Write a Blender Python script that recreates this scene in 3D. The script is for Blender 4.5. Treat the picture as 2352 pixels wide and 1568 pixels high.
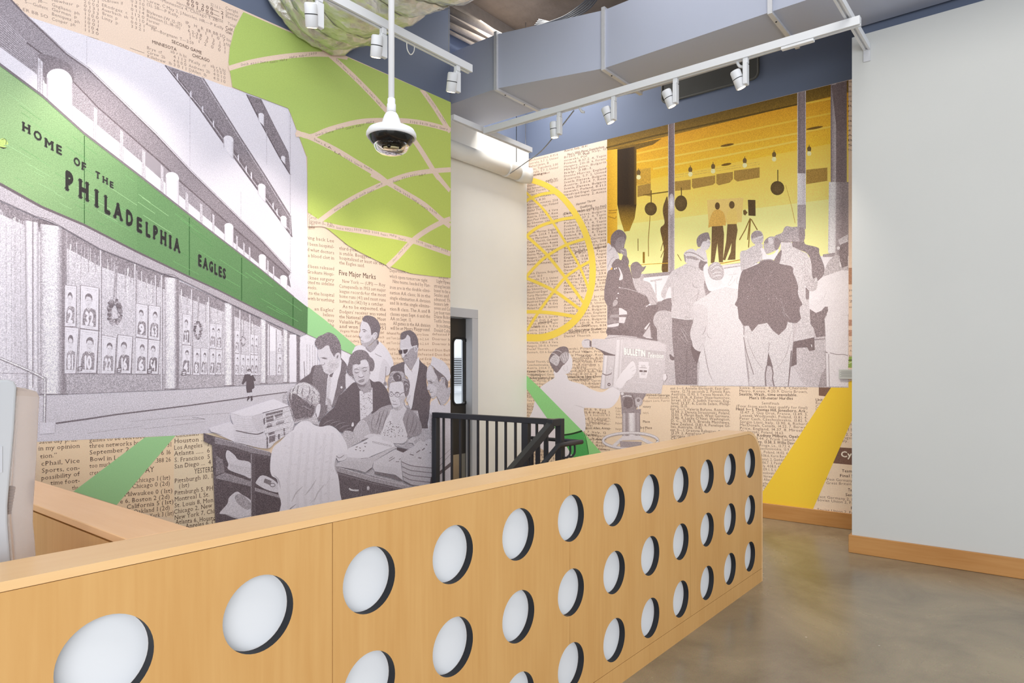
import bpy, bmesh, math, random
import numpy as np
from mathutils import Vector, Matrix
from mathutils.geometry import tessellate_polygon

for _o in list(bpy.data.objects):
    bpy.data.objects.remove(_o, do_unlink=True)
SC = bpy.context.scene
COL = SC.collection
PI = math.pi

# ------------------------------------------------------------------ camera
FPX, CXP, HYP, CAMH = 1546.0, 1176.0, 849.0, 1.5
YAW = math.atan2(1244.0, 1546.0)
FW = Vector((math.cos(YAW), math.sin(YAW), 0.0))
RT = Vector((math.sin(YAW), -math.cos(YAW), 0.0))
cam_d = bpy.data.cameras.new('camera')
cam = bpy.data.objects.new('camera', cam_d)
COL.objects.link(cam)
cam.location = (0, 0, CAMH)
cam.rotation_euler = (PI / 2, 0, YAW - PI / 2)
cam_d.sensor_width = 36.0
cam_d.sensor_fit = 'HORIZONTAL'
cam_d.lens = 36.0 * FPX / 2352.0
cam_d.shift_y = (HYP - 784.0) / 2352.0
cam_d.clip_start = 0.02
SC.camera = cam

# ------------------------------------------------------------------ world, exposure
world = bpy.data.worlds.new('world')
SC.world = world
world.use_nodes = True
bgn = world.node_tree.nodes['Background']
bgn.inputs[0].default_value = (0.90, 0.95, 1.0, 1)
bgn.inputs[1].default_value = 1.15
SC.view_settings.view_transform = 'Standard'
SC.view_settings.look = 'None'
SC.view_settings.exposure = 0.24
SC.view_settings.gamma = 1.0
SC.view_settings.use_curve_mapping = False

# ------------------------------------------------------------------ room lights
def area(name, loc, target, size, power, color, sizey=None):
    d = bpy.data.lights.new(name, 'AREA')
    d.energy = power
    d.color = color
    d.size = size
    if sizey:
        d.shape = 'RECTANGLE'
        d.size_y = sizey
    o = bpy.data.objects.new(name, d)
    COL.objects.link(o)
    o.location = loc
    o.rotation_euler = (Vector(target) - Vector(loc)).to_track_quat('-Z', 'Y').to_euler()
    return o

area('window_daylight', (-3.2, -3.0, 1.9), (3.5, 3.2, 2.2), 4.8, 262, (0.91, 0.95, 1.0), 3.4)
area('lobby_ceiling_light', (2.6, 0.2, 5.3), (2.6, 0.2, 0.0), 3.6, 86, (0.98, 0.97, 0.95), 1.8)
area('stair_ceiling_light', (1.5, 3.0, 5.45), (1.9, 3.2, 0.0), 1.5, 44, (0.97, 0.97, 1.0), 1.8)
area('landing_ceiling_light', (4.75, 2.5, 5.45), (4.75, 2.8, 0.0), 1.0, 14, (0.97, 0.97, 1.0), 1.6)
area('recess_fill_light', (6.1, 4.6, 5.4), (5.9, 4.6, 0.0), 1.0, 64, (1.0, 0.97, 0.92), 0.9)  # added fill that brightens the recess wall; no known fixture here

# ------------------------------------------------------------------ colours and materials
def s2l(c):
    c = c / 255.0
    return c / 12.92 if c <= 0.04045 else ((c + 0.055) / 1.055) ** 2.4

def lin(rgb, k=1.0):
    return (s2l(rgb[0]) * k, s2l(rgb[1]) * k, s2l(rgb[2]) * k, 1.0)

MATS = {}

def newmat(name):
    m = bpy.data.materials.new(name)
    m.use_nodes = True
    nt = m.node_tree
    b = nt.nodes['Principled BSDF']
    MATS[name] = m
    return m, nt, b

def nd(nt, typ, **kw):
    n = nt.nodes.new(typ)
    for k, v in kw.items():
        if isinstance(v, tuple) and k.startswith('i'):
            n.inputs[v[0]].default_value = v[1]
        else:
            setattr(n, k, v)
    return n

def plain(name, rgb, rough=0.6, metal=0.0, var=0.06, scale=6.0, bump=0.0, bscale=60.0, spec=0.4):
    m, nt, b = newmat(name)
    tc = nd(nt, 'ShaderNodeTexCoord')
    no = nd(nt, 'ShaderNodeTexNoise')
    no.inputs['Scale'].default_value = scale
    no.inputs['Detail'].default_value = 4
    nt.links.new(tc.outputs['Object'], no.inputs['Vector'])
    mx = nd(nt, 'ShaderNodeMix', data_type='RGBA')
    mx.inputs[6].default_value = lin(rgb, 1 - var)
    mx.inputs[7].default_value = lin(rgb, 1 + var)
    nt.links.new(no.outputs['Fac'], mx.inputs[0])
    nt.links.new(mx.outputs[2], b.inputs['Base Color'])
    b.inputs['Roughness'].default_value = rough
    b.inputs['Metallic'].default_value = metal
    b.inputs['Specular IOR Level'].default_value = spec
    if bump:
        n2 = nd(nt, 'ShaderNodeTexNoise')
        n2.inputs['Scale'].default_value = bscale
        n2.inputs['Detail'].default_value = 3
        nt.links.new(tc.outputs['Object'], n2.inputs['Vector'])
        bp = nd(nt, 'ShaderNodeBump')
        bp.inputs['Strength'].default_value = bump
        bp.inputs['Distance'].default_value = 0.01
        nt.links.new(n2.outputs['Fac'], bp.inputs['Height'])
        nt.links.new(bp.outputs['Normal'], b.inputs['Normal'])
    return m

def wood(name, rgb, rgb2, axis='x', rough=0.35, blotch=True):
    m, nt, b = newmat(name)
    tc = nd(nt, 'ShaderNodeTexCoord')
    mp = nd(nt, 'ShaderNodeMapping')
    sc = {'x': (1.2, 22, 22), 'y': (22, 1.2, 22), 'z': (22, 22, 1.2)}[axis]
    mp.inputs['Scale'].default_value = sc
    nt.links.new(tc.outputs['Object'], mp.inputs['Vector'])
    no = nd(nt, 'ShaderNodeTexNoise')
    no.inputs['Scale'].default_value = 2.2
    no.inputs['Detail'].default_value = 6
    no.inputs['Distortion'].default_value = 0.4
    nt.links.new(mp.outputs['Vector'], no.inputs['Vector'])
    mp2 = nd(nt, 'ShaderNodeMapping')
    s2 = {'x': (1.0, 5, 5), 'y': (5, 1.0, 5), 'z': (5, 5, 1.0)}[axis]
    mp2.inputs['Scale'].default_value = s2
    nt.links.new(tc.outputs['Object'], mp2.inputs['Vector'])
    n2 = nd(nt, 'ShaderNodeTexNoise')
    n2.inputs['Scale'].default_value = 1.5
    n2.inputs['Detail'].default_value = 3
    nt.links.new(mp2.outputs['Vector'], n2.inputs['Vector'])
    ad = nd(nt, 'ShaderNodeMath', operation='MULTIPLY_ADD')
    ad.inputs[1].default_value = 0.45
    nt.links.new(no.outputs['Fac'], ad.inputs[0])
    ml = nd(nt, 'ShaderNodeMath', operation='MULTIPLY')
    ml.inputs[1].default_value = 0.55
    nt.links.new(n2.outputs['Fac'], ml.inputs[0])
    nt.links.new(ml.outputs[0], ad.inputs[2])
    rp = nd(nt, 'ShaderNodeValToRGB')
    rp.color_ramp.elements[0].position = 0.32
    rp.color_ramp.elements[0].color = lin(rgb2)
    rp.color_ramp.elements[1].position = 0.68
    rp.color_ramp.elements[1].color = lin(rgb)
    nt.links.new(ad.outputs[0], rp.inputs[0])
    nt.links.new(rp.outputs[0], b.inputs['Base Color'])
    b.inputs['Roughness'].default_value = rough
    b.inputs['Specular IOR Level'].default_value = 0.35
    return m

M_CREAM = plain('cream_wall_paint', (238, 236, 230), 0.7, var=0.02)
M_GREYW = plain('pale_grey_wall_paint', (199, 200, 198), 0.6, var=0.025, scale=1.5, bump=0.03, bscale=220)
M_BLUE = plain('slate_blue_wall_paint', (100, 110, 132), 0.75, var=0.06, scale=1.2)
M_HOLE = plain('dark_wall_patch', (74, 74, 72), 0.9, var=0.15, scale=5)
M_CEIL = plain('sprayed_concrete_deck', (104, 92, 80), 0.95, var=0.22, scale=9, bump=0.5, bscale=35)
M_BEAM = plain('fireproofed_steel', (128, 118, 108), 0.95, var=0.2, scale=12, bump=0.4, bscale=45)
M_WHITE = plain('white_enamel', (232, 233, 236), 0.4, var=0.015)
M_SHELL = plain('pale_blue_grey_plastic', (184, 186, 190), 0.4, var=0.015)
M_TRACK = plain('white_track_paint', (222, 224, 228), 0.45, var=0.02)
M_DUCT = plain('grey_painted_sheet_metal', (178, 184, 202), 0.55, var=0.03, scale=2.5, bump=0.05, bscale=14)
M_STRAP = plain('galvanised_flange', (206, 207, 212), 0.45, metal=0.15, var=0.08, scale=30)
M_BLACKM = plain('black_steel', (47, 49, 55), 0.42, var=0.1, scale=25)
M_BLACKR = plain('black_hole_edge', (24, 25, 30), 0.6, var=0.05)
M_GROOVE = plain('dark_joint', (92, 60, 26), 0.9, var=0.1)
M_DISC = plain('white_backing_board', (224, 225, 228), 0.5, var=0.01)
M_DOOR = plain('black_swing_door', (46, 42, 38), 0.5, var=0.12, scale=40)
M_STEEL = plain('brushed_kick_plate', (176, 172, 160), 0.32, metal=0.9, var=0.05, scale=30)
M_JAMB = plain('grey_door_frame', (190, 192, 198), 0.4, var=0.03)
M_GASKET = plain('black_rubber_gasket', (20, 20, 22), 0.6)
M_PIPE = plain('white_painted_pipe', (228, 226, 220), 0.5, var=0.02)
M_BLADE = plain('dark_cable', (40, 42, 46), 0.6)
M_WIREM = plain('steel_wire', (150, 152, 156), 0.4, metal=0.5)
M_MAPLE = wood('maple_panel_veneer', (211, 165, 104), (200, 150, 88), 'z', 0.38)
M_MAPLEX = wood('maple_cap_board_lit', (234, 194, 142), (226, 180, 124), 'x', 0.32)  # same maple as the panels, overhead light put into a paler colour
M_MAPLEY = wood('maple_cap_board_lit_cross', (236, 190, 142), (226, 176, 122), 'y', 0.35)  # cross-grain version, paler for the same painted overhead light
M_BASEW = wood('maple_baseboard', (192, 142, 86), (174, 120, 64), 'y', 0.4)
M_STEP = plain('grey_stair_tread', (120, 118, 114), 0.8, var=0.1)

# polished concrete floor: mottled, cloudy, with small pale chips and scratches
def floor_mat():
    m, nt, b = newmat('polished_concrete')
    tc = nd(nt, 'ShaderNodeTexCoord')
    n1 = nd(nt, 'ShaderNodeTexNoise')
    n1.inputs['Scale'].default_value = 1.3
    n1.inputs['Detail'].default_value = 6
    n1.inputs['Roughness'].default_value = 0.6
    n1.inputs['Distortion'].default_value = 0.6
    nt.links.new(tc.outputs['Object'], n1.inputs['Vector'])
    rp = nd(nt, 'ShaderNodeValToRGB')
    e = rp.color_ramp.elements
    e[0].position = 0.30
    e[0].color = lin((116, 104, 84))
    e[1].position = 0.70
    e[1].color = lin((160, 144, 114))
    nt.links.new(n1.outputs['Fac'], rp.inputs[0])
    n2 = nd(nt, 'ShaderNodeTexNoise')
    n2.inputs['Scale'].default_value = 130
    n2.inputs['Detail'].default_value = 2
    nt.links.new(tc.outputs['Object'], n2.inputs['Vector'])
    mx = nd(nt, 'ShaderNodeMix', data_type='RGBA', blend_type='OVERLAY')
    mx.inputs[0].default_value = 0.22
    nt.links.new(rp.outputs[0], mx.inputs[6])
    nt.links.new(n2.outputs['Color'], mx.inputs[7])
    hs = nd(nt, 'ShaderNodeHueSaturation')
    hs.inputs['Saturation'].default_value = 0.85
    nt.links.new(mx.outputs[2], hs.inputs['Color'])
    # pale chips: voronoi cells picked at random
    vo = nd(nt, 'ShaderNodeTexVoronoi')
    vo.inputs['Scale'].default_value = 7.0
    mpv = nd(nt, 'ShaderNodeMapping')
    mpv.inputs['Scale'].default_value = (1.0, 1.0, 1.0)
    nt.links.new(tc.outputs['Object'], mpv.inputs['Vector'])
    nt.links.new(mpv.outputs[0], vo.inputs['Vector'])
    lt = nd(nt, 'ShaderNodeMath', operation='LESS_THAN')
    lt.inputs[1].default_value = 0.045
    nt.links.new(vo.outputs['Distance'], lt.inputs[0])
    sp = nd(nt, 'ShaderNodeSeparateColor')
    nt.links.new(vo.outputs['Color'], sp.inputs[0])
    g2 = nd(nt, 'ShaderNodeMath', operation='GREATER_THAN')
    g2.inputs[1].default_value = 0.72
    nt.links.new(sp.outputs[0], g2.inputs[0])
    mu = nd(nt, 'ShaderNodeMath', operation='MULTIPLY')
    nt.links.new(lt.outputs[0], mu.inputs[0])
    nt.links.new(g2.outputs[0], mu.inputs[1])
    mx2 = nd(nt, 'ShaderNodeMix', data_type='RGBA')
    mx2.inputs[7].default_value = lin((206, 198, 184))
    mf = nd(nt, 'ShaderNodeMath', operation='MULTIPLY')
    mf.inputs[1].default_value = 0.65
    nt.links.new(mu.outputs[0], mf.inputs[0])
    nt.links.new(mf.outputs[0], mx2.inputs[0])
    nt.links.new(hs.outputs[0], mx2.inputs[6])
    nt.links.new(mx2.outputs[2], b.inputs['Base Color'])
    rr = nd(nt, 'ShaderNodeMapRange')
    rr.inputs['To Min'].default_value = 0.17
    rr.inputs['To Max'].default_value = 0.34
    nt.links.new(n1.outputs['Fac'], rr.inputs['Value'])
    nt.links.new(rr.outputs[0], b.inputs['Roughness'])
    b.inputs['Specular IOR Level'].default_value = 0.45
    return m
M_FLOOR = floor_mat()

def emit_mat(name, rgb, strength):
    m, nt, b = newmat(name)
    b.inputs['Base Color'].default_value = lin(rgb)
    b.inputs['Emission Color'].default_value = lin(rgb)
    b.inputs['Emission Strength'].default_value = strength
    return m
M_LAMP = emit_mat('spot_lamp_face', (255, 226, 178), 5.0)

def foil_mat():
    m, nt, b = newmat('crinkled_foil_jacket')
    tc = nd(nt, 'ShaderNodeTexCoord')
    n1 = nd(nt, 'ShaderNodeTexNoise')
    n1.inputs['Scale'].default_value = 9
    n1.inputs['Detail'].default_value = 8
    n1.inputs['Roughness'].default_value = 0.68
    n1.inputs['Distortion'].default_value = 1.2
    nt.links.new(tc.outputs['Object'], n1.inputs['Vector'])
    v = nd(nt, 'ShaderNodeTexVoronoi')
    v.inputs['Scale'].default_value = 16
    nt.links.new(tc.outputs['Object'], v.inputs['Vector'])
    ad = nd(nt, 'ShaderNodeMath', operation='ADD')
    nt.links.new(n1.outputs['Fac'], ad.inputs[0])
    nt.links.new(v.outputs['Distance'], ad.inputs[1])
    bp = nd(nt, 'ShaderNodeBump')
    bp.inputs['Strength'].default_value = 0.4
    bp.inputs['Distance'].default_value = 0.03
    nt.links.new(ad.outputs[0], bp.inputs['Height'])
    nt.links.new(bp.outputs['Normal'], b.inputs['Normal'])
    b.inputs['Base Color'].default_value = lin((232, 232, 228))
    b.inputs['Metallic'].default_value = 0.82
    b.inputs['Roughness'].default_value = 0.2
    return m
M_FOIL = foil_mat()
M_FOILSEAM = plain('foil_tape_seam', (150, 152, 138), 0.4, metal=0.5, var=0.1)

def glass_mat(name, rgb, alpha_rough=0.15, trans=1.0):
    m, nt, b = newmat(name)
    b.inputs['Base Color'].default_value = lin(rgb)
    b.inputs['Transmission Weight'].default_value = trans
    b.inputs['Roughness'].default_value = alpha_rough
    b.inputs['IOR'].default_value = 1.2
    return m
M_DOME = glass_mat('clear_camera_dome', (235, 232, 222), 0.02)
M_SMOKE = glass_mat('smoked_translucent_plastic', (232, 226, 226), 0.22, 0.78)

# ------------------------------------------------------------------ object helpers
WL = {}

def reg(o, parent=None):
    COL.objects.link(o)
    if parent is not None:
        o.parent = parent
        w = WL.get(parent.name, Vector((0, 0, 0)))
        o.location = -Vector(w)
    WL[o.name] = Vector((0, 0, 0))
    return o

def tag(o, label, cat, group=None):
    o['label'] = label
    o['category'] = cat
    if group:
        o['group'] = group
    return o

def thing(name, label, cat, loc=(0, 0, 0), group=None):
    o = bpy.data.objects.new(name, None)
    o.empty_display_size = 0.1
    COL.objects.link(o)
    o.location = loc
    WL[o.name] = Vector(loc)
    return tag(o, label, cat, group)

def mesh(name, verts, faces, mat, parent=None, smooth=False, mats=None, mi=None):
    me = bpy.data.meshes.new(name)
    me.from_pydata([tuple(v) for v in verts], [], faces)
    for m in (mats or [mat]):
        me.materials.append(m)
    if mi is not None:
        me.polygons.foreach_set('material_index', mi)
    if smooth:
        me.polygons.foreach_set('use_smooth', [True] * len(me.polygons))
    me.update()
    o = bpy.data.objects.new(name, me)
    return reg(o, parent)

def bm_obj(name, bm, mat, parent=None, smooth=False, mats=None):
    me = bpy.data.meshes.new(name)
    bm.normal_update()
    bm.to_mesh(me)
    bm.free()
    for m in (mats or [mat]):
        me.materials.append(m)
    if smooth:
        me.polygons.foreach_set('use_smooth', [True] * len(me.polygons))
    return reg(bpy.data.objects.new(name, me), parent)

def struct(o):
    o['kind'] = 'structure'
    return o

def add_box(bm, a, b, bevel=0.0, seg=2):
    x0, y0, z0 = a
    x1, y1, z1 = b
    vs = [bm.verts.new(p) for p in ((x0, y0, z0), (x1, y0, z0), (x1, y1, z0), (x0, y1, z0),
                                    (x0, y0, z1), (x1, y0, z1), (x1, y1, z1), (x0, y1, z1))]
    fs = [bm.faces.new([vs[i] for i in f]) for f in ((3, 2, 1, 0), (4, 5, 6, 7), (0, 1, 5, 4), (1, 2, 6, 5), (2, 3, 7, 6), (3, 0, 4, 7))]
    if bevel:
        es = set()
        for f in fs:
            for e in f.edges:
                es.add(e)
        bmesh.ops.bevel(bm, geom=list(es), offset=bevel, segments=seg, affect='EDGES', profile=0.6)

def box(name, a, b, mat, parent=None, bevel=0.0, seg=2):
    a2 = tuple(min(p, q) for p, q in zip(a, b))
    b2 = tuple(max(p, q) for p, q in zip(a, b))
    bm = bmesh.new()
    add_box(bm, a2, b2, bevel, seg)
    return bm_obj(name, bm, mat, parent, smooth=False)

def frames(pts):
    pts = [Vector(p) for p in pts]
    T = []
    for i in range(len(pts)):
        if i == 0:
            t = pts[1] - pts[0]
        elif i == len(pts) - 1:
            t = pts[-1] - pts[-2]
        else:
            t = (pts[i + 1] - pts[i]).normalized() + (pts[i] - pts[i - 1]).normalized()
        T.append(t.normalized())
    up = Vector((0, 0, 1)) if abs(T[0].z) < 0.95 else Vector((1, 0, 0))
    out = []
    n = (up - T[0] * up.dot(T[0])).normalized()
    for t in T:
        n = (n - t * n.dot(t)).normalized()
        out.append((t, n, t.cross(n)))
    return pts, out

def tube_geo(pts, r, n=12, cap=True, base=0, sq=False, r2=None):
    pts, fr = frames(pts)
    V, Fc = [], []
    for i, (p, (t, a, b)) in enumerate(zip(pts, fr)):
        rr = r[i] if isinstance(r, (list, tuple)) else r
        if sq:
            for (sa, sb) in ((1, 1), (-1, 1), (-1, -1), (1, -1)):
                V.append(p + a * sa * rr + b * sb * (r2 or rr))
        else:
            for k in range(n):
                th = 2 * PI * k / n
                V.append(p + a * math.cos(th) * rr + b * math.sin(th) * rr)
    m = 4 if sq else n
    for i in range(len(pts) - 1):
        for k in range(m):
            k2 = (k + 1) % m
            Fc.append((base + i * m + k, base + i * m + k2, base + (i + 1) * m + k2, base + (i + 1) * m + k))
    if cap:
        Fc.append(tuple(base + k for k in reversed(range(m))))
        Fc.append(tuple(base + (len(pts) - 1) * m + k for k in range(m)))
    return V, Fc

def tube(name, pts, r, mat, parent=None, n=12, smooth=True, sq=False, r2=None):
    V, Fc = tube_geo(pts, r, n, True, 0, sq, r2)
    return mesh(name, V, Fc, mat, parent, smooth and not sq)

def lathe(name, prof, c, mat, parent=None, n=32, axis='z', smooth=True):
    """prof: (radius, height) pairs from one end to the other"""
    V, Fc = [], []
    for (r, h) in prof:
        for k in range(n):
            t = 2 * PI * k / n
            if axis == 'z':
                V.append((c[0] + r * math.cos(t), c[1] + r * math.sin(t), c[2] + h))
            else:
                V.append((c[0] + r * math.cos(t), c[1] + h, c[2] + r * math.sin(t)))
    for i in range(len(prof) - 1):
        for k in range(n):
            k2 = (k + 1) % n
            Fc.append((i * n + k, i * n + k2, (i + 1) * n + k2, (i + 1) * n + k))
    if prof[0][0] > 1e-5:
        Fc.append(tuple(reversed(range(n))))
    if prof[-1][0] > 1e-5:
        Fc.append(tuple((len(prof) - 1) * n + k for k in range(n)))
    return mesh(name, V, Fc, mat, parent, smooth)

def bez(p0, p1, p2, n=10):
    p0, p1, p2 = Vector(p0), Vector(p1), Vector(p2)
    return [p0 * (1 - t) ** 2 + p1 * 2 * t * (1 - t) + p2 * t * t for t in [i / n for i in range(n + 1)]]

def catmull(P, n=8):
    P = [Vector(p) for p in P]
    Q = [P[0]] + P + [P[-1]]
    out = []
    for i in range(1, len(Q) - 2):
        for k in range(n):
            t = k / n
            a, b, c, d = Q[i - 1], Q[i], Q[i + 1], Q[i + 2]
            out.append(0.5 * ((2 * b) + (c - a) * t + (2 * a - 5 * b + 4 * c - d) * t * t + (3 * b - a - 3 * c + d) * t ** 3))
    out.append(P[-1])
    return out

def at(px, py, axis, val):
    """point where the sight line through a photo pixel meets a plane of the room"""
    d = FW + RT * ((px - CXP) / FPX) + Vector((0, 0, (HYP - py) / FPX))
    o = Vector((0, 0, CAMH))
    t = (val - o[axis]) / d[axis]
    return o + d * t

# ================================================================== the room
XB, XC, YA, YR, ZT, ZC = 6.93, 6.065, 4.795, 5.33, 4.23, 5.55
XAE = 4.955      # free end of the left wall
YCE = 1.292      # end of the grey wall
HOLE = (0.86, 4.70, 1.78, 4.795)   # stair opening

def slab(name, boxes, mat):
    bm = bmesh.new()
    for a, b in boxes:
        add_box(bm, a, b)
    return struct(bm_obj(name, bm, mat))

hx0, hx1, hy0, hy1 = HOLE
slab('floor', [((-4.5, -5, -0.25), (7.1, hy0, 0)), ((-4.5, hy0, -0.25), (hx0, 5.0, 0)),
               ((hx1, hy0, -0.25), (7.1, 5.5, 0))], M_FLOOR)
slab('ceiling', [((-4.5, -5, ZC), (7.1, 5.5, ZC + 0.2))], M_CEIL)
slab('wall_left', [((-4.5, YA, -3.0), (XAE, YR + 0.2, ZT))], M_CREAM)
slab('wall_left_upper', [((-4.5, YA + 0.006, ZT), (XAE, YR + 0.2, ZC))], M_BLUE)
slab('wall_right', [((XB, 1.0, 0), (XB + 0.2, YR + 0.2, ZT))], M_CREAM)
slab('wall_right_upper', [((XB + 0.004, 1.0, ZT), (XB + 0.2, YR + 0.2, ZC))], M_BLUE)
slab('wall_front', [((XC, -5, 0), (XB + 0.15, YCE, ZT))], M_GREYW)
slab('wall_front_upper', [((XC + 0.16, -5, ZT), (XB + 0.15, YCE - 0.03, ZC))], M_BLUE)
DX0, DX1, DZ = 5.0, 5.905, 2.16   # doorway in the recess wall
slab('wall_back', [((XAE, YR, 0), (DX0 - 0.05, YR + 0.2, 3.95)), ((DX1 + 0.02, YR, 0), (XB, YR + 0.2, 3.95)),
                   ((DX0 - 0.05, YR, DZ + 0.03), (DX1 + 0.02, YR + 0.2, 3.95))], M_CREAM)
slab('wall_back_upper', [((XAE, YR + 0.004, 3.95), (XB, YR + 0.2, ZC))], M_BLUE)
slab('wall_stair_right', [((hx0, hy0 - 0.15, -3.0), (hx1, hy0 - 0.001, -0.25))], M_CREAM)
slab('wall_stair_end', [((hx0 - 0.12, hy0, -3.0), (hx0 - 0.001, hy1, -0.25))], M_CREAM)
slab('wall_stair_front', [((hx1 + 0.001, hy0, -3.0), (hx1 + 0.12, hy1, -0.25))], M_CREAM)
slab('floor_lower', [((hx0, hy0, -3.1), (hx1, hy1, -3.0))], M_FLOOR)

def baseb(name, a, b):
    o = box(name, a, b, M_BASEW, bevel=0.003, seg=1)
    return struct(o)
baseb('baseboard_right', (XB - 0.022, YCE + 0.001, 0.001), (XB - 0.001, YR - 0.02, 0.15))
baseb('baseboard_front', (XC - 0.022, -4.9, 0.001), (XC - 0.001, YCE + 0.022, 0.145))
baseb('baseboard_front_return', (XC, YCE + 0.001, 0.001), (XB - 0.022, YCE + 0.022, 0.145))

# patched opening high on the right wall
def rrect(x0, x1, z0, z1, r, n=6):
    out = []
    for (cx, cz, a0) in ((x1 - r, z1 - r, 0), (x0 + r, z1 - r, PI / 2), (x0 + r, z0 + r, PI), (x1 - r, z0 + r, 1.5 * PI)):
        for k in range(n + 1):
            t = a0 + PI / 2 * k / n
            out.append((cx + r * math.cos(t), cz + r * math.sin(t)))
    return out

pa, pb = at(1521, 238, 0, XB), at(1742, 184, 0, XB)
rr = rrect(pb.y, pa.y, pa.z, 5.2, 0.06)
n = len(rr)
V = [(XB - 0.003, y, z) for y, z in rr] + [(XB + 0.002, y, z) for y, z in rr]
Fc = [tuple(range(n))] + [(k, (k + 1) % n, n + (k + 1) % n, n + k) for k in range(n)]
pt = mesh('wall_patch', V, Fc, M_HOLE)
pt['kind'] = 'structure'
tube('trim_patch', [(XB - 0.004, y, z) for y, z in rr] + [(XB - 0.004, rr[0][0], rr[0][1])], 0.012,
     plain('patch_bead', (96, 96, 92), 0.9, bump=0.3), pt, n=6)

# ------------------------------------------------------------------ the doorway with the black swing door
dr = bpy.data.objects.new('door_1', None)
COL.objects.link(dr)
dr.location = (DX0 + 0.45, YR, 0)
WL[dr.name] = Vector(dr.location)
dr['kind'] = 'structure'
yD = YR + 0.085
jx = DX1
box('door_frame', (jx - 0.045, YR - 0.016, 0), (jx + 0.06, YR + 0.16, DZ - 0.0555), M_JAMB, dr, 0.004)
box('door_frame', (DX0 - 0.05, YR - 0.016, DZ - 0.055), (jx + 0.06, YR + 0.16, DZ + 0.05), M_JAMB, dr, 0.004)
# leaf with rounded window cut-out
def plate(name, outline, holes, y0, y1, mat, parent, rim=None):
    """flat plate in the xz plane with holes, from a filled 2D curve"""
    cu = bpy.data.curves.new(name, 'CURVE')
    cu.dimensions = '2D'
    cu.fill_mode = 'BOTH'
    for pl in [outline] + holes:
        sp = cu.splines.new('POLY')
        sp.points.add(len(pl) - 1)
        for p, q in zip(sp.points, pl):
            p.co = (q[0], q[1], 0, 1)
        sp.use_cyclic_u = True
    cu.extrude = abs(y1 - y0) / 2
    tmp = bpy.data.objects.new('tmp', cu)
    COL.objects.link(tmp)
    dg = bpy.context.evaluated_depsgraph_get()
    me = bpy.data.meshes.new_from_object(tmp.evaluated_get(dg))
    bpy.data.objects.remove(tmp, do_unlink=True)
    yc = (y0 + y1) / 2
    co = np.zeros(len(me.vertices) * 3)
    me.vertices.foreach_get('co', co)
    co = co.reshape(-1, 3)
    new = np.stack([co[:, 0], yc - co[:, 2], co[:, 1]], 1)
    me.vertices.foreach_set('co', new.ravel())
    me.materials.clear()
    me.materials.append(mat)
    if rim:
        me.materials.append(rim[0])
        for p in me.polygons:
            c = p.center
            sidewall = abs(p.normal.y) < 0.5
            if sidewall and rim[1](c):
                p.material_index = 1
    me.update()
    me.name = name
    return reg(bpy.data.objects.new(name, me), parent)

w0, w1 = at(1042, 778, 1, yD), at(1071, 926, 1, yD)
win = rrect(w0.x, w1.x, w1.z, w0.z, 0.055)
leaf_x0, leaf_x1 = DX0 - 0.03, jx - 0.047
plate('door_leaf', [(leaf_x0, 0.01), (leaf_x1, 0.01), (leaf_x1, DZ - 0.06), (leaf_x0, DZ - 0.06)], [win], yD, yD + 0.045, M_DOOR, dr)
gk = rrect(w0.x - 0.022, w1.x + 0.022, w1.z - 0.022, w0.z + 0.022, 0.075)
plate('window_gasket', gk, [win], yD - 0.008, yD - 0.001, M_GASKET, dr)
box('kick_plate', (leaf_x0 + 0.01, yD - 0.004, 0.03), (leaf_x1 - 0.012, yD - 0.001, 0.515), M_STEEL, dr)
M_PANE = glass_mat('door_pane', (240, 244, 246), 0.02)
box('window_pane', (w0.x - 0.004, yD + 0.018, w1.z - 0.004), (w1.x + 0.004, yD + 0.024, w0.z + 0.004), M_PANE, dr)
# the bright room behind the door: back wall with a louvre
bw = struct(box('wall_beyond_door', (DX0 - 0.6, YR + 1.5, 0), (7.6, YR + 1.55, 3.0), plain('bright_back_room', (240, 240, 242), 0.7)))
lv = thing('louvre_vent', 'grey slatted louvre seen through the black door window', 'vent', (5.9, YR + 1.47, 1.3))
q0, q1 = at(1036, 822, 1, YR + 1.49), at(1078, 884, 1, YR + 1.49)
box('backing', (q0.x - 0.1, YR + 1.484, q1.z), (q1.x + 0.1, YR + 1.497, q0.z), plain('louvre_back', (120, 120, 122), 0.6), lv)
for k in range(12):
    z = q1.z + (q0.z - q1.z) * (k + 0.5) / 12
    box('slat', (q0.x - 0.1, YR + 1.462, z - 0.009), (q1.x + 0.1, YR + 1.483, z + 0.004), M_JAMB, lv)
sh = thing('back_room_counter', 'white counter seen low through the black door window', 'counter', (5.9, YR + 1.2, 0))
q2 = at(1050, 903, 1, YR + 1.1)
box('counter_body', (DX0, YR + 1.1, 0), (7.2, YR + 1.46, q2.z - 0.012), M_WHITE, sh)
box('worktop', (DX0, YR + 1.08, q2.z - 0.012), (7.2, YR + 1.46, q2.z + 0.012), M_STRAP, sh)
area('back_room_light', (6.0, YR + 0.9, 2.8), (6.0, YR + 1.2, 0), 0.8, 18, (0.95, 0.97, 1.0))

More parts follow.
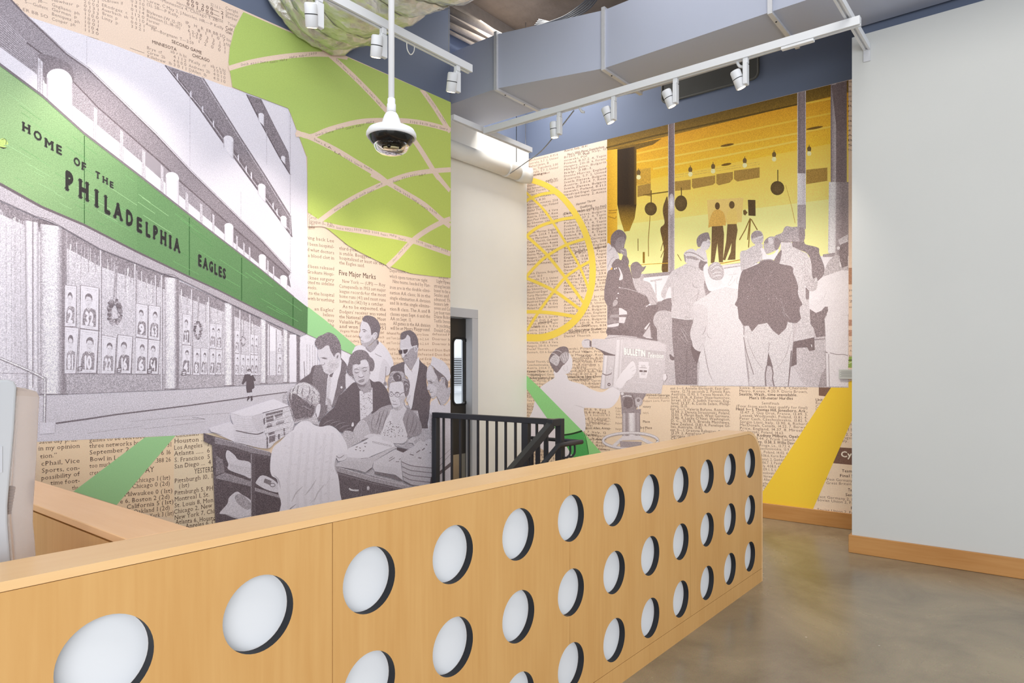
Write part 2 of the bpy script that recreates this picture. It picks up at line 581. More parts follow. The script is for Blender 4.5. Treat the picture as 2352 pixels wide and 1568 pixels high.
# ------------------------------------------------------------------ pipe along the recess wall
pp = thing('wall_pipe', 'fat white pipe running along the cream wall beside the doorway', 'pipe', (5.9, YR - 0.12, 3.4))
pA, pB_ = at(1036, 348, 1, YR - 0.10), at(1200, 402, 1, YR - 0.10)
zp = (pA.z + pB_.z) / 2 + 0.02
tube('pipe_run', [(4.97, YR - 0.10, zp), (6.60, YR - 0.10, zp)], 0.092, M_PIPE, pp, 20)
tube('pipe_elbow', [(6.60, YR - 0.10, zp), (6.68, YR - 0.10, zp), (6.76, YR - 0.11, zp), (6.82, YR - 0.15, zp)], 0.10, M_PIPE, pp, 20)
tube('pipe_collar', [(6.36, YR - 0.10, zp), (6.40, YR - 0.10, zp)], 0.100, M_PIPE, pp, 20)
bm_ = struct(box('trim_1', (4.97, YR - 0.04, zp + 0.09), (6.92, YR + 0.01, zp + 0.34), M_CREAM))

# ================================================================== the maple partition with round openings
YP, XE, PT = 1.612, 4.846, 1.083
part = thing('partition', 'long maple partition with three rows of round white openings', 'partition', (2.6, YP + 0.08, 0))
CR = 0.30
def corner_outline(x0, z0, x1, z1, r, n=10):
    """rectangle in xz with its upper far corner rounded"""
    out = [(x0, z0), (x1, z0)]
    for k in range(n + 1):
        t = PI / 2 * k / n
        out.append((x1 - r + r * math.cos(t), z1 - r + r * math.sin(t)))
    out.append((x0, z1))
    return out
hx = [0.590 + 0.3638 * k for k in range(-2, 12)]
hz = [0.864, 0.546, 0.228]
seams = [-1.25, -0.038, 1.182, 2.398, 3.624, XE - 0.021]
def circ(cx, cz, r, n=48):
    return [(cx + r * math.cos(2 * PI * k / n), cz + r * math.sin(2 * PI * k / n)) for k in range(n)]
for i in range(5):
    a, b = seams[i] + 0.0012, seams[i + 1] - 0.0012
    zlo, zhi = 0.0945, PT - 0.0215
    if i == 4:
        out = corner_outline(a, zlo, b, zhi, CR - 0.021)
    else:
        out = [(a, zlo), (b, zlo), (b, zhi), (a, zhi)]
    # openings that cross a panel joint are cut as arcs out of both panels
    hol, arcsL, arcsR = [], [], []
    R = 0.1
    for cx in hx:
        for cz in hz:
            if cx - R > a and cx + R < b:
                hol.append(circ(cx, cz, R))
            elif cx - R <= b <= cx + R and i < 4:
                arcsR.append((cx, cz))
            elif cx - R <= a <= cx + R and i > 0:
                arcsL.append((cx, cz))
    if i < 4:
        out = [(a, zlo), (b, zlo)]
        for cx, cz in sorted(arcsR, key=lambda q: q[1]):
            dx = b - cx
            dz = math.sqrt(max(R * R - dx * dx, 0))
            t0 = math.atan2(-dz, dx)
            t1 = math.atan2(dz, dx) - 2 * PI
            out += [(cx + R * math.cos(t0 + (t1 - t0) * k / 30), cz + R * math.sin(t0 + (t1 - t0) * k / 30)) for k in range(31)]
        out += [(b, zhi), (a, zhi)]
    else:
        out = corner_outline(a, zlo, b, zhi, CR - 0.021)
    for cx, cz in sorted(arcsL, key=lambda q: -q[1]):
        dx = a - cx
        dz = math.sqrt(max(R * R - dx * dx, 0))
        t0 = math.atan2(dz, dx)
        t1 = math.atan2(-dz, dx)
        out += [(cx + R * math.cos(t0 + (t1 - t0) * k / 30), cz + R * math.sin(t0 + (t1 - t0) * k / 30)) for k in range(31)]
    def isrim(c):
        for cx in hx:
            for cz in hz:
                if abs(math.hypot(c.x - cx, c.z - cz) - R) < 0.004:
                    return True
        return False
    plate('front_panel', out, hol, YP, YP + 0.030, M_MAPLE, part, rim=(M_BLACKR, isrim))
# cap board: over the top, round the corner and down the end
prof = []
for k in range(13):
    t = PI / 2 * (1 - k / 12)
    prof.append((XE - CR + CR * math.cos(t), PT - CR + CR * math.sin(t)))
outer = [(-1.25, PT)] + prof + [(XE, 0.0)]
inner = [(-1.25, PT - 0.020)] + [(XE - CR + (CR - 0.020) * math.cos(PI / 2 * (1 - k / 12)), PT - CR + (CR - 0.020) * math.sin(PI / 2 * (1 - k / 12))) for k in range(13)] + [(XE - 0.020, 0.0)]
V, Fc = [], []
yb = YP + 0.165
for (x, z), (xi, zi) in zip(outer, inner):
    V += [(x, YP, z), (x, yb, z), (xi, yb, zi), (xi, YP, zi)]
for i in range(len(outer) - 1):
    for k in range(4):
        k2 = (k + 1) % 4
        Fc.append((4 * i + k, 4 * i + k2, 4 * i + 4 + k2, 4 * i + 4 + k))
Fc.append((3, 2, 1, 0))
L = 4 * (len(outer) - 1)
Fc.append((L, L + 1, L + 2, L + 3))
mesh('cap_board', V, Fc, M_MAPLEX, part)
# dark shadow joint behind the grooves
plate('joint_strip', corner_outline(-1.25, 0.0, XE - 0.019, PT - 0.019, CR - 0.019),
      [[(-1.245, 0.105)] + [p for p in corner_outline(-1.245, 0.105, XE - 0.033, PT - 0.033, CR - 0.033)[1:]]], YP + 0.004, YP + 0.03, M_GROOVE, part)
box('kick_board', (-1.25, YP, 0.0), (XE - 0.0205, YP + 0.030, 0.092), M_MAPLE, part)
box('white_backing', (-1.24, YP + 0.0315, 0.03), (XE - 0.09, YP + 0.04, PT - 0.05), M_DISC, part)
plate('rear_panel', corner_outline(-1.25, 0.0, XE - 0.021, PT - 0.021, CR - 0.021), [], yb - 0.02, yb - 0.002, M_MAPLE, part)

# low maple wall that turns off behind the partition
lw = thing('low_wall', 'low maple wall running from the partition to the mural at far left', 'wall', (0.775, 3.2, 0))
box('cap_board', (0.697, yb + 0.001, PT - 0.021), (0.853, YA - 0.012, PT), M_MAPLEY, lw, 0.002, 1)
box('side_panel', (0.699, yb + 0.001, 0.002), (0.717, YA - 0.012, PT - 0.0255), M_MAPLE, lw)
box('side_panel', (0.833, yb + 0.001, 0.002), (0.851, YA - 0.012, PT - 0.0255), M_MAPLE, lw)
box('core', (0.720, yb + 0.002, 0.002), (0.830, YA - 0.013, PT - 0.022), M_GROOVE, lw)

# ------------------------------------------------------------------ stairs behind the partition
st = thing('staircase', 'grey stairs going down behind the maple partition', 'stairs', (3.4, 2.6, -1.6))
for k in range(11):
    x1 = hx1 - 0.28 * k
    box('step', (x1 - 0.30, hy0 + 0.001, -0.17 * (k + 1) - 0.06), (x1, 3.19, -0.17 * (k + 1)), M_STEP, st)
for y in (1.82, 3.15):
    tube('stringer', [(hx1 - 0.12, y, -0.28), (hx1 - 3.05, y, -0.17 * 11 - 0.15)], 0.10, M_BLACKM, st, sq=True, r2=0.02)

# ------------------------------------------------------------------ black steel guard rail at the stair head
gr = thing('stair_guard_rail', 'black steel guard rail with square balusters at the head of the stairs', 'railing', (4.70, 4.1, 0))
XG, ZG = 4.70, 1.081
def sqbar(name, p, q, h, w, parent=gr):
    return tube(name, [p, q], h, M_BLACKM, parent, sq=True, r2=w)
y0g, y1g = YA - 0.055, 3.346
box('top_rail', (XG - 0.028, y1g - 0.03, ZG - 0.05), (XG + 0.028, YA - 0.022, ZG), M_BLACKM, gr, 0.003, 1)
box('post', (XG - 0.028, YA - 0.080, -0.18), (XG + 0.028, YA - 0.020, ZG - 0.0505), M_BLACKM, gr, 0.003, 1)
pm = at(1208.6, 1000, 0, XG).y
box('post', (XG - 0.028, pm - 0.034, -0.18), (XG + 0.028, pm + 0.034, ZG - 0.0505), M_BLACKM, gr, 0.003, 1)
for px in (1019, 1038, 1057.5, 1077, 1098, 1119, 1140.5, 1161.5, 1184, 1233, 1252):
    y = at(px, 1000, 0, XG).y
    box('baluster', (XG - 0.009, y - 0.009, 0.08), (XG + 0.009, y + 0.009, ZG - 0.0505), M_BLACKM, gr)
box('bottom_rail', (XG - 0.012, y1g, 0.06), (XG + 0.012, YA - 0.081, 0.0795), M_BLACKM, gr)
# sloping guard that follows the stairs down
sg = thing('sloping_stair_rail', 'black sloping stair rail with round grab rail behind the partition', 'railing', (4.2, 3.28, 0))
YS = 3.28
def sl(x):
    return ZG - 0.03 - max(0.0, (4.62 - x)) * 0.607
box('post', (XG - 0.001, YS - 0.03, -0.18), (XG + 0.055, YS + 0.03, ZG + 0.004), M_BLACKM, sg, 0.003, 1)
box('newel_cap', (4.58, YS - 0.028, ZG - 0.055), (XG - 0.002, YS + 0.028, ZG + 0.004), M_BLACKM, sg, 0.003, 1)
tube('sloping_rail', [(4.60, YS, sl(4.60)), (2.6, YS, sl(2.6))], 0.028, M_BLACKM, sg, sq=True)
for k in range(11):
    x = 4.54 - 0.115 * k
    box('baluster', (x - 0.009, YS - 0.009, sl(x) - 0.95), (x + 0.009, YS + 0.009, sl(x) - 0.02), M_BLACKM, sg)
tube('grab_rail', [(4.99, 3.23, 0.868), (4.66, 3.23, 0.868), (4.62, 3.23, 0.859), (2.6, 3.23, 0.859 - 2.02 * 0.607)], 0.021, M_BLACKM, sg, 14)
tube('grab_rail_return', [(4.99, 3.23, 0.868), (4.99, 3.78, 0.868)], 0.017, M_BLACKM, sg, 12)
for y in (3.42, 3.50, 3.62, 3.70, 3.77):
    box('baluster', (4.982, y - 0.008, 0.0), (4.998, y + 0.008, 0.855), M_BLACKM, sg)
for x in (4.76, 4.83):
    tube('rail_bracket', catmull([(x + 0.05, 3.23, 0.85), (x + 0.05, 3.23, 0.785), (x + 0.02, 3.24, 0.752), (x - 0.03, 3.252, 0.757)], 5), 0.009, M_BLACKM, sg, 8)
# ================================================================== overhead: duct, tracks, struts, flexible ducts
DZB, DH, DW = 4.35, 0.55, 0.71
dk = thing('supply_duct', 'large rectangular grey duct crossing above the right mural', 'duct', (5.6, 2.5, DZB))
def duct_run(P, name='duct_section'):
    """near-edge plan points; far edge offset by DW in x"""
    for (xa, ya), (xb, yb2) in zip(P[:-1], P[1:]):
        V = []
        for (x, y) in ((xa, ya), (xb, yb2)):
            V += [(x, y, DZB), (x + DW, y, DZB), (x + DW, y, DZB + DH), (x, y, DZB + DH)]
        Fc = [(0, 1, 5, 4), (1, 2, 6, 5), (2, 3, 7, 6), (3, 0, 4, 7), (0, 3, 2, 1), (4, 5, 6, 7)]
        mesh(name, V, Fc, M_DUCT, dk)
DP = [(5.218, 5.32), (5.218, 4.40), (5.505, 3.312), (5.47, 1.757), (5.455, 0.35), (5.44, -1.2)]
duct_run(DP)
for (x, y) in DP[1:-1]:
    s = 0.022
    e = 0.018
    V, Fc = [], []
    loops = [(x - s, DZB - s), (x + DW + s, DZB - s), (x + DW + s, DZB + DH + s), (x - s, DZB + DH + s)]
    lin_ = [(x + 0.004, DZB + 0.004), (x + DW - 0.004, DZB + 0.004), (x + DW - 0.004, DZB + DH - 0.004), (x + 0.004, DZB + DH - 0.004)]
    for yy in (y - e, y + e):
        V += [(a, yy, b) for a, b in loops] + [(a, yy, b) for a, b in lin_]
    for k in range(4):
        k2 = (k + 1) % 4
        Fc += [(k, k2, 4 + k2, 4 + k), (8 + k2, 8 + k, 12 + k, 12 + k2), (k2, k, 8 + k, 8 + k2), (4 + k, 4 + k2, 12 + k2, 12 + k)]
    fl = mesh('flange', V, Fc, M_STRAP, dk)
    for (bx, bz) in ((x + 0.14, DZB - s - 0.004), (x + 0.46, DZB - s - 0.004)):
        lathe('bolt', [(0.008, 0), (0.008, 0.006)], (bx, y, bz), M_BLADE, fl, 8)

# --- struts and lighting tracks
def channel(name, p, q, w, h, mat, parent, slot=True):
    """lighting track bar with a slot in its underside"""
    p, q = Vector(p), Vector(q)
    t = (q - p).normalized()
    side = Vector((0, 0, 1)).cross(t).normalized()
    sec = [(-w / 2, h / 2), (w / 2, h / 2), (w / 2, -h / 2), (w / 6, -h / 2), (w / 6, -h / 5), (-w / 6, -h / 5), (-w / 6, -h / 2), (-w / 2, -h / 2)] if slot else \
          [(-w / 2, h / 2), (w / 2, h / 2), (w / 2, -h / 2), (-w / 2, -h / 2)]
    n = len(sec)
    V = [p + side * a + Vector((0, 0, b)) for a, b in sec] + [q + side * a + Vector((0, 0, b)) for a, b in sec]
    Fc = [(k, (k + 1) % n, n + (k + 1) % n, n + k) for k in range(n)] + [tuple(reversed(range(n))), tuple(range(n, 2 * n))]
    return mesh(name, V, Fc, mat, parent)

ZTR = 4.05
def spot(name, label, c, aim, group, power, tilt_dir=None, along='y', cone=64):
    """track spotlight: adapter box on the track, bracket arm and a short cylinder head"""
    t = thing(name, label, 'spotlight', (c[0], c[1], c[2]), group)
    c = Vector(c)
    box('adapter', (c.x - 0.020, c.y - 0.020, c.z - 0.075), (c.x + 0.020, c.y + 0.020, c.z - 0.0313), M_TRACK, t, 0.003, 1)
    box('driver_arm', (c.x - 0.030, c.y - 0.017, c.z - 0.245), (c.x + 0.030, c.y + 0.017, c.z - 0.0755), M_TRACK, t, 0.004, 1)
    off = Vector((0, 0.062, 0)) if along == 'y' else Vector((-0.062, 0, 0))
    if along == 'x':
        pass
    hc = c + off + Vector((0, 0, -0.185))
    d = (Vector(aim) - hc).normalized()
    if tilt_dir is None:
        d = (d * 0.35 + Vector((0, 0, -1)) * 0.65).normalized()
    else:
        d = Vector(tilt_dir).normalized()
    a = hc - d * 0.075
    b = hc + d * 0.075
    hd = tube('lamp_head', [a, a + d * 0.01, b - d * 0.004, b], [0.036, 0.042, 0.042, 0.039], M_TRACK, t, 20)
    tube('vent_slot', [hc - d * 0.008, hc - d * 0.002], 0.0425, M_BLADE, hd, 20)
    tube('lens', [b - d * 0.002, b + d * 0.001], 0.033, M_LAMP, hd, 20)
    L = bpy.data.lights.new('spot_beam', 'SPOT')
    L.energy = power
    L.color = (1.0, 0.90, 0.78)
    L.spot_size = math.radians(cone)
    L.spot_blend = 1.0
    L.shadow_soft_size = 0.04
    lo = bpy.data.objects.new('spot_beam', L)
    COL.objects.link(lo)
    lo.location = b + d * 0.02
    lo.rotation_euler = (Vector(aim) - lo.location).to_track_quat('-Z', 'Y').to_euler()
    return t

# left track, parallel to the left mural
YT = 3.86
tl = thing('lighting_track', 'white lighting track hanging in front of the left mural', 'track', (3.0, YT, ZTR))
tx1 = at(1080, 152, 1, YT).x
channel('track_bar', (-1.5, YT, ZTR), (tx1, YT, ZTR), 0.055, 0.062, M_TRACK, tl)
wx = at(1031, 60, 1, YT).x
tube('suspension_wire', [(wx, YT, ZTR + 0.031), (wx, YT, ZC - 0.002)], 0.003, M_WIREM, tl, 6)
tube('suspension_wire', [(1.2, YT, ZTR + 0.031), (1.2, YT, ZC - 0.002)], 0.003, M_WIREM, tl, 6)
lx = at(945, 100, 1, YT).x
tube('cable_loop', catmull([(lx - 0.03, YT + 0.02, ZTR - 0.01), (lx - 0.025, YT + 0.02, ZTR - 0.08), (lx + 0.01, YT + 0.02, ZTR - 0.11),
                            (lx + 0.045, YT + 0.02, ZTR - 0.07), (lx + 0.05, YT + 0.02, ZTR - 0.01)], 6), 0.004, M_PIPE, tl, 6)
G1 = 'spotlights on the left track'
for px, lab, aimz in ((733, 'white track spotlight beside the foil duct, leftmost of the left track', 1.9),
                      (880, 'white track spotlight just left of the hanging camera pole', 1.05),
                      (1050, 'white track spotlight at the right tip of the left track', 1.1)):
    x = at(px, 60 if px < 800 else 110, 1, YT).x
    if px == 733:
        x = at(733, 10, 1, YT).x
    spot('track_spotlight', lab, (x, YT, ZTR), (x + 0.15, YA, aimz), G1, {733: 70, 880: 92, 1050: 78}[px], tilt_dir=(0.15 if px > 800 else 0.3, 0.30, -1), along='x')
# two more heads of the same track out of frame to the left light the rest of the mural
for x, lb in ((0.4, 'nearest the camera'), (1.5, 'just out of view')):
    spot('track_spotlight', 'white track spotlight further back along the left track, ' + lb, (x, YT, ZTR), (x + 0.3, YA, 2.7), G1, 84, along='x')

# right track, parallel to the right mural
XTR = 5.43
tr = thing('lighting_track', 'long white lighting track in front of the right mural', 'track', (XTR, 3.0, ZTR))
channel('track_bar', (XTR, 1.10, ZTR), (XTR, 4.74, ZTR), 0.055, 0.062, M_TRACK, tr)
box('end_feed', (XTR - 0.022, 1.42, ZTR - 0.052), (XTR + 0.022, 1.66, ZTR - 0.0315), M_WHITE, tr, 0.003, 1)
for y in (2.02, 3.55):
    tube('hook', catmull([(XTR + 0.02, y, ZTR - 0.03), (XTR + 0.02, y - 0.02, ZTR - 0.07), (XTR + 0.02, y - 0.05, ZTR - 0.085)], 4), 0.012, M_TRACK, tr, 6)
G2 = 'spotlights on the right track'
names = ['farthest left', 'second from left', 'third from left', 'rightmost']
for px, py, nm in ((1285, 262, 0), (1410, 222, 1), (1552, 180, 2), (1713, 132, 3)):
    y = at(px, py, 0, XTR).y
    spot('track_spotlight', 'white track spotlight on the right track, ' + names[nm], (XTR, y, ZTR), (XB, y + (0.55, 0.15, -0.2, -0.3)[nm], 1.6), G2, (120, 95, 78, 78)[nm],
         tilt_dir=((0.1, 0.0, -1) if nm == 0 else (0.25, -0.30, -1)), along='y')

# struts that carry the right track
sA = thing('ceiling_strut', 'white steel strut crossing the left end of the right track', 'strut', (5.6, 4.80, ZTR + 0.06))
se = at(1219, 350, 1, 4.80)
channel('strut_bar', (4.99, 4.80, ZTR + 0.035), (se.x, 4.80, ZTR + 0.035), 0.05, 0.055, M_TRACK, sA)
tube('suspension_wire', [(se.x - 0.10, 4.80, ZTR + 0.063), (se.x - 0.10, 4.80, ZC - 0.002)], 0.003, M_WIREM, sA, 6)
sB = thing('ceiling_strut', 'slotted steel strut fixed to the top of the grey wall', 'strut', (5.0, 1.18, 4.12))
channel('strut_bar', (2.6, 1.18, 4.115), (XC - 0.012, 1.18, 4.115), 0.05, 0.05, M_TRACK, sB)
box('wall_bracket', (XC - 0.011, 1.155, 4.00), (XC - 0.001, 1.205, 4.145), M_STRAP, sB)
tube('threaded_rod', [(5.05, 1.18, 4.141), (5.05, 1.18, DZB - 0.002)], 0.006, M_WIREM, sB, 6)

# loose cable looping from the right track to the pipe
lc = tube('loose_cable', catmull([tuple(at(1318, 254, 0, 5.463)), tuple(at(1290, 290, 0, 5.6)), tuple(at(1245, 345, 0, 5.8)), tuple(at(1205, 375, 0, 6.1)),
                                  tuple(at(1172, 398, 0, 6.25))], 8), 0.006, M_WIREM, None, 6)
tag(lc, 'thin loose cable drooping from the right track towards the wall pipe', 'cable')
hw = tube('hanging_wire', [tuple(at(1186, 290, 0, 6.35).xy) + (ZC - 0.001,), tuple(at(1186, 372, 0, 6.35))], 0.004, M_BLADE, None, 6)
hw.location.z = 0
tag(hw, 'thin dark wire hanging above the end of the wall pipe', 'wire')

# --- ceiling beams, conduits and cable bundle
for i, y in enumerate((0.0, 1.3, 5.1)):
    b_ = box('ceiling_beam', (-4.4, y - 0.10, ZC - 0.28), (7.0, y + 0.10, ZC - 0.001), M_BEAM)
    b_['kind'] = 'structure'
cg = 'conduits under the ceiling'
for i, (p, q, r) in enumerate(((((1033, 58), (1128, 102)), None, 0.03), (((1066, 40), (1140, 78)), None, 0.035), (((1030, 72), (1100, 108)), None, 0.02))):
    a = at(p[0][0], p[0][1], 2, 5.2)
    b = at(p[1][0], p[1][1], 2, 5.2)
    dd = (b - a)
    c_ = tube('ceiling_conduit', [tuple(a - dd * 0.8), tuple(b + dd * 0.35)], r, M_BEAM, None, 10)
    tag(c_, ['grey conduit above the duct, middle of the three', 'grey conduit above the duct, uppermost of the three', 'grey conduit above the duct, lowest of the three'][i], 'conduit', cg)
for i in range(5):
    o_ = 0.03 * i
    P = [tuple(at(1225 + 3 * i, 62 + 2 * i, 2, 5.25) + Vector((0, 0, o_))), tuple(at(1290, 40 + 3 * i, 2, 5.28)), tuple(at(1330 + 5 * i, 14 + 2 * i, 2, 5.30)), tuple(at(1368 + 4 * i, -20, 2, 5.34))]
    w = tube('ceiling_cable', catmull(P, 6), 0.009, M_BLADE, None, 6)
    tag(w, ['lowest', 'second lowest', 'middle', 'second highest', 'highest'][i] + ' black cable of the loose bundle draped above the duct', 'cable', 'cable bundle above the duct')

# --- flexible foil ducts
def flex(name, label, P, r, rings, seed, marks=()):
    t = thing(name, label, 'duct', tuple(P[len(P) // 2]), None)
    pts = catmull(P, 14)
    pts, fr = frames(pts)
    rnd = random.Random(seed)
    n = 56
    V, Fc = [], []
    ph = [rnd.random() * 6.28 for _ in range(6)]
    m = len(pts)
    def rad(i, th):
        u = i / (m - 1) * rings
        f = u - math.floor(u)
        belly = math.sin(PI * f) ** 0.5
        w = 1 + 0.018 * math.sin(5 * th + ph[0] + 3 * u) + 0.014 * math.sin(11 * th + ph[1] - 5 * u) + 0.010 * math.sin(23 * th + ph[2] + 9 * u)
        return r * (0.925 + 0.085 * belly) * w
    for i, (p, (tt, a, b)) in enumerate(zip(pts, fr)):
        for k in range(n):
            th = 2 * PI * k / n
            R = rad(i, th)
            V.append(p + a * math.cos(th) * R + b * math.sin(th) * R)
    for i in range(m - 1):
        for k in range(n):
            k2 = (k + 1) % n
            Fc.append((i * n + k, i * n + k2, (i + 1) * n + k2, (i + 1) * n + k))
    j = mesh('foil_jacket', V, Fc, M_FOIL, t, True)
    for q in range(1, rings):
        i = min(m - 2, int(round(q / rings * (m - 1))))
        p, (tt, a, b) = pts[i], fr[i]
        ring = []
        for k in range(n + 1):
            th = 2 * PI * k / n
            R = rad(i, th) + 0.001
            ring.append(p + a * math.cos(th) * R + b * math.sin(th) * R)
        tube('clamp_band', ring, 0.006, M_FOILSEAM, t, 6)
    return t

fx = [(3.34, 4.74, 4.74), (3.34, 4.58, 4.73), (3.33, 4.30, 4.72), (3.32, 3.86, 4.715), (3.32, 3.4, 4.69), (3.36, 2.8, 4.67), (3.40, 2.2, 4.67), (3.44, 1.6, 4.71)]
fd = flex('flexible_duct', 'fat crinkled silver foil duct above the left lighting track', fx, 0.578, 11, 3)
# rows of faded print on the foil
for (yy, th0, rows) in ((4.18, 1.50 * PI + 0.55, 3), (3.52, 1.50 * PI + 0.42, 3)):
    Vv, Ff = [], []
    rr_ = random.Random(int(yy * 100))
    for q in range(rows):
        th = th0 - 0.0
        y = yy - 0.045 * q
        t_ = th - 0.10
        while t_ < th + 0.10:
            w_ = rr_.uniform(0.006, 0.016)
            hgt = rr_.uniform(0.012, 0.026)
            k = len(Vv)
            for (a, b_) in ((0, 0), (w_, 0), (w_, hgt), (0, hgt)):
                Vv.append((3.325 + 0.600 * math.cos(t_ + a), y + b_, 4.716 + 0.600 * math.sin(t_ + a)))
            Ff.append((k, k + 1, k + 2, k + 3))
            t_ += w_ + rr_.uniform(0.004, 0.012)
    o_ = mesh('foil_print', Vv, Ff, plain('brown_foil_ink', (92, 76, 60), 0.8), fd)
    o_['kind'] = 'stuff'

# ================================================================== hanging dome camera
cc = at(899, 300, 1, 2.645)
cx, cy = cc.x, cc.y
dd_ = (Vector((cx, cy, 0))).dot(FW)
def zpix(py):
    return CAMH + (HYP - py) / FPX * dd_
px2m = dd_ / FPX
ca = thing('dome_camera', 'white multi-lens dome camera hanging on a long white pole', 'camera', (cx, cy, zpix(355)))
lathe('pole', [(7.0 * px2m, zpix(230) - ZC), (7.0 * px2m, -0.002)], (cx, cy, ZC), M_WHITE, ca, 20)
zz = zpix(355)
h = lambda py: zpix(py) - zz
lathe('coupling', [(8.5 * px2m, h(227)), (8.8 * px2m, h(229)), (8.8 * px2m, h(238)), (10.2 * px2m, h(240)), (10.2 * px2m, h(258.5))], (cx, cy, zz), M_WHITE, ca, 28)
lathe('coupling_ring', [(10.6 * px2m, h(258)), (10.6 * px2m, h(259.5))], (cx, cy, zz), M_STEEL, ca, 28)
lathe('cone_mount', [(12 * px2m, h(259.5)), (15 * px2m, h(264)), (18 * px2m, h(271)), (22 * px2m, h(284)), (26 * px2m, h(292)), (42 * px2m, h(294)), (52 * px2m, h(299)),
                     (56.5 * px2m, h(307)), (57 * px2m, h(313)), (55 * px2m, h(317)), (50 * px2m, h(317))], (cx, cy, zz), M_WHITE, ca, 48)
M_BLKG = plain('glossy_black_plastic', (26, 26, 26), 0.12, var=0.2, scale=20)
lathe('black_ring', [(53 * px2m, h(311)), (52.5 * px2m, h(317)), (47 * px2m, h(327)), (38 * px2m, h(336)), (30 * px2m, h(340)), (0.0, h(341))], (cx, cy, zz), M_BLKG, ca, 48)
lathe('clear_dome', [(41 * px2m, h(331)), (39 * px2m, h(339)), (34 * px2m, h(347)), (24 * px2m, h(353)), (12 * px2m, h(355)), (0.0, h(355.5))], (cx, cy, zz), M_DOME, ca, 40)
for k in range(4):
    t = 2 * PI * k / 4 + 0.6
    q = Vector((cx + 22 * px2m * math.cos(t), cy + 22 * px2m * math.sin(t), zpix(341.5)))
    tube('lens', [tuple(q), tuple(q + Vector((math.cos(t) * 0.006, math.sin(t) * 0.006, -0.008)))], 0.010, M_BLKG, ca, 14)
lathe('lens_ring', [(21 * px2m, h(343)), (21 * px2m, h(346)), (17 * px2m, h(347)), (12 * px2m, h(343.5))], (cx, cy, zz), plain('cream_lens_ring', (206, 196, 160), 0.4), ca, 32)
# maker's word on the brim is placed later with the print lettering

# ================================================================== paper towel dispenser at far left
dp = thing('paper_dispenser', 'white paper dispenser with smoky translucent cover behind the partition at far left', 'dispenser', (0.50, 2.0, 0.93))
cnt = thing('side_counter', 'low maple counter carrying the white paper dispenser', 'counter', (0.2, 2.05, 0))
box('counter_top', (-0.9, yb + 0.003, 0.905), (0.695, 2.36, 0.93), M_MAPLEX, cnt, 0.002, 1)
box('counter_body', (-0.9, yb + 0.003, 0.0), (0.690, 2.32, 0.9045), M_MAPLE, cnt)
def extr_xz(name, outl, y0, y1, mat, parent, bev=0.0):
    n = len(outl)
    bm = bmesh.new()
    A = [bm.verts.new((x, y0, z)) for x, z in outl]
    B = [bm.verts.new((x, y1, z)) for x, z in outl]
    bm.faces.new(A)
    bm.faces.new(list(reversed(B)))
    for k in range(n):
        bm.faces.new((A[k], B[k], B[(k + 1) % n], A[(k + 1) % n]))
    bmesh.ops.recalc_face_normals(bm, faces=bm.faces)
    if bev:
        es = [e for e in bm.edges if abs(e.verts[0].co.y - e.verts[1].co.y) < 1e-6]
        bmesh.ops.bevel(bm, geom=es, offset=bev, segments=3, affect='EDGES', profile=0.5)
    return bm_obj(name, bm, mat, parent, smooth=False)
yd0, yd1 = 1.90, 2.13
def dpt(px, py, y=yd0):
    p = at(px, py, 1, y)
    return (p.x, p.z)
shell = [dpt(-150, 1330), dpt(-150, 872), dpt(20, 872), dpt(34, 876), dpt(40, 888), dpt(38, 920), dpt(34, 990), dpt(24, 1100), dpt(19, 1160), dpt(19, 1200), dpt(24, 1265), dpt(30, 1330)]
extr_xz('white_shell', shell, yd0, yd1, M_SHELL, dp, 0.006)
cov = [dpt(41.5, 889), dpt(60, 891), dpt(88, 899), dpt(95, 912), dpt(92, 960), dpt(88, 1060), dpt(81, 1160), dpt(80, 1200), dpt(84, 1240), dpt(90, 1330), dpt(32, 1330), dpt(26, 1265), dpt(20.5, 1200), dpt(20.5, 1160), dpt(25.5, 1100), dpt(35.5, 990), dpt(39.5, 920)]
def shell_wall(name, outl, y0, y1, th, mat, parent):
    cxm = sum(p[0] for p in outl) / len(outl)
    czm = sum(p[1] for p in outl) / len(outl)
    inn = [(cxm + (x - cxm) * 0.93, czm + (z - czm) * 0.985) for x, z in outl]
    return extr_xz(name, outl, y0, y1, mat, parent, 0.004)
shell_wall('smoked_cover', cov, yd0 + 0.01, yd1 - 0.01, 0.003, M_SMOKE, dp)
M_PAPERK = plain('kraft_paper', (150, 120, 92), 0.9, var=0.15, scale=40)
for k in range(9):
    za = dpt(30, 1122 + 7 * k)[1]
    xa = dpt(27 - 0.5 * k, 1122 + 7 * k)[0]
    xb_ = dpt(44 - 1.2 * k, 1122 + 7 * k)[0]
    box('paper_towel', (xa, yd0 + 0.03, za - 0.0062), (xb_, yd1 - 0.04, za), M_PAPERK, dp)
box('side_slot', (dpt(0, 1030)[0], yd0 - 0.002, dpt(0, 1085)[1]), (dpt(4.5, 1030)[0], yd0 + 0.004, dpt(0, 1025)[1]), M_JAMB, dp)
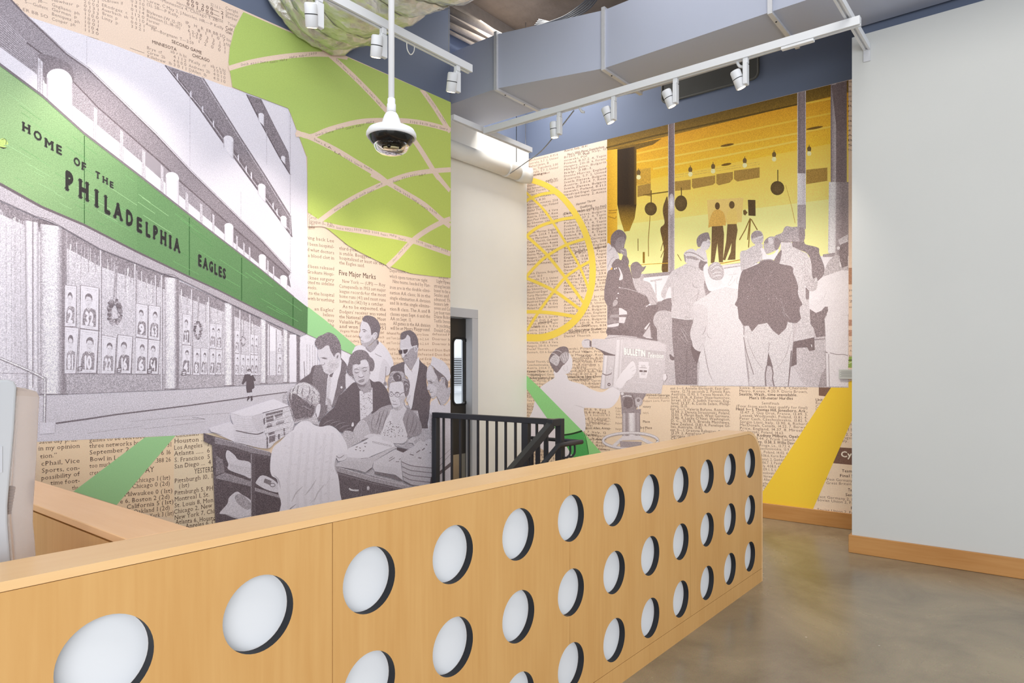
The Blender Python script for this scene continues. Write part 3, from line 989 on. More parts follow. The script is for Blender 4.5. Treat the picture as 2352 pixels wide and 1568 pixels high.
# ================================================================== printed murals: flat print laid on the walls
def print_mat():
    m, nt, b = newmat('mural_print')
    at_ = nd(nt, 'ShaderNodeVertexColor')
    at_.layer_name = 'Col'
    tc = nd(nt, 'ShaderNodeTexCoord')
    n1 = nd(nt, 'ShaderNodeTexNoise')
    n1.inputs['Scale'].default_value = 190
    n1.inputs['Detail'].default_value = 2.5
    n1.inputs['Roughness'].default_value = 0.75
    nt.links.new(tc.outputs['Object'], n1.inputs['Vector'])
    # grain: centred noise, its strength carried by the print's own alpha channel
    mr = nd(nt, 'ShaderNodeMapRange')
    mr.inputs['From Min'].default_value = 0.34
    mr.inputs['From Max'].default_value = 0.66
    mr.inputs['To Min'].default_value = -1.7
    mr.inputs['To Max'].default_value = 1.5
    nt.links.new(n1.outputs['Fac'], mr.inputs['Value'])
    mu = nd(nt, 'ShaderNodeMath', operation='MULTIPLY')
    nt.links.new(mr.outputs[0], mu.inputs[0])
    nt.links.new(at_.outputs['Alpha'], mu.inputs[1])
    ex = nd(nt, 'ShaderNodeMath', operation='EXPONENT')
    nt.links.new(mu.outputs[0], ex.inputs[0])
    vm = nd(nt, 'ShaderNodeVectorMath', operation='SCALE')
    nt.links.new(at_.outputs['Color'], vm.inputs[0])
    nt.links.new(ex.outputs[0], vm.inputs['Scale'])
    mn = nd(nt, 'ShaderNodeVectorMath', operation='MINIMUM')
    mn.inputs[1].default_value = (0.86, 0.86, 0.86)
    nt.links.new(vm.outputs[0], mn.inputs[0])
    nt.links.new(mn.outputs[0], b.inputs['Base Color'])
    b.inputs['Roughness'].default_value = 0.62
    b.inputs['Specular IOR Level'].default_value = 0.2
    return m
M_PRINT = print_mat()

TILE = {'1': (0, 0, 3.92), '2': (500, 0, 3.92), '3': (0, 400, 3.92), '4': (500, 400, 3.92), '5': (0, 800, 3.92), '6': (500, 800, 3.92),
        '7': (1000, 0, 3.92), '8': (1500, 0, 3.92), '9': (1000, 400, 3.92), '10': (1380, 400, 3.92), '11': (1000, 700, 3.92), '12': (1500, 800, 3.92),
        '13': (0, 1168, 3.92), '14': (1300, 960, 3.92), '15': (1752, 1100, 3.92), '16': (1752, 0, 3.92),
        'F1': (680, 710, 7.84), 'F2': (800, 810, 9.8), 'F3': (600, 870, 9.8), 'F4': (770, 960, 8.711), 'F5': (470, 910, 9.8), 'F6': (1200, 760, 6.533),
        'G1': (1390, 500, 7.84), 'G2': (1390, 660, 6.817), 'G3': (1670, 500, 7.84), 'G4': (1670, 690, 7.84), 'G5': (140, 640, 6.817), 'G6': (370, 660, 6.534),
        'P': (0, 0, 1.0)}

# ---- glyphs from the built-in font, as triangles and outline segments
GLY = {}
def glyph(ch):
    if ch in GLY:
        return GLY[ch]
    cu = bpy.data.curves.new('g', 'FONT')
    cu.body = ch
    cu.resolution_u = 2
    o = bpy.data.objects.new('g', cu)
    COL.objects.link(o)
    dg = bpy.context.evaluated_depsgraph_get()
    oe = o.evaluated_get(dg)
    me = oe.to_mesh()
    me.calc_loop_triangles()
    V = np.array([v.co[:2] for v in me.vertices]) if len(me.vertices) else np.zeros((0, 2))
    T = np.array([t.vertices[:] for t in me.loop_triangles], int) if len(me.loop_triangles) else np.zeros((0, 3), int)
    cnt = {}
    for p in me.polygons:
        for e in p.edge_keys:
            cnt[e] = cnt.get(e, 0) + 1
    bnd = [e for e, c in cnt.items() if c == 1]
    oe.to_mesh_clear()
    bpy.data.objects.remove(o, do_unlink=True)
    adv = (V[:, 0].max() + 0.075) if len(V) else 0.30
    # slab serifs: widen flat stem ends
    SV, ST = [], []
    if ch.isalpha() or ch in '1':
        for a, b in bnd:
            (xa, ya), (xb, yb_) = V[a], V[b]
            if abs(ya - yb_) < 1e-4 and 0.03 < abs(xa - xb) < 0.17:
                x0, x1 = min(xa, xb), max(xa, xb)
                s = 0.055
                hgt = 0.045
                k = len(SV)
                if ya < 0.02:
                    q = [(x0 - s, ya), (x1 + s, ya), (x1 + s, ya + hgt), (x0 - s, ya + hgt)]
                else:
                    q = [(x0 - s, ya - hgt), (x1 + s, ya - hgt), (x1 + s, ya), (x0 - s, ya)]
                SV += q
                ST += [(k, k + 1, k + 2), (k, k + 2, k + 3)]
    GLY[ch] = (V, T, adv, np.array(SV) if SV else np.zeros((0, 2)), np.array(ST, int) if ST else np.zeros((0, 3), int))
    return GLY[ch]

CAP = 0.69   # cap height of the built-in font relative to its size

class Print:
    STEP = 5.0e-5
    def __init__(self, axis, val, sign, duo):
        self.axis, self.val, self.sign, self.duo = axis, val, sign, duo
        self.parts = {}
        self.order = []
        self.cur = None
        self.boxes = []
        self.g = 0.25
        self.base = 1
    def part(self, name, g=0.25):
        self.cur = name
        self.g = g
        if name not in self.parts:
            self.parts[name] = dict(V=[], F=[], C=[], n=0)
            self.order.append(name)
    def col(self, c):
        if isinstance(c, (int, float)):
            t = (c / 255.0) ** 0.84
            d, l = self.duo
            return [s2l(d[i] + (l[i] - d[i]) * t) for i in range(3)]
        if isinstance(c, str):
            return [s2l(int(c[i:i + 2], 16)) for i in (0, 2, 4)]
        return [s2l(v) for v in c]
    def unproj(self, P):
        P = np.asarray(P, float)
        a = (P[:, 0] - CXP) / FPX
        dx = FW.x + RT.x * a
        dy = FW.y + RT.y * a
        dz = (HYP - P[:, 1]) / FPX
        if self.axis == 1:
            t = self.val / dy
        else:
            t = self.val / dx
        return np.stack([dx * t, dy * t, CAMH + dz * t], 1)
    def layer(self, P, n=1):
        x0, y0 = P.min(0)
        x1, y1 = P.max(0)
        L = self.base
        for (a0, b0, a1, b1, l) in self.boxes:
            if l >= L and a0 < x1 and a1 > x0 and b0 < y1 and b1 > y0:
                L = l + 1
        self.boxes.append((x0, y0, x1, y1, L))
        return L
    def add(self, P, F, C, g=None, L=None):
        """P pixels, F index tuples, C one colour or a colour per vertex (linear rgb)"""
        P = np.asarray(P, float)
        if len(P) == 0:
            return
        if L is None:
            L = self.layer(P)
        if self.axis == 1:
            P = np.stack([np.minimum(P[:, 0], 1034.4), np.maximum(P[:, 1], 235.0 + 0.4345 * (np.minimum(P[:, 0], 1034.4) - 1034))], 1)
        else:
            P = np.stack([np.clip(P[:, 0], 1209.6, 1961.5), np.maximum(P[:, 1], 182.0 - 0.2446 * (P[:, 0] - 1959))], 1)
        W = self.unproj(P)
        W[:, self.axis] += self.sign * self.STEP * L
        d = self.parts[self.cur]
        n = d['n']
        d['V'].append(W)
        d['F'] += [tuple(int(i) + n for i in f) for f in F]
        C = np.asarray(C, float)
        if C.ndim == 1:
            C = np.tile(C, (len(P), 1))
        al = np.full((len(P), 1), self.g if g is None else g)
        d['C'].append(np.hstack([C, al]))
        d['n'] += len(P)
    def pts(self, tile, s):
        if isinstance(s, str):
            v = [float(x) for x in s.replace(',', ' ').split()]
            P = np.array(v).reshape(-1, 2)
        else:
            P = np.array(s, float)
        ox, oy, k = TILE[tile]
        return P / k + np.array([ox, oy])
    @staticmethod
    def smooth(P, n=4):
        m = len(P)
        out = []
        for i in range(m):
            a, b, c, d = P[(i - 1) % m], P[i], P[(i + 1) % m], P[(i + 2) % m]
            for k in range(n):
                t = k / n
                out.append(0.5 * ((2 * b) + (c - a) * t + (2 * a - 5 * b + 4 * c - d) * t * t + (3 * b - a - 3 * c + d) * t ** 3))
        return np.array(out)
    def poly(self, tile, s, c, sm=0, g=None, grad=None):
        """grad: ((x0,y0),(x1,y1),c2) linear blend from c to c2 in tile coordinates"""
        P = self.pts(tile, s)
        if sm:
            P = self.smooth(P, sm)
        tr = tessellate_polygon([[Vector((x, y, 0)) for x, y in P]])
        C = np.array(self.col(c))
        if grad:
            a = self.pts(tile, [grad[0]])[0]
            b = self.pts(tile, [grad[1]])[0]
            t = np.clip(((P - a) @ (b - a)) / ((b - a) @ (b - a)), 0, 1)[:, None]
            C = C * (1 - t) + np.array(self.col(grad[2])) * t
        self.add(P, tr, C, g)
    def sp(self, tile, s, c, g=None, grad=None):
        self.poly(tile, s, c, 4, g, grad)
    def line(self, tile, s, w, c, sm=0, g=None, taper=False, w1=None):
        P = self.pts(tile, s)
        k = TILE[tile][2]
        if sm and len(P) > 2:
            Q = [P[0]] + list(P) + [P[-1]]
            out = []
            for i in range(1, len(Q) - 2):
                for j in range(sm):
                    t = j / sm
                    a, b, cc_, d = Q[i - 1], Q[i], Q[i + 1], Q[i + 2]
                    out.append(0.5 * ((2 * b) + (cc_ - a) * t + (2 * a - 5 * b + 4 * cc_ - d) * t * t + (3 * b - a - 3 * cc_ + d) * t ** 3))
            out.append(P[-1])
            P = np.array(out)
        T = np.gradient(P, axis=0)
        T /= np.maximum(np.linalg.norm(T, axis=1, keepdims=True), 1e-9)
        N = np.stack([-T[:, 1], T[:, 0]], 1)
        m = len(P)
        ww = np.full(m, w / k / 2)
        if w1 is not None:
            ww = np.linspace(w, w1, m) / k / 2
        if taper:
            ww = ww * (0.25 + 0.75 * np.sin(np.linspace(0, PI, m)))
        V = np.vstack([P + N * ww[:, None], P - N * ww[:, None]])
        F = [(i, i + 1, m + i + 1, m + i) for i in range(m - 1)]
        self.add(V, F, self.col(c), g)
    def blob(self, tile, cx, cy, rx, ry, c, cout=None, rot=0.0, g=None, n=18):
        k = TILE[tile][2]
        ctr = self.pts(tile, [(cx, cy)])[0]
        t = np.linspace(0, 2 * PI, n, endpoint=False)
        x, y = rx * np.cos(t) / k, ry * np.sin(t) / k
        R = np.stack([x * math.cos(rot) - y * math.sin(rot), x * math.sin(rot) + y * math.cos(rot)], 1) + ctr
        P = np.vstack([[ctr], R])
        F = [(0, i + 1, (i + 1) % n + 1) for i in range(n)]
        C = np.array([self.col(c)] + [self.col(cout if cout is not None else c)] * n)
        self.add(P, F, C, g)
    def ring(self, tile, cx, cy, rx, ry, w, c, rot=0.0, a0=0, a1=2 * PI, g=None):
        t = np.linspace(a0, a1, 25)
        x, y = rx * np.cos(t), ry * np.sin(t)
        pts = np.stack([x * math.cos(rot) - y * math.sin(rot) + cx, x * math.sin(rot) + y * math.cos(rot) + cy], 1)
        self.line(tile, pts, w, c, g=g)
    def strip(self, tile, quad, cols, g=None, pos=None):
        """quad tl,tr,br,bl with colours from left to right"""
        Q = self.pts(tile, quad)
        n = len(cols)
        pos = pos or [i / (n - 1) for i in range(n)]
        V, C = [], []
        for t, c in zip(pos, cols):
            V += [Q[0] * (1 - t) + Q[1] * t, Q[3] * (1 - t) + Q[2] * t]
            C += [self.col(c)] * 2
        F = [(2 * i, 2 * i + 2, 2 * i + 3, 2 * i + 1) for i in range(n - 1)]
        self.add(V, F, np.array(C), g)
    def text(self, tile, s, x0, y0, x1, y1, h, c, serif=False, h1=None, bold=0.0, just=True, g=0.12, shear=0.0):
        """one printed line: baseline from (x0,y0) to (x1,y1) in tile coordinates, cap height h"""
        k = TILE[tile][2]
        A, B = self.pts(tile, [(x0, y0), (x1, y1)])
        adv = []
        for ch in s:
            adv.append(glyph(ch)[2] if ch != ' ' else 0.27)
        tot = sum(adv)
        h0, hh1 = 1.14 * h / k, 1.14 * (h1 or h) / k
        X = B - A
        ln = np.linalg.norm(X)
        X = X / ln
        sx = ln / tot
        groups = {}
        cur = 0.0
        rep = [(0, 0)] if not bold else [(-bold, 0), (bold, 0), (0, bold), (0, -bold)]
        for ch, ad in zip(s, adv):
            if ch != ' ':
                gv, gt, _, sv, stt = glyph(ch)
                for ri, (dx, dy) in enumerate(rep):
                    for si, (vv, tt) in enumerate(((gv, gt), (sv, stt)) if serif else ((gv, gt),)):
                        if len(vv) == 0:
                            continue
                        G = groups.setdefault(2 * ri + si, [[], [], 0])
                        hx_ = cur + vv[:, 0] + dx + shear * vv[:, 1]
                        hs = (h0 + (hh1 - h0) * np.clip(hx_ / tot, 0, 1)) / CAP
                        P = A + hx_[:, None] * sx * X
                        P = P.copy()
                        P[:, 1] -= (vv[:, 1] + dy) * hs
                        G[0].append(P)
                        G[1] += [tuple(t_ + G[2]) for t_ in tt]
                        G[2] += len(P)
            cur += ad
        if groups:
            L = self.layer(np.vstack([p for G in groups.values() for p in G[0]]))
            for k_, G in groups.items():      # overlapping strokes never share a plane
                self.add(np.vstack(G[0]), G[1], self.col(c), g, L + 0.11 * k_)
    def build(self, parent, nice):
        for nm in self.order:
            d = self.parts[nm]
            if not d['n']:
                continue
            V = np.vstack(d['V'])
            C = np.vstack(d['C'])
            me = bpy.data.meshes.new(nm)
            me.from_pydata(V.tolist(), [], d['F'])
            ca_ = me.color_attributes.new('Col', 'FLOAT_COLOR', 'POINT')
            ca_.data.foreach_set('color', C.astype(np.float32).ravel())
            me.materials.append(M_PRINT)
            # face every polygon towards the room
            me.update()
            o = bpy.data.objects.new(nm.split('|')[0], me)
            reg(o, parent)
            if nm in nice:
                o['label'] = nice[nm]
# ------------------------------------------------------------------ left mural
A = Print(1, YA, -1, ((57, 44, 49), (241, 238, 251)))
random.seed(5)
INK = (96, 74, 64)
INKL = (128, 104, 92)
PAPER = (238, 213, 194)
A.part('newsprint_sheet', 0.06)
uA = [(-0.5, -0.8), (XAE, -0.8), (XAE, ZT), (-0.5, ZT)]
# the sheet itself, straight in wall coordinates
d_ = A.parts['newsprint_sheet']
def sheet(pr, pts3, cols):
    d = pr.parts[pr.cur]
    n = d['n']
    d['V'].append(np.array(pts3, float))
    d['F'].append(tuple(range(n, n + len(pts3))))
    d['C'].append(np.hstack([np.array([pr.col(c) for c in cols]), np.full((len(pts3), 1), 0.07)]))
    d['n'] += len(pts3)
e_ = A.STEP
sheet(A, [(-0.5, YA - e_, -0.8), (XAE, YA - e_, -0.8), (XAE, YA - e_, ZT), (-0.5, YA - e_, ZT)], [(240, 216, 186), (240, 214, 190), (232, 208, 192), (226, 206, 192)])
A.base = 2
# slightly different sheets pasted together
A.poly('P', '92 1000 400 988 398 1190 92 1130', (243, 213, 182), g=0.06)
A.poly('P', '400 990 495 985 500 1215 400 1205', (234, 216, 190), g=0.06)
A.part('newsprint_text', 0.1)
def tx(tile, h, c, serif, rows, bold=0.0, h1=None):
    for (s, x0, y0, x1, y1) in rows:
        A.text(tile, s, x0, y0, x1, y1, h, c, serif, h1, bold)
tx('4', 26, INKL, True, [
    ('ning back Lee', 800, 583, 1050, 615), ('d been hospital-', 798, 638, 1050, 668), ('d what doctors', 806, 690, 1050, 722), ('a blood clot in', 812, 744, 1050, 770),
    ('d been released', 806, 840, 1050, 865), ('Graduate Hospi-', 806, 890, 1050, 915), ('knee surgery', 828, 945, 1050, 965), ('cted to sideline', 808, 985, 1050, 1005),
    ('weeks.', 806, 1030, 895, 1038), ('to the hospital', 822, 1082, 1050, 1103), ('with breathing', 808, 1130, 1050, 1150), ("an Eagles'", 870, 1225, 1050, 1238),
    ('believe', 948, 1275, 1050, 1285), ('may', 990, 1325, 1050, 1333), ('be', 1010, 1368, 1050, 1374),
    ('The', 1130, 630, 1172, 636), ('third-year running', 1095, 680, 1400, 710), ('is stable. Bouggess', 1095, 724, 1380, 758), ('hospitalized at least six days', 1095, 765, 1515, 822),
    ('the Eagles said.', 1095, 808, 1325, 838),
    ('New York — (UPI) — Roy', 1120, 975, 1510, 1012), ('Camapanella in 1953 set major', 1093, 1020, 1515, 1058), ('league records for the most', 1095, 1066, 1515, 1102),
    ('home runs (41) and most runs', 1095, 1110, 1515, 1146), ('batted in (142) by a catcher.', 1095, 1155, 1500, 1188), ('As to be expected, the', 1125, 1203, 1515, 1232),
    ("Dodgers' receiver was voted", 1095, 1250, 1515, 1276), ("the National League's Most", 1095, 1295, 1515, 1320), ('Valuable Player one season', 1095, 1340, 1515, 1362), ('and won MVP in 1951', 1095, 1382, 1515, 1400),
    ('Department, won the', 1548, 880, 1800, 900), ('which opens tomorrow night.', 1548, 930, 1895, 972), ('Nine teams, headed by Flat-', 1575, 977, 1915, 1016), ('iron are in the double elimi-', 1550, 1030, 1915, 1063),
    ('nation AA class; 16 in the', 1550, 1078, 1915, 1112), ('single elimination A division', 1550, 1125, 1915, 1158), ('and 16 in the single elimina-', 1550, 1170, 1915, 1202),
    ('tion B class. The A and B', 1552, 1225, 1915, 1249), ('classes open Sept. 6 and the', 1552, 1270, 1915, 1294), ('AA on Sept. 11.', 1555, 1312, 1745, 1326), ('All games in the AA division', 1580, 1355, 1915, 1376),
    ('will be at Myers Playground.', 1555, 1398, 1915, 1413),
    ('not good.', 1990, 938, 2080, 946), ('Light flywe', 1970, 975, 2094, 992), ('strong becom', 1948, 1018, 2094, 1033), ('boxer to be e', 1948, 1058, 2094, 1075), ('Seales and', 1948, 1098, 2080, 1112),
    ('advanced. Th', 1948, 1138, 2094, 1152), ('boxers left', 1948, 1178, 2080, 1190), ('seven and Co', 1948, 1216, 2094, 1230), ('Ley bout tom', 1948, 1256, 2094, 1268), ('Duane Bobic', 1948, 1293, 2094, 1305),
    ('Teofilo Steven', 1948, 1333, 2094, 1344), ('In yachting', 1970, 1375, 2094, 1386), ('Donald Coha', 1948, 1416, 2094, 1426)])
A.text('4', 'Five Major Marks', 1090, 906, 1425, 946, 40, (92, 72, 64), False, bold=0.012)
fill = ['defeated Paul Roscoe and Larry Stone', 'and Tom Ludwig, Susan Sibley 6-2, 6-4', 'Virginia Wade and Betty Stove def', 'a.d. Kathy Kemper, Mona Schallau', 'defeated Cynthia Doerner and Karen', 'Valerie Ziegenfuss and Wendy Overton',
        'Patti Hogan and Denise Triolo bt', 'and Brian Gottfried, Alex Mayer', 'Dick Stockton and Erik van Dillen', 'Raz Reid defeated Peter Fishbach', 'Gene Scott and Dick Dell, 7-6, 6-3', 'Cliff Drysdale and Roger Taylor']
def filler(tile, x0, x1, y0, y1, step, h, c, slope0, slope1, seed, serif=False, pr=A, words=None):
    rnd = random.Random(seed)
    y = y0
    F_ = words or fill
    while y < y1:
        s = rnd.choice(F_)
        sl_ = slope0 + (slope1 - slope0) * (y - y0) / max(1, (y1 - y0))
        pr.text(tile, s, x0, y, x1, y + sl_ * (x1 - x0), h, c, serif)
        y += step
filler('4', 1100, 1500, 1420, 1560, 44, 20, (150, 116, 96), 0.04, 0.02, 1)
filler('4', 1520, 1900, 1440, 1560, 44, 20, (150, 116, 96), 0.04, 0.02, 2)
filler('4', 1930, 2092, 1448, 1560, 44, 20, (150, 116, 96), 0.05, 0.03, 3, words=['and Anders', 'defeated P', 'Gene Scot', 'Dick Dell', 'Doerner b'])
filler('6', 1535, 1800, 15, 215, 42, 20, (160, 122, 98), 0.03, 0.0, 4, words=['Kathy Kemper, Mona S', 'and Susan Sibley, 6-4', 'Virginia Wade, 6-2'])
filler('6', 1800, 2092, 20, 420, 42, 20, (160, 122, 98), 0.03, 0.0, 5, words=['and Erik van Dillen', 'Eddie Dibbs def. Ma', 'defeated Don Bell', 'Stan Smith and Jim'])
tx('5', 34, INK, True, [
    ('Saturday p. m.', 350, 858, 700, 836), ('in my opinion', 345, 919, 720, 893), ('tion.”', 362, 990, 515, 976), ('cPhail, Vice', 370, 1056, 722, 1026), ('Sports, con-', 375, 1119, 722, 1091), ('possibility of', 370, 1185, 722, 1144),
    ('time foot-', 455, 1229, 722, 1206), ('the', 650, 1272, 705, 1268),
    ('games to be televised', 805, 842, 1310, 806), ('three networks by', 805, 896, 1262, 866), ('September 2', 805, 956, 1165, 926), ('Bowl in Los', 808, 1016, 1120, 998), ('too much', 806, 1076, 1000, 1058), ('crease', 806, 1140, 930, 1128),
    ('6 31', 1470, 890, 1545, 882), ('6 16', 1450, 960, 1540, 950), ('.388 26', 1395, 1030, 1540, 1016), ('Chicago 1 (1st)', 1215, 1207, 1535, 1178), ('Chicago 0 (2d)', 1190, 1260, 1532, 1231),
    ('Milwaukee 0 (1st)', 1120, 1332, 1555, 1296), ('e 6, Boston 2 (2d)', 1080, 1396, 1530, 1350), ('e, California 5 (1st)', 1080, 1452, 1565, 1394), ('Oakland 1 (2d)', 1200, 1490, 1530, 1450), ('New York 3 (1st)', 1250, 1540, 1565, 1497),
    ('Cincinnati ..', 1580, 800, 1830, 778), ('Houston .....', 1568, 853, 1880, 830), ('Los Angeles   7', 1566, 913, 1892, 880), ('Atlanta .....  6', 1568, 966, 1892, 935), ('S. Francisco  5', 1570, 1023, 1892, 990), ('San Diego ...  4', 1570, 1081, 1902, 1040),
    ('Pittsburgh 10, 1', 1570, 1212, 1915, 1165), ('(1st)', 1610, 1257, 1705, 1243), ('Pittsburgh 5, PH', 1570, 1320, 1920, 1274), ('Montreal 1, St.', 1570, 1377, 1888, 1330), ('St. Louis 8, Mon', 1570, 1432, 1922, 1380),
    ('Chicago 2, New', 1565, 1490, 1912, 1428), ('New York 7, Chi', 1570, 1542, 1932, 1480)])
tx('13', 34, INK, True, [('Atlanta 6, Housto', 1580, 140, 1945, 98), ('Los Angeles 6, C', 1580, 190, 1940, 135), ('San Diego 2', 1580, 240, 1940, 180)])
tx('5', 40, (78, 60, 52), True, [('TODAY', 1180, 1128, 1390, 1108), ('YESTERDA', 1750, 1127, 1960, 1102)])
# box scores at the top, sans letters
BX = (136, 118, 110)
tx('1', 24, BX, False, [
    ('H  R ER BB SO', 85, 58, 435, 168), ('S—Gullett', 222, 25, 435, 92), ('JB—', 345, 15, 432, 42), ('Stahl p', 30, 15, 170, 55),
    ('Newhasr  p', 465, 10, 715, 65), ('Gagliano  ph', 465, 52, 718, 138), ('Garman  p', 465, 92, 695, 168), ('Beniquez  ph', 465, 136, 720, 214), ('Cooper  ph', 465, 182, 680, 240),
    ('OLBrown  lf', 915, 10, 1110, 45), ('ERodrgez  c', 915, 55, 1150, 130), ('Auerbach  sh', 915, 92, 1155, 172), ('Brett  p', 920, 130, 1060, 180), ('Linzy  p', 915, 168, 1065, 222),
    ('Carew, C May 2, J.Nettles. HR—P Kelly', 1320, 12, 2015, 270), ('(S). SB—P Kelly.', 1320, 48, 1615, 162), ('EUB—Minnesota 4, Chicago 1. 2B—', 1330, -30, 2010, 215), ('Herrmann. DP—Minnesota', 1590, 35, 2010, 200),
    ('Blyleven (W,12-15)', 1320, 112, 1640, 236), ('Bahnsen (L,18-15)', 1320, 150, 1625, 264), ('Forster', 1320, 190, 1440, 232), ('Aosta', 1312, 226, 1415, 262), ('PB—Borgmann  T—2:59', 1360, 270, 1745, 405),
    ('IP    H   R  ER BB SO', 1670, 214, 2030, 348), ('9     8   1   1   0  7', 1690, 250, 2030, 382), ('6 2-3 8   3   3   1  3', 1690, 286, 2030, 418), ('1 1-3 0   0   0   0  1', 1700, 320, 2030, 450), ('1     1   2   0   0  1', 1700, 352, 2030, 484),
    ('Brye  cf', 1322, 440, 1460, 488), ('Carew  2b', 1325, 480, 1490, 532), ('Killebrew  1b', 1325, 516, 1550, 588), ('ab r h bi', 1535, 472, 1680, 524), ('4 1 1 2', 1560, 520, 1680, 562), ('4 0 0 0', 1560, 556, 1680, 598), ('3 0 1 1', 1560, 592, 1680, 634),
    ('PKelly  rf', 1700, 556, 1855, 610), ('Andrews  2b', 1700, 602, 1892, 664), ('DAllen  1b', 1700, 640, 1862, 692), ('Melton 3b', 1700, 676, 1850, 726), ('ab r h bi', 1895, 602, 2032, 650), ('3 0 0 0', 1920, 640, 2032, 680), ('4 0 1 0', 1920, 676, 2032, 716), ('4 0 1 0', 1920, 712, 2032, 752),
    ('32 1 6 1—', 1895, 52, 2010, 98), ('Cwright', 2030, 82, 2145, 126), ('Spencer', 2030, 118, 2150, 164), ('Barber', 2030, 152, 2140, 196), ('Total', 2050, 222, 2120, 250), ('Blyleven', 2040, 366, 2100, 392), ('McMahon', 2035, 408, 2095, 436)])
tx('1', 25, (104, 82, 74), False, [('MINNESOTA', 1368, 388, 1592, 462), ('SECOND GAME', 1545, 384, 1818, 492), ('CHICAGO', 1730, 508, 1888, 562), ('Calif.', 2030, 258, 2105, 290), ('Oak', 2030, 292, 2090, 318), ('0 0 0  2 0 0— 2', 1680, 10, 2015, 135), ('0 0 1  0 0 0— 1', 1680, 45, 2010, 172)], bold=0.014)
rnd = random.Random(4)
for x0, ys, xe in ((755, range(-10, 280, 36), 890), (1178, range(-20, 260, 38), 1302)):
    for y in ys:
        A.text('1', ' '.join(rnd.choice('0000111234') for _ in range(4)), x0, y, xe, y + 42, 24, BX)
A.line('1', '745 315 890 355', 3, BX)
A.line('1', '1170 432 1300 478', 4, BX)

# ---- the printed building
A.part('printed_building', 0.30)
A.poly('P', '-260 -160 0 12 30 26 64 38 107 52 189 79 225 92 268 106 334 131 377 148 467 179 518 198 531 201 567 214 600 226 661 249 667 262 703 360 705 400 707 700 705 768 729 778 784 803 832 828 832 990 480 994 469 995 403 1000 92 1014 -260 1032', 226,
       g=0.10, grad=((300, 150), (330, 1000), 204))
A.poly('P', '661 249 667 262 703 360 705 400 707 690 674 640 666 400 662 300', 216, g=0.08)
# sidewalk and plinth
A.poly('P', '-260 1012 128 972 265 952 434 931 600 908 720 892 832 885 832 992 469 995 403 1000 92 1014 -260 1032', 190, g=0.16, grad=((300, 930), (300, 1010), 206))
A.poly('P', '-260 915 0 908 152 904 411 893 538 885 690 877 832 868 832 888 720 893 600 909 434 932 265 953 128 973 -260 1014', 196, g=0.2)
for (p, w) in (('128 972 200 962 265 952 434 931 520 919 600 908 660 900', 4.0), ('-60 995 60 981', 3)):
    A.line('P', p, w, 74, w1=2.2)
for (p, w) in (('300 968 430 955 560 946', 1), ('330 985 470 968', 1), ('400 964 470 962 440 958', 1.2), ('200 995 330 978', 1)):
    A.line('P', p, w, 150)
# soffits, windows and white sills of the upper floors
SOF = 118
A.poly('P', '-260 -330 61 38 153 125 201 158 357 309 436 393 600 553 668 627 663 633 602 579 500 492 413 416 377 380 224 246 166 185 99 126 61 98 0 34 -260 -190', SOF, g=0.34, grad=((100, 80), (640, 600), 96))
A.poly('P', '-260 -190 0 34 61 98 99 126 166 185 224 246 377 380 413 416 500 492 602 579 663 633 668 660 602 612 536 556 485 510 413 449 326 373 275 329 214 279 166 241 76 164 0 108 -260 -90', 108, g=0.32, grad=((60, 150), (640, 620), 84))
# window blinds as fine lines
for i in range(13):
    t = (i + 0.5) / 13
    pts_ = []
    for (x, a, b) in ((-60, -18, 62), (0, 34, 108), (76, 110, 164), (166, 188, 240), (214, 236, 278), (326, 334, 373), (413, 418, 448), (485, 480, 510)):
        pts_.append((x, a + (b - a) * t))
    A.line('P', pts_, 1.3, 168, w1=0.6)
A.line('P', '61 98 99 126 166 185 224 246 377 380 413 416 500 492 602 579 663 633', 3.2, 62)
A.line('P', '-100 -132 61 38 153 125 201 158 357 309 436 393 600 553 668 627', 4.0, 70, w1=2.0)
A.line('P', '50 25 153 120 205 156 357 303 436 388 600 549 668 622', 1.6, 150)
# deep shade round the near pillar
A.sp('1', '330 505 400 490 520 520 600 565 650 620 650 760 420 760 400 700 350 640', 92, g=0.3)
def pillar(x0, x1, yt, yb0, yb1):
    A.strip('P', [(x0, yt + (x1 - x0) * 0.42), (x1, yt + (x1 - x0) * 0.60), (x1, yb1), (x0, yb0)], [150, 226, 232, 226, 205, 150], pos=[0, 0.12, 0.45, 0.75, 0.92, 1], g=0.08)
    w_, h_ = x1 - x0, (x1 - x0) * 0.42
    arc = [(x0 + w_ * (0.5 - 0.5 * math.cos(PI * k / 12)), yt + h_ * (1.0 - math.sin(PI * k / 12)) + 0.2 * w_ * k / 12) for k in range(13)]
    A.poly('P', arc + [(x1 - 0.1 * w_, yt + h_ + 0.3 * w_), (x0 + 0.1 * w_, yt + h_ + 0.1 * w_)], 229, g=0.08)
pillar(107, 166, 152, 236, 286)
for (x, ya_, yb2, w) in ((92, 130, 226, 13), (219, 244, 322, 9), (279, 296, 376, 8), (330, 342, 420, 8), (372, 378, 445, 7), (429, 440, 500, 7), (462, 465, 512, 6), (490, 490, 535, 5), (544, 540, 575, 4), (560, 556, 590, 4), (573, 566, 598, 4), (615, 596, 630, 4), (628, 610, 642, 3)):
    A.strip('P', [(x - w / 2, ya_), (x + w / 2, ya_ + w), (x + w / 2, yb2 + w), (x - w / 2, yb2)], [120, 205, 150, 210, 130], g=0.2)
pillar(380, 411, 392, 446, 474)
pillar(515, 536, 510, 556, 572)
pillar(594, 611, 582, 614, 628)
pillar(643, 660, 630, 652, 664)
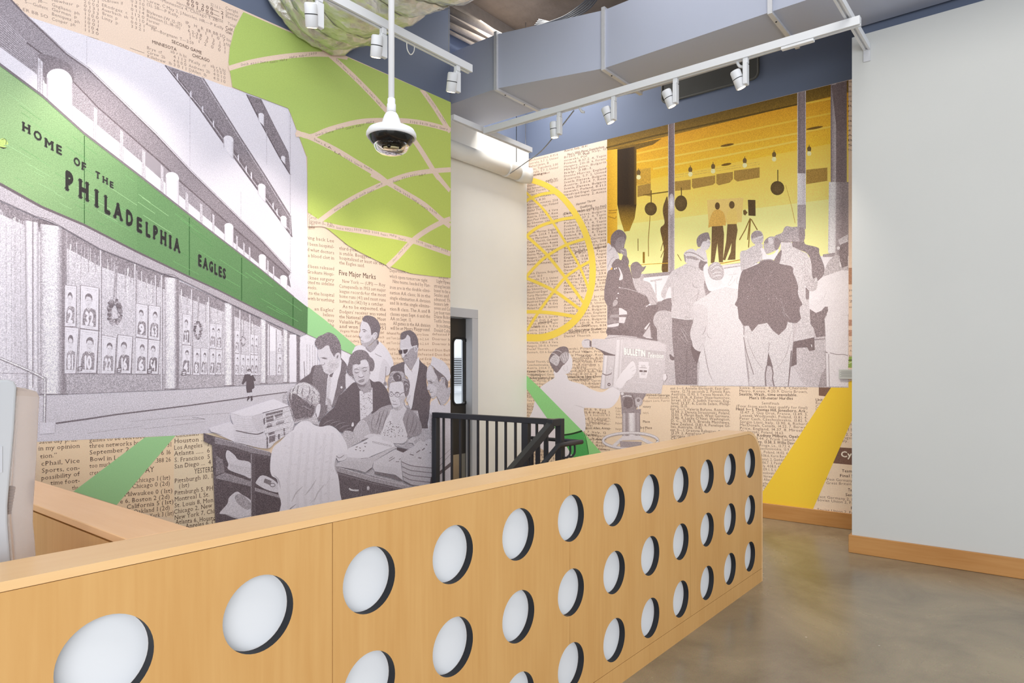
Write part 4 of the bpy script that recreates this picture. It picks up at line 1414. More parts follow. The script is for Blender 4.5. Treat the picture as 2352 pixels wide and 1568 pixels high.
# second ribbon
A.poly('P', '380 150 467 180 548 309 607 400 668 497 671 543 561 393 500 309 459 250', 104, g=0.36, grad=((420, 170), (650, 520), 92))
A.poly('P', '392 165 402 168 470 255 520 318 575 396 650 500 660 520 561 388 500 303 459 244', 70, g=0.3)
A.line('P', '379 150 459 251 500 310 561 394 600 447 671 544', 2.6, 58)
A.line('P', '383 153 461 247 502 305 562 389 600 441 664 528', 1.2, 190)
A.line('P', '467 180 548 309 607 400 668 497', 1.6, 80)
A.line('P', '463 180 544 309 603 400 665 500', 1.2, 176)
pillar(513, 536, 309, 338, 366)
pillar(592, 610, 420, 444, 466)
pillar(644, 658, 494, 512, 526)
for x, y in ((405, 172), (436, 212), (463, 246), (488, 280), (545, 358), (563, 384), (575, 398), (625, 468), (634, 482)):
    A.poly('P', [(x, y), (x + 3, y - 4), (x + 4, y + 14), (x + 1, y + 10)], 214, g=0.1)
# third ribbon
A.poly('P', '567 217 600 228 663 355 667 400 640 356 600 282', 92, g=0.36)
A.line('P', '566 217 600 284 640 358 667 402', 2.2, 52)
A.line('P', '597 227 662 352', 1.6, 80)
pillar(593, 606, 258, 276, 290)
pillar(645, 655, 357, 366, 378)
A.line('P', '666 260 666 640', 1.2, 170)
for x, y0, y1 in ((199, 86, 157), (436, 210, 386), (553, 440, 500), (612, 300, 380)):
    A.line('P', [(x, y0), (x, y1)], 1.0, 176)

# ---- ground floor
A.poly('P', '-260 300 0 459 84 497 100 500 158 530 230 571 372 627 513 688 600 729 663 760 701 767 686 877 538 885 411 893 152 904 0 908 -260 915', 206, g=0.24, grad=((60, 600), (560, 860), 186))
# dark shade below the ledge, curtains
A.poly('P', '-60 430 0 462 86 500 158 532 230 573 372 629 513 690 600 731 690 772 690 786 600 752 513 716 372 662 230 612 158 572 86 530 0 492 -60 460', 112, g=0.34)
rnd = random.Random(11)
for i in range(130):
    x = rnd.uniform(-10, 660)
    if 94 < x < 156 or 374 < x < 412 or 514 < x < 538:
        continue
    yt = 470 + x * 0.455 + rnd.uniform(4, 20)
    L_ = rnd.uniform(20, 130) * (1 - x / 900)
    v = rnd.choice([150, 168, 178, 226, 230])
    A.line('P', [(x, yt), (x + rnd.uniform(-2, 2), yt + L_)], rnd.uniform(1.0, 3.4) * (1 - x / 1100), v, g=0.3)
A.poly('P', '-260 840 0 858 152 858 374 860 513 860 600 862 690 864 690 878 538 886 411 894 152 905 0 909 -260 916', 158, g=0.32)
A.line('P', '-60 858 152 858 374 860 513 861 600 862 680 862', 1.4, 110)
A.line('P', '-60 910 152 905 411 894 538 886 690 878', 1.2, 110)
# curtains behind the near posters, paler
A.strip('P', [(0, 492), (58, 520), (60, 905), (0, 908)], [218, 210, 214, 196, 205, 190], g=0.2)
for x in (14, 26, 34, 47):
    A.line('P', [(x, 510 + x * .3), (x, 850)], 1.6, 176)
A.strip('P', [(56, 505), (88, 512), (88, 905), (62, 905)], [120, 225, 228, 190, 226, 140], g=0.18)
A.line('P', '75 500 75 890', 2.0, 90)
def column(x0, x1, yt, yb, cap=6):
    w = x1 - x0
    A.poly('P', [(x0 - w * .08, yt - cap), (x1, yt - cap * 0.2), (x1 + 1, yt + cap * 1.4), (x0 - w * .08, yt + cap * .8)], 84, g=0.3)
    A.strip('P', [(x0, yt + 2), (x1, yt + cap), (x1, yb), (x0, yb)], [140, 205, 228, 232, 222, 160, 104, 120, 170], pos=[0, 0.12, 0.3, 0.48, 0.6, 0.72, 0.84, 0.95, 1], g=0.3)
    A.line('P', [(x0 - 1, yb), (x1 + 1, yb)], 1.6, 80)
column(92, 154, 512, 905, 10)
column(378, 412, 634, 893, 6)
column(515, 538, 693, 885, 4)
column(598, 614, 728, 880, 3)
column(650, 663, 752, 878, 3)
A.poly('P', '665 768 680 768 680 877 665 877', 232, g=0.05)
A.poly('P', '681 768 688 770 688 877 681 877', 88, g=0.35)
A.poly('P', '689 772 704 768 729 778 784 803 832 828 832 868 690 877', 224, g=0.08)
for i, x in enumerate((704.5, 711, 717.5, 723, 729, 736)):
    A.line('P', [(x, 790 + i), (x, 868)], 1.6, 176)
A.line('P', '698 830 700 878', 2, 120)
# pale bright window between the far columns
A.poly('P', '615 744 646 760 646 862 615 862', 214, g=0.15)
A.poly('P', '620 750 634 757 634 806 620 806', 236, g=0.05)
A.line('P', '618 746 618 862', 1.4, 90)
A.line('P', '634 756 634 862', 1.4, 90)
# mullions
for x, y0, y1 in ((231, 574, 858), (310, 606, 858), (440, 664, 860), (479.5, 682, 860), (551, 712, 861), (574, 722, 861), (357, 632, 858), (371, 632, 892)):
    A.line('P', [(x, y0), (x, y1)], 4.2 if x < 400 else 2.4, 150, g=0.3)
    A.line('P', [(x - 0.6, y0), (x - 0.6, y1)], 1.6, 226, g=0.1)
    A.line('P', [(x + 2.2, y0), (x + 2.2, y1)], 1.2, 100, g=0.3)
# wreaths and their ribbons
def wreath(cx, cy, rx, ry, top, n, seed):
    r_ = random.Random(seed)
    A.line('P', [(cx - rx * .1, cy - ry), (cx + rx * .25, top)], rx * .22, 140)
    A.line('P', [(cx + rx * .2, cy - ry), (cx + rx * .35, top)], rx * .12, 130)
    for k in range(n):
        t = 2 * PI * k / n
        q = r_.uniform(0.62, 1.0)
        v = r_.choice([66, 80, 96, 120, 150])
        A.blob('P', cx + rx * q * math.cos(t), cy + ry * q * math.sin(t), rx * r_.uniform(.18, .34), rx * r_.uniform(.18, .34), v, g=0.4, n=7)
wreath(262.5, 716, 17, 29, 610, 70, 1)
wreath(454, 758, 9.5, 20, 680, 44, 2)
wreath(558, 782, 5.5, 13, 735, 26, 3)
# player posters in the windows
def poster(tile, q, num, dark, flip=1):
    """q: tl tr br bl; sheet, head, shoulders, jersey number"""
    Q = TILE[tile]
    P4 = A.pts(tile, q)
    def b(u, v):
        return tuple((P4[0] * (1 - u) + P4[1] * u) * (1 - v) + (P4[3] * (1 - u) + P4[2] * u) * v)
    w_ = np.linalg.norm(P4[1] - P4[0])
    A.poly('P', [b(-.05, -.015), b(1.05, -.01), b(1.09, 1.02), b(-.03, 1.02)], 104, g=0.3)
    A.poly('P', [b(0, 0), b(1, 0), b(1, 1), b(0, 1)], 226, g=0.06)
    if w_ > 12:
        A.line('P', [b(.08, .045), b(.92, .06)], 1.0, 180)
        A.line('P', [b(.1, .09), b(.9, .1), b(.88, .93), b(.09, .93), b(.1, .09)], 0.8, 190)
        A.line('P', [b(.25, .965), b(.75, .965)], 1.0, 176)
    cx_ = .5 + .06 * flip
    A.poly('P', [b(.12, .92), b(.13, .70), b(.2, .56), b(.36, .50), b(.62, .50), b(.84, .53), b(.88, .66), b(.86, .93)], dark, g=0.38)
    A.sp('P', [b(cx_ - .17, .30), b(cx_ - .12, .22), b(cx_ + .04, .19), b(cx_ + .17, .25), b(cx_ + .17, .40), b(cx_ + .08, .50), b(cx_ - .08, .50), b(cx_ - .16, .42)], 212, g=0.12)
    A.sp('P', [b(cx_ - .19, .33), b(cx_ - .19, .23), b(cx_ - .05, .165), b(cx_ + .12, .175), b(cx_ + .21, .25), b(cx_ + .19, .35), b(cx_ + .13, .26), b(cx_ - .05, .235), b(cx_ - .15, .27)], 92, g=0.35)
    if w_ > 9:
        A.line('P', [b(cx_ - .09, .325), b(cx_ - .02, .325)], 1.0, 96)
        A.line('P', [b(cx_ + .06, .325), b(cx_ + .13, .325)], 1.0, 96)
        A.line('P', [b(cx_ - .03, .43), b(cx_ + .06, .43)], 0.8, 120)
        A.line('P', [b(cx_ - .1, .49), b(cx_, .55), b(cx_ + .12, .5)], 1.6, 215)
    x0, y0 = b(.26, .90)
    x1, y1 = b(.76, .90)
    A.text('P', num, x0, y0, x1, y1, np.linalg.norm(np.array(b(.5, .62)) - np.array(b(.5, .88))), 232, bold=0.05, g=0.05)
for q, nm, dk_, fl in (([(62, 100), (240, 120), (225, 745), (58, 740)], '2', 130, -1), ([(60, 755), (272, 775), (225, 1480), (55, 1480)], '81', 140, -1),
                       ([(312, 105), (588, 148), (578, 806), (300, 770)], '32', 122, -1), ([(302, 790), (580, 822), (545, 1472), (268, 1470)], '10', 120, 1),
                       ([(640, 885), (862, 925), (832, 1482), (630, 1482)], '22', 132, 1), ([(892, 880), (1115, 908), (1086, 1480), (862, 1472)], '16', 112, -1),
                       ([(1176, 388), (1352, 420), (1346, 932), (1174, 902)], '9', 116, -1), ([(1376, 418), (1548, 440), (1540, 962), (1370, 936)], '63', 124, 1),
                       ([(1168, 926), (1352, 946), (1342, 1484), (1164, 1482)], '6', 124, 1), ([(1370, 952), (1542, 972), (1512, 1490), (1352, 1482)], '54', 92, -1)):
    poster('G5', q, nm, dk_, fl)
for q, nm, dk_, fl in (([(322, 398), (447, 420), (436, 862), (314, 850)], '27', 112, -1), ([(316, 864), (447, 874), (432, 1302), (300, 1296)], '4', 112, 1), ([(482, 908), (586, 920), (572, 1312), (476, 1310)], '8', 116, 1),
                       ([(597, 908), (701, 920), (686, 1306), (590, 1302)], '41', 126, 1), ([(730, 540), (820, 552), (816, 914), (725, 906)], '22', 116, 1), ([(826, 550), (910, 562), (906, 930), (822, 922)], '35', 112, -1),
                       ([(732, 922), (816, 932), (802, 1312), (726, 1306)], '7', 124, 1), ([(822, 932), (912, 942), (902, 1306), (816, 1302)], '33', 104, 1), ([(1110, 640), (1172, 652), (1166, 986), (1106, 976)], '2', 124, 1),
                       ([(1110, 992), (1172, 1002), (1162, 1312), (1106, 1306)], '5', 124, 1), ([(1196, 1002), (1260, 1012), (1250, 1312), (1190, 1306)], '3', 150, 1), ([(1266, 1012), (1332, 1022), (1322, 1312), (1260, 1306)], '1', 150, 1),
                       ([(1342, 700), (1392, 710), (1388, 1004), (1340, 998)], '8', 130, 1), ([(1400, 710), (1452, 722), (1448, 1008), (1398, 1004)], '8', 130, 1), ([(1342, 1012), (1392, 1018), (1388, 1312), (1340, 1308)], '4', 116, 1), ([(1400, 1016), (1452, 1024), (1448, 1312), (1398, 1308)], '4', 110, 1),
                       ([(1745, 820), (1810, 830), (1806, 980), (1742, 976)], '4', 150, 1), ([(1745, 990), (1810, 998), (1806, 1310), (1742, 1306)], '4', 140, 1)):
    poster('G6', q, nm, dk_, fl)
# little price cards leaning at the window foot
for x, y in ((178, 845), (268, 848), (338, 850), (417, 855)):
    A.poly('P', [(x, y - 3), (x + 11, y - 5), (x + 10, y + 7), (x - 1, y + 8)], 78, g=0.2)
    A.poly('P', [(x + 2, y - 1), (x + 9, y - 2), (x + 9, y + 1), (x + 2, y + 2)], 220, g=0.05)
    A.poly('P', [(x + 2, y + 3.5), (x + 8, y + 2.5), (x + 8, y + 5), (x + 2, y + 6)], 214, g=0.05)
# handrail at the entrance
A.line('5', '-60 62 0 88 290 215 388 268 404 300 398 668', 26, 110, sm=3)
A.line('5', '-60 60 0 86 290 212 386 266 402 300 396 668', 13, 230, sm=3)
A.line('5', '0 222 290 228', 5, 130)
A.poly('5', '360 670 495 662 490 760 355 770', 214, g=0.1)
# ledge below the sign band
A.poly('P', '-260 285 0 424 94 476 191 517 311 578 434 637 600 713 702 766 690 772 600 731 513 690 440 655 412 640 372 628 230 572 158 531 120 512 84 498 0 460 -260 345', 168, g=0.3, grad=((60, 480), (640, 740), 140))
A.line('P', '-260 342 0 460 84 498 100 501 118 508 158 531 230 572 372 628 400 632 412 641 513 690 600 731', 1.8, 84)

# ---- the green sign band
A.part('printed_sign_band', 0.14)
GA, GB, GC = (154, 184, 138), (110, 148, 102), (88, 124, 84)
A.poly('P', '-260 -60 0 150 97 222 191 306 314 400 314 577 191 516 94 475 0 422 -260 282', GA, grad=((0, 300), (320, 450), GB))
A.poly('P', '314 400 434 494 500 545 600 620 674 681 706 706 705 767 622 727 500 666 434 635 314 577', GB, grad=((314, 480), (680, 720), GC))
A.line('P', '-260 283 0 423 94 475 191 516 311 577 434 636 500 666 622 727 702 766', 7.0, 58, w1=2.0)
A.line('P', '-100 68 0 149 97 221 191 305 314 399 434 493 500 544 600 620 674 681', 6.5, 78, w1=2.0)
A.line('P', '-100 72 0 153 97 225 191 309 314 403 434 497', 1.5, (104, 140, 96))
for x, y0, y1 in ((193, 312, 514), (434, 500, 632), (554, 592, 690), (672, 684, 748)):
    A.line('P', [(x, y0), (x, y1)], 1.8, (52, 92, 52))
rnd = random.Random(8)
for i in range(60):
    x = rnd.uniform(-10, 640)
    t = rnd.uniform(0.08, 0.92)
    ya_ = np.interp(x, [0, 97, 191, 314, 434, 500, 600, 674], [150, 222, 306, 400, 494, 545, 620, 681])
    yb2 = np.interp(x, [0, 94, 191, 311, 434, 500, 622, 702], [422, 475, 516, 577, 635, 666, 727, 766])
    s_ = 0.78 + (0.48 - 0.78) * t
    y = ya_ + (yb2 - ya_) * t
    L_ = rnd.uniform(20, 70)
    A.line('P', [(x, y), (x + L_, y + L_ * s_)], 0.9, rnd.choice([(124, 172, 118), (106, 156, 102), (160, 200, 150)]) if x < 350 else rnd.choice([(86, 134, 84), (116, 168, 110)]), g=0.1)
LET = (48, 46, 46)
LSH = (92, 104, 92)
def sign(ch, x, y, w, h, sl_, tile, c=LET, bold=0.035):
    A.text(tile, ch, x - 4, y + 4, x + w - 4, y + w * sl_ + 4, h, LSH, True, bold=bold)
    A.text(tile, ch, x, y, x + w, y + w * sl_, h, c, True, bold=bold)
for ch, x, y, w, h in (('H', 196, 1170, 78, 66), ('O', 300, 1240, 78, 66), ('M', 398, 1315, 84, 66), ('E', 500, 1370, 60, 66), ('O', 660, 1476, 62, 60), ('F', 730, 1520, 46, 58)):
    sign(ch, x, y, w, h, 0.52, '1')
for ch, x, y, w, h in (('T', 858, 28, 44, 50), ('H', 920, 70, 50, 48), ('E', 984, 112, 38, 46)):
    sign(ch, x, y, w, h, 0.5, '3')
for ch, x, y, w, h in (('P', 585, 130, 76, 142), ('H', 706, 200, 92, 136), ('I', 850, 282, 34, 126), ('L', 936, 338, 58, 128), ('A', 1026, 384, 76, 116), ('D', 1130, 446, 66, 112), ('E', 1226, 506, 54, 106), ('L', 1308, 550, 46, 104), ('P', 1375, 574, 46, 100), ('H', 1440, 618, 56, 100), ('I', 1518, 658, 24, 96), ('A', 1566, 682, 54, 96),
                       ('E', 1780, 818, 34, 84), ('A', 1828, 842, 42, 80), ('G', 1880, 866, 36, 76), ('L', 1926, 894, 30, 76), ('E', 1964, 912, 32, 74), ('S', 2002, 930, 30, 74)):
    sign(ch, x, y, w, h, 0.46, '3', bold=0.05)
A.sp('1', '-30 1290 20 1245 60 1270 70 1300 30 1310 60 1330 20 1335 -30 1330', (176, 200, 120))
A.line('1', '-30 1320 30 1335 60 1330', 12, LET, taper=True)
A.line('1', '10 1262 40 1250 55 1275 48 1300', 5, (84, 100, 72), sm=3)

# ---- plain green bands
A.part('printed_green_band', 0.03)
A.poly('P', '706 704 745 734 816 794 826 806 826 822 784 803 729 778 705 767', (152, 202, 146))
A.part('printed_green_stripe', 0.03)
A.poly('5', '1305 800 1580 784 1050 1408 662 1286', (160, 208, 152), g=0.02)

# ---- the lime globe with newsprint meridians
A.part('printed_lime_globe', 0.05)
LIME, LIME_LIT = (174, 197, 110), (196, 209, 104)  # second lime is the first with spotlight glow put into the colour
topy = lambda x: 234.7 + 0.4345 * (x - 1034)
A.poly('P', [(558, topy(558)), (700, topy(700)), (900, topy(900)), (1034.5, topy(1034.5)), (1034.5, 638), (1000, 635), (944, 628), (888, 610), (824, 578), (798, 563), (755, 528), (740, 518), (706, 488), (705, 360), (703, 358), (667, 262), (661, 249), (600, 226), (567, 214), (533, 200), (528, 168), (524, 143), (527, 110), (538, 66)],
       LIME, grad=((700, 200), (960, 560), LIME_LIT))
PW = (232, 208, 192)
for s_, w in (('95 618 300 560 560 515 800 492 1000 492 1165 518', 46), ('885 380 1010 500 1200 670 1380 850 1510 990 1650 1130 1790 1300 1945 1545 1990 1610', 42), ('1830 800 1950 970 2050 1130 2094 1190', 40),
              ('700 1190 830 1230 1000 1165 1250 1100 1450 1085 1700 1090 1900 1120 2094 1172', 44), ('700 1210 800 1225 1050 1345 1250 1465 1420 1568 1520 1643', 46)):
    A.line('2', s_, w, PW, sm=5, g=0.06)
for s_, w in (('1380 0 1520 75 1650 150 1850 270 2000 400 2094 472', 44), ('905 428 1100 285 1300 172 1520 75 1700 10 1900 -25 2094 -40', 44), ('905 440 1080 480 1300 515 1600 565 1750 600 1900 650 2094 718', 46), ('1525 830 1620 740 1750 600 1880 505 2020 430 2094 402', 46), ('1960 0 2094 150', 44)):
    A.line('4', s_, w, PW, sm=5, g=0.06)
A.poly('P', '706 488 732 505 760 520 706 520', PW, g=0.06)
bits = ['Kelly rf', 'Carew 2b', '5 0 1 0', 'Dauer p', '4 0 2 1', 'Scott ss', '3 1 0 0', 'Russell ss', 'Hall p', '2 0 0 0', 'Fosse c', 'Grich 2b', 'LA', 'Lopes 2b']
rnd = random.Random(21)
for tile, P0, P1, n_ in (('2', (200, 600), (900, 495), 8), ('2', (1060, 540), (1480, 960), 7), ('2', (870, 1225), (1420, 1098), 6), ('2', (1720, 1098), (2080, 1165), 4), ('2', (860, 1265), (1400, 1555), 6), ('2', (1870, 860), (2060, 1130), 4),
                         ('4', (1040, 335), (1490, 95), 6), ('4', (1580, 120), (1980, 375), 5), ('4', (980, 465), (1700, 590), 9), ('4', (1780, 610), (2080, 705), 4), ('4', (1570, 790), (1720, 630), 3), ('4', (1570, 70), (1880, 0), 4)):
    P0, P1 = np.array(P0, float), np.array(P1, float)
    for i in range(n_):
        a = P0 + (P1 - P0) * (i + 0.05) / n_
        b = P0 + (P1 - P0) * (i + 0.85) / n_
        off = rnd.uniform(-8, 12)
        A.text(tile, rnd.choice(bits), a[0], a[1] + off, b[0], b[1] + off, 17, (120, 98, 86))
tx('4', 24, (132, 110, 98), False, [('R. 3-4', 812, 365, 840, 378), ('Carroll', 815, 398, 885, 412), ('Sprague (L, 3-3)', 816, 432, 1030, 466), ('Hall', 818, 455, 868, 462), ('John', 816, 485, 872, 490)])
# ---- the small child on the pavement
A.part('printed_child', 0.1)
A.poly('6', '240 236 262 230 300 232 316 240 340 282 334 296 322 290 330 350 318 362 306 366 308 392 262 398 254 350 256 292 224 326 214 316', 48)
A.blob('6', 282, 208, 16, 24, 214)
A.sp('6', '264 206 268 188 284 182 298 190 300 204 284 196', 62)
A.line('6', '268 204 298 204', 6, 70)
A.line('6', '276 400 278 430', 13, 214)
A.line('6', '300 398 300 428', 13, 210)
A.poly('6', '270 430 286 428 286 448 264 474 262 462', 48)
A.poly('6', '292 428 310 426 314 462 298 474 296 452', 48)
A.blob('6', 300, 238, 9, 6, 210)

A.part('printed_counter_top', 0.3)
A.poly('P', '650 905 700 880 860 930 1034 930 1034 1140 950 1140 760 1080 640 990', 172, g=0.3)
# ---- man in the white shirt, back row
A.part('printed_man|shirt', 0.22)
A.sp('F1', '1035 720 1050 680 1100 650 1190 648 1250 690 1330 760 1390 700 1480 585 1560 640 1650 750 1720 880 1748 1000 1700 1060 1680 1150 1600 1200 1610 1330 1640 1410 1500 1440 1000 1120 1000 800', 222, g=0.1)
A.sp('F1', '1560 900 1640 960 1690 1060 1660 1180 1600 1200 1560 1300 1480 1320 1500 1100', 206, g=0.14)
A.sp('F1', '1245 672 1330 650 1438 540 1475 600 1410 715 1330 775 1260 730', 150, g=0.25)
A.line('F1', '1250 690 1300 740 1340 775', 9, 96)
A.sp('F1', '1190 190 1160 260 1146 340 1150 400 1130 440 1128 482 1150 512 1158 560 1166 605 1190 650 1240 672 1300 652 1380 585 1430 525 1445 430 1350 420 1330 330 1290 225 1230 190', 206, g=0.12)
A.sp('F1', '1180 600 1250 600 1330 560 1390 470 1435 500 1425 530 1380 590 1300 655 1240 674 1195 655', 156, g=0.3)
A.blob('F1', 1290, 500, 60, 50, 176, 200, g=0.2)
A.sp('F1', '1190 190 1196 155 1230 120 1290 112 1370 130 1440 180 1490 250 1508 340 1492 440 1465 520 1440 545 1444 450 1400 415 1352 468 1332 350 1290 262 1240 228 1206 218', 74, g=0.4)
A.sp('F1', '1375 450 1425 412 1456 440 1446 505 1410 542 1380 515', 200, g=0.12)
A.line('F1', '1395 455 1430 440 1438 475 1415 515', 10, 120, sm=4)
A.line('F1', '1178 372 1215 366 1272 394', 15, 66, sm=4, taper=True)
A.blob('F1', 1222, 402, 26, 13, 70, 150)
A.line('F1', '1148 346 1152 396', 13, 84, taper=True)
A.line('F1', '1138 484 1150 506 1176 496', 9, 110, sm=3)
A.line('F1', '1155 556 1180 572 1216 586', 9, 70, sm=3, taper=True)
A.line('F1', '1180 604 1200 600', 8, 140)
A.line('F1', '1416 798 1470 830 1532 856', 9, 104, sm=3)
A.sp('F1', '1448 560 1476 585 1482 600 1466 640 1445 600', 80)
A.line('F1', '1612 1030 1606 1150 1596 1240 1584 1340', 12, 120, sm=3)
A.blob('F1', 1596, 1340, 34, 40, 90, 140, g=0.4)

# ---- man in sunglasses and dark jacket
A.part('printed_man|sunglasses', 0.22)
A.sp('F2', '918 500 935 400 955 320 1090 255 1250 205 1275 300 1268 480 1200 445 1090 412 960 425', 70, g=0.34)
A.poly('F2', '1560 100 1640 210 1775 318 1760 500 1755 640 1775 830 1860 1000 1832 1100 1822 1400 1812 1700 1640 1700 1560 1300 1400 1290 1420 1200 1480 900 1540 600', 58, g=0.3)
A.sp('F2', '1262 236 1390 392 1440 340 1560 105 1585 150 1582 300 1525 640 1475 900 1418 1240 1360 1210 1290 900 1340 700 1330 560 1262 470', 224, g=0.1)
A.line('F2', '1310 350 1330 390', 10, 140)
A.line('F2', '1410 400 1430 430', 10, 140)
A.sp('F1', '1880 530 1866 610 1864 700 1880 730 1898 862 1920 880 1940 950 1962 972 2002 1012 2058 1085 2112 1012 2172 900 2182 760 2194 680 2120 650 2064 640 2050 520 2000 458 1940 520', 200, g=0.12)
A.sp('F1', '1920 850 1990 800 2050 720 2120 690 2172 700 2172 890 2112 1012 2058 1088 2000 1012 1944 960', 140, g=0.36)
A.sp('F1', '1872 500 1878 450 1910 412 1970 388 2050 380 2120 425 2170 500 2194 600 2188 700 2150 650 2100 690 2070 650 2052 560 2044 500 2000 452 1958 522 1888 548', 70, g=0.38)
A.poly('F1', '1832 738 1906 736 1908 800 1862 806', 40, g=0.1)
A.poly('F1', '1918 730 2004 718 1998 760 1964 802 1926 796', 40, g=0.1)
A.line('F1', '1866 716 1900 712 1940 700 2020 706 2080 680 2170 652', 17, 224, sm=3)
A.line('F1', '1912 735 1916 796', 9, 214)
A.poly('F1', '1906 800 1920 796 1950 852 1906 864', 210)
A.line('F1', '1944 862 1972 820 1985 850', 12, 84, sm=3)
A.line('F1', '1955 905 1990 890 2020 908', 13, 84, sm=3)
A.line('F1', '1960 915 1996 906', 12, 214)
A.sp('F1', '2122 668 2172 664 2172 750 2140 776 2124 730', 190, g=0.12)
A.line('F1', '2140 690 2158 710 2144 745', 12, 90, sm=3)

# ---- man in the dark suit, left
A.part('printed_man|suit', 0.22)
A.sp('F1', '-30 1370 60 1290 150 1220 245 1150 275 1050 330 1010 450 1008 485 1060 495 1120 560 1160 610 1160 700 1110 760 1020 795 900 800 868 860 945 912 1020 892 1110 904 1160 880 1290 895 1395 830 1480 780 1600 660 1760 420 1760 400 1560 350 1430 200 1330 80 1330', 92, g=0.5)
A.poly('F3', '1000 0 1900 0 1890 200 1800 290 1700 420 1560 560 1450 770 1330 930 1258 955 1258 850 1322 700 1322 560 1280 540 1312 350 1270 220 1130 120 1000 60', 88, g=0.5)
A.sp('F1', '60 1290 160 1215 250 1150 280 1050 340 1010 300 1150 285 1300 290 1420 200 1330 90 1330', 66, g=0.34)
A.sp('F1', '810 900 880 960 908 1020 890 1110 900 1160 880 1290 890 1390 760 1560 690 1560 750 1250 800 1050', 78, g=0.4)
A.poly('F1', '575 1172 660 1150 792 892 812 925 796 1100 738 1300 682 1568 640 1720 520 1720 540 1568 558 1250', 220, g=0.1)
A.poly('F3', '1480 -20 1722 -20 1684 200 1624 400 1582 525 1550 480 1500 455 1460 445 1455 330', 218, g=0.12)
A.sp('F1', '574 1222 622 1222 616 1400 590 1568 560 1700 520 1700 545 1500 560 1350', 196, g=0.25)
A.sp('F3', '1460 425 1550 470 1572 600 1562 725 1480 725 1480 560', 160, g=0.4)
A.sp('F1', '590 1188 625 1160 668 1140 650 1185 640 1218 606 1218', 74, g=0.3)
A.sp('F1', '392 725 380 800 390 870 420 930 408 985 440 1002 462 1030 478 1080 492 1122 560 1166 622 1160 700 1110 762 1000 795 880 792 800 740 785 690 850 640 780 600 700 578 655 520 660 460 708', 202, g=0.12)
A.blob('F1', 660, 1000, 110, 100, 168, 198, g=0.3)
A.blob('F1', 600, 1110, 80, 40, 170, 196, g=0.25)
A.sp('F1', '332 625 338 565 395 490 480 455 560 416 645 436 725 500 782 600 804 700 802 830 792 872 774 790 720 788 688 855 660 830 612 742 580 655 520 662 460 710 400 722 366 680', 84, g=0.62)
A.sp('F1', '684 860 716 792 768 784 792 830 772 905 716 945', 198, g=0.12)
A.sp('F1', '722 850 752 820 748 862 728 890', 92, g=0.3)
A.line('F1', '452 876 500 884 552 896', 22, 74, sm=3, taper=True)
A.line('F1', '430 872 500 868 560 880', 7, 110, sm=3)
A.line('F1', '440 998 470 1004 502 986 504 962', 10, 96, sm=4)
A.line('F1', '478 1054 520 1060', 13, 100, taper=True)
A.blob('F1', 810, 1405, 19, 22, 230)
A.sp('F1', '890 1160 960 1190 1052 1290 1000 1400 900 1445 882 1290', 210, g=0.12)
A.line('F1', '920 1170 990 1240 1040 1280', 8, 150, sm=3)

# ---- woman in the dark coat, centre
A.part('printed_woman|coat', 0.22)
A.sp('6', '1222 305 1150 370 1090 420 1050 520 1000 568 930 640 908 700 930 708 980 690 1040 700 1100 748 1150 758 1216 752 1242 690 1282 648 1284 380 1262 335', 60, g=0.34)
A.sp('6', '1360 272 1400 300 1455 298 1500 340 1542 420 1556 515 1480 535 1395 585 1380 560 1384 400 1374 330', 60, g=0.34)
A.poly('6', '1272 380 1330 376 1390 352 1392 560 1342 612 1280 648', 212, g=0.12)
rnd = random.Random(3)
for i in range(70):
    x, y = rnd.uniform(1280, 1386), rnd.uniform(385, 635)
    if y > 645 - (x - 1280) * 0.4 or y < 400 - (x - 1280) * 0.25:
        continue
    A.blob('6', x, y, rnd.uniform(2, 6), rnd.uniform(2, 5), rnd.choice([70, 100, 140]), n=6)
for s_ in ('940 690 980 660 1040 640', '990 700 1030 668 1100 650', '1040 712 1090 676 1160 660', '1090 730 1130 700 1190 690', '1120 745 1170 720 1205 715'):
    A.line('6', s_, 5, 120, sm=3, taper=True)
A.sp('6', '1205 672 1216 664 1222 690 1214 702 1200 698', 222)
A.line('6', '1150 372 1100 415', 5, 130)
A.sp('F1', '938 962 958 862 1020 780 1100 735 1200 735 1280 780 1322 850 1372 890 1402 960 1402 1050 1372 1112 1322 1122 1312 1180 1040 1245 1000 1218 940 1180 900 1085 918 1020', 88, g=0.5)
A.sp('F1', '1100 1340 1180 1380 1280 1290 1310 1240 1345 1390 1352 1452 1250 1505 1170 1470 1110 1400', 140, g=0.32)
A.sp('F1', '1008 1060 1020 1002 1080 985 1130 992 1160 922 1240 905 1292 960 1312 1060 1312 1150 1322 1182 1302 1262 1242 1342 1180 1372 1120 1352 1060 1292 1040 1232 1010 1140', 184, g=0.16)
A.sp('F1', '1150 940 1240 915 1285 970 1296 1020 1220 1040 1140 1030 1060 1060 1030 1040 1060 1000 1130 1005', 208, g=0.1)
A.sp('F1', '1070 1310 1120 1340 1180 1360 1240 1335 1290 1262 1262 1310 1230 1390 1170 1400 1110 1380', 96, g=0.3)
A.sp('F1', '1110 985 1130 935 1150 950 1146 985 1120 992', 76, g=0.3)
A.sp('F1', '1030 1000 1060 960 1110 950 1110 985 1060 985', 84, g=0.4)
A.line('F1', '1036 1096 1070 1076 1128 1090', 12, 74, sm=4, taper=True)
A.line('F1', '1170 1075 1220 1050 1272 1050', 12, 74, sm=4, taper=True)
A.blob('F1', 1082, 1118, 38, 18, 204, 176)
A.blob('F1', 1228, 1082, 38, 18, 204, 176)
A.line('F1', '1044 1130 1080 1146 1122 1132', 14, 66, sm=4, taper=True)
A.line('F1', '1188 1108 1232 1116 1268 1092', 14, 66, sm=4, taper=True)
A.sp('F1', '1140 1120 1170 1110 1182 1170 1210 1195 1190 1212 1130 1214 1112 1196 1136 1170', 206, g=0.1)
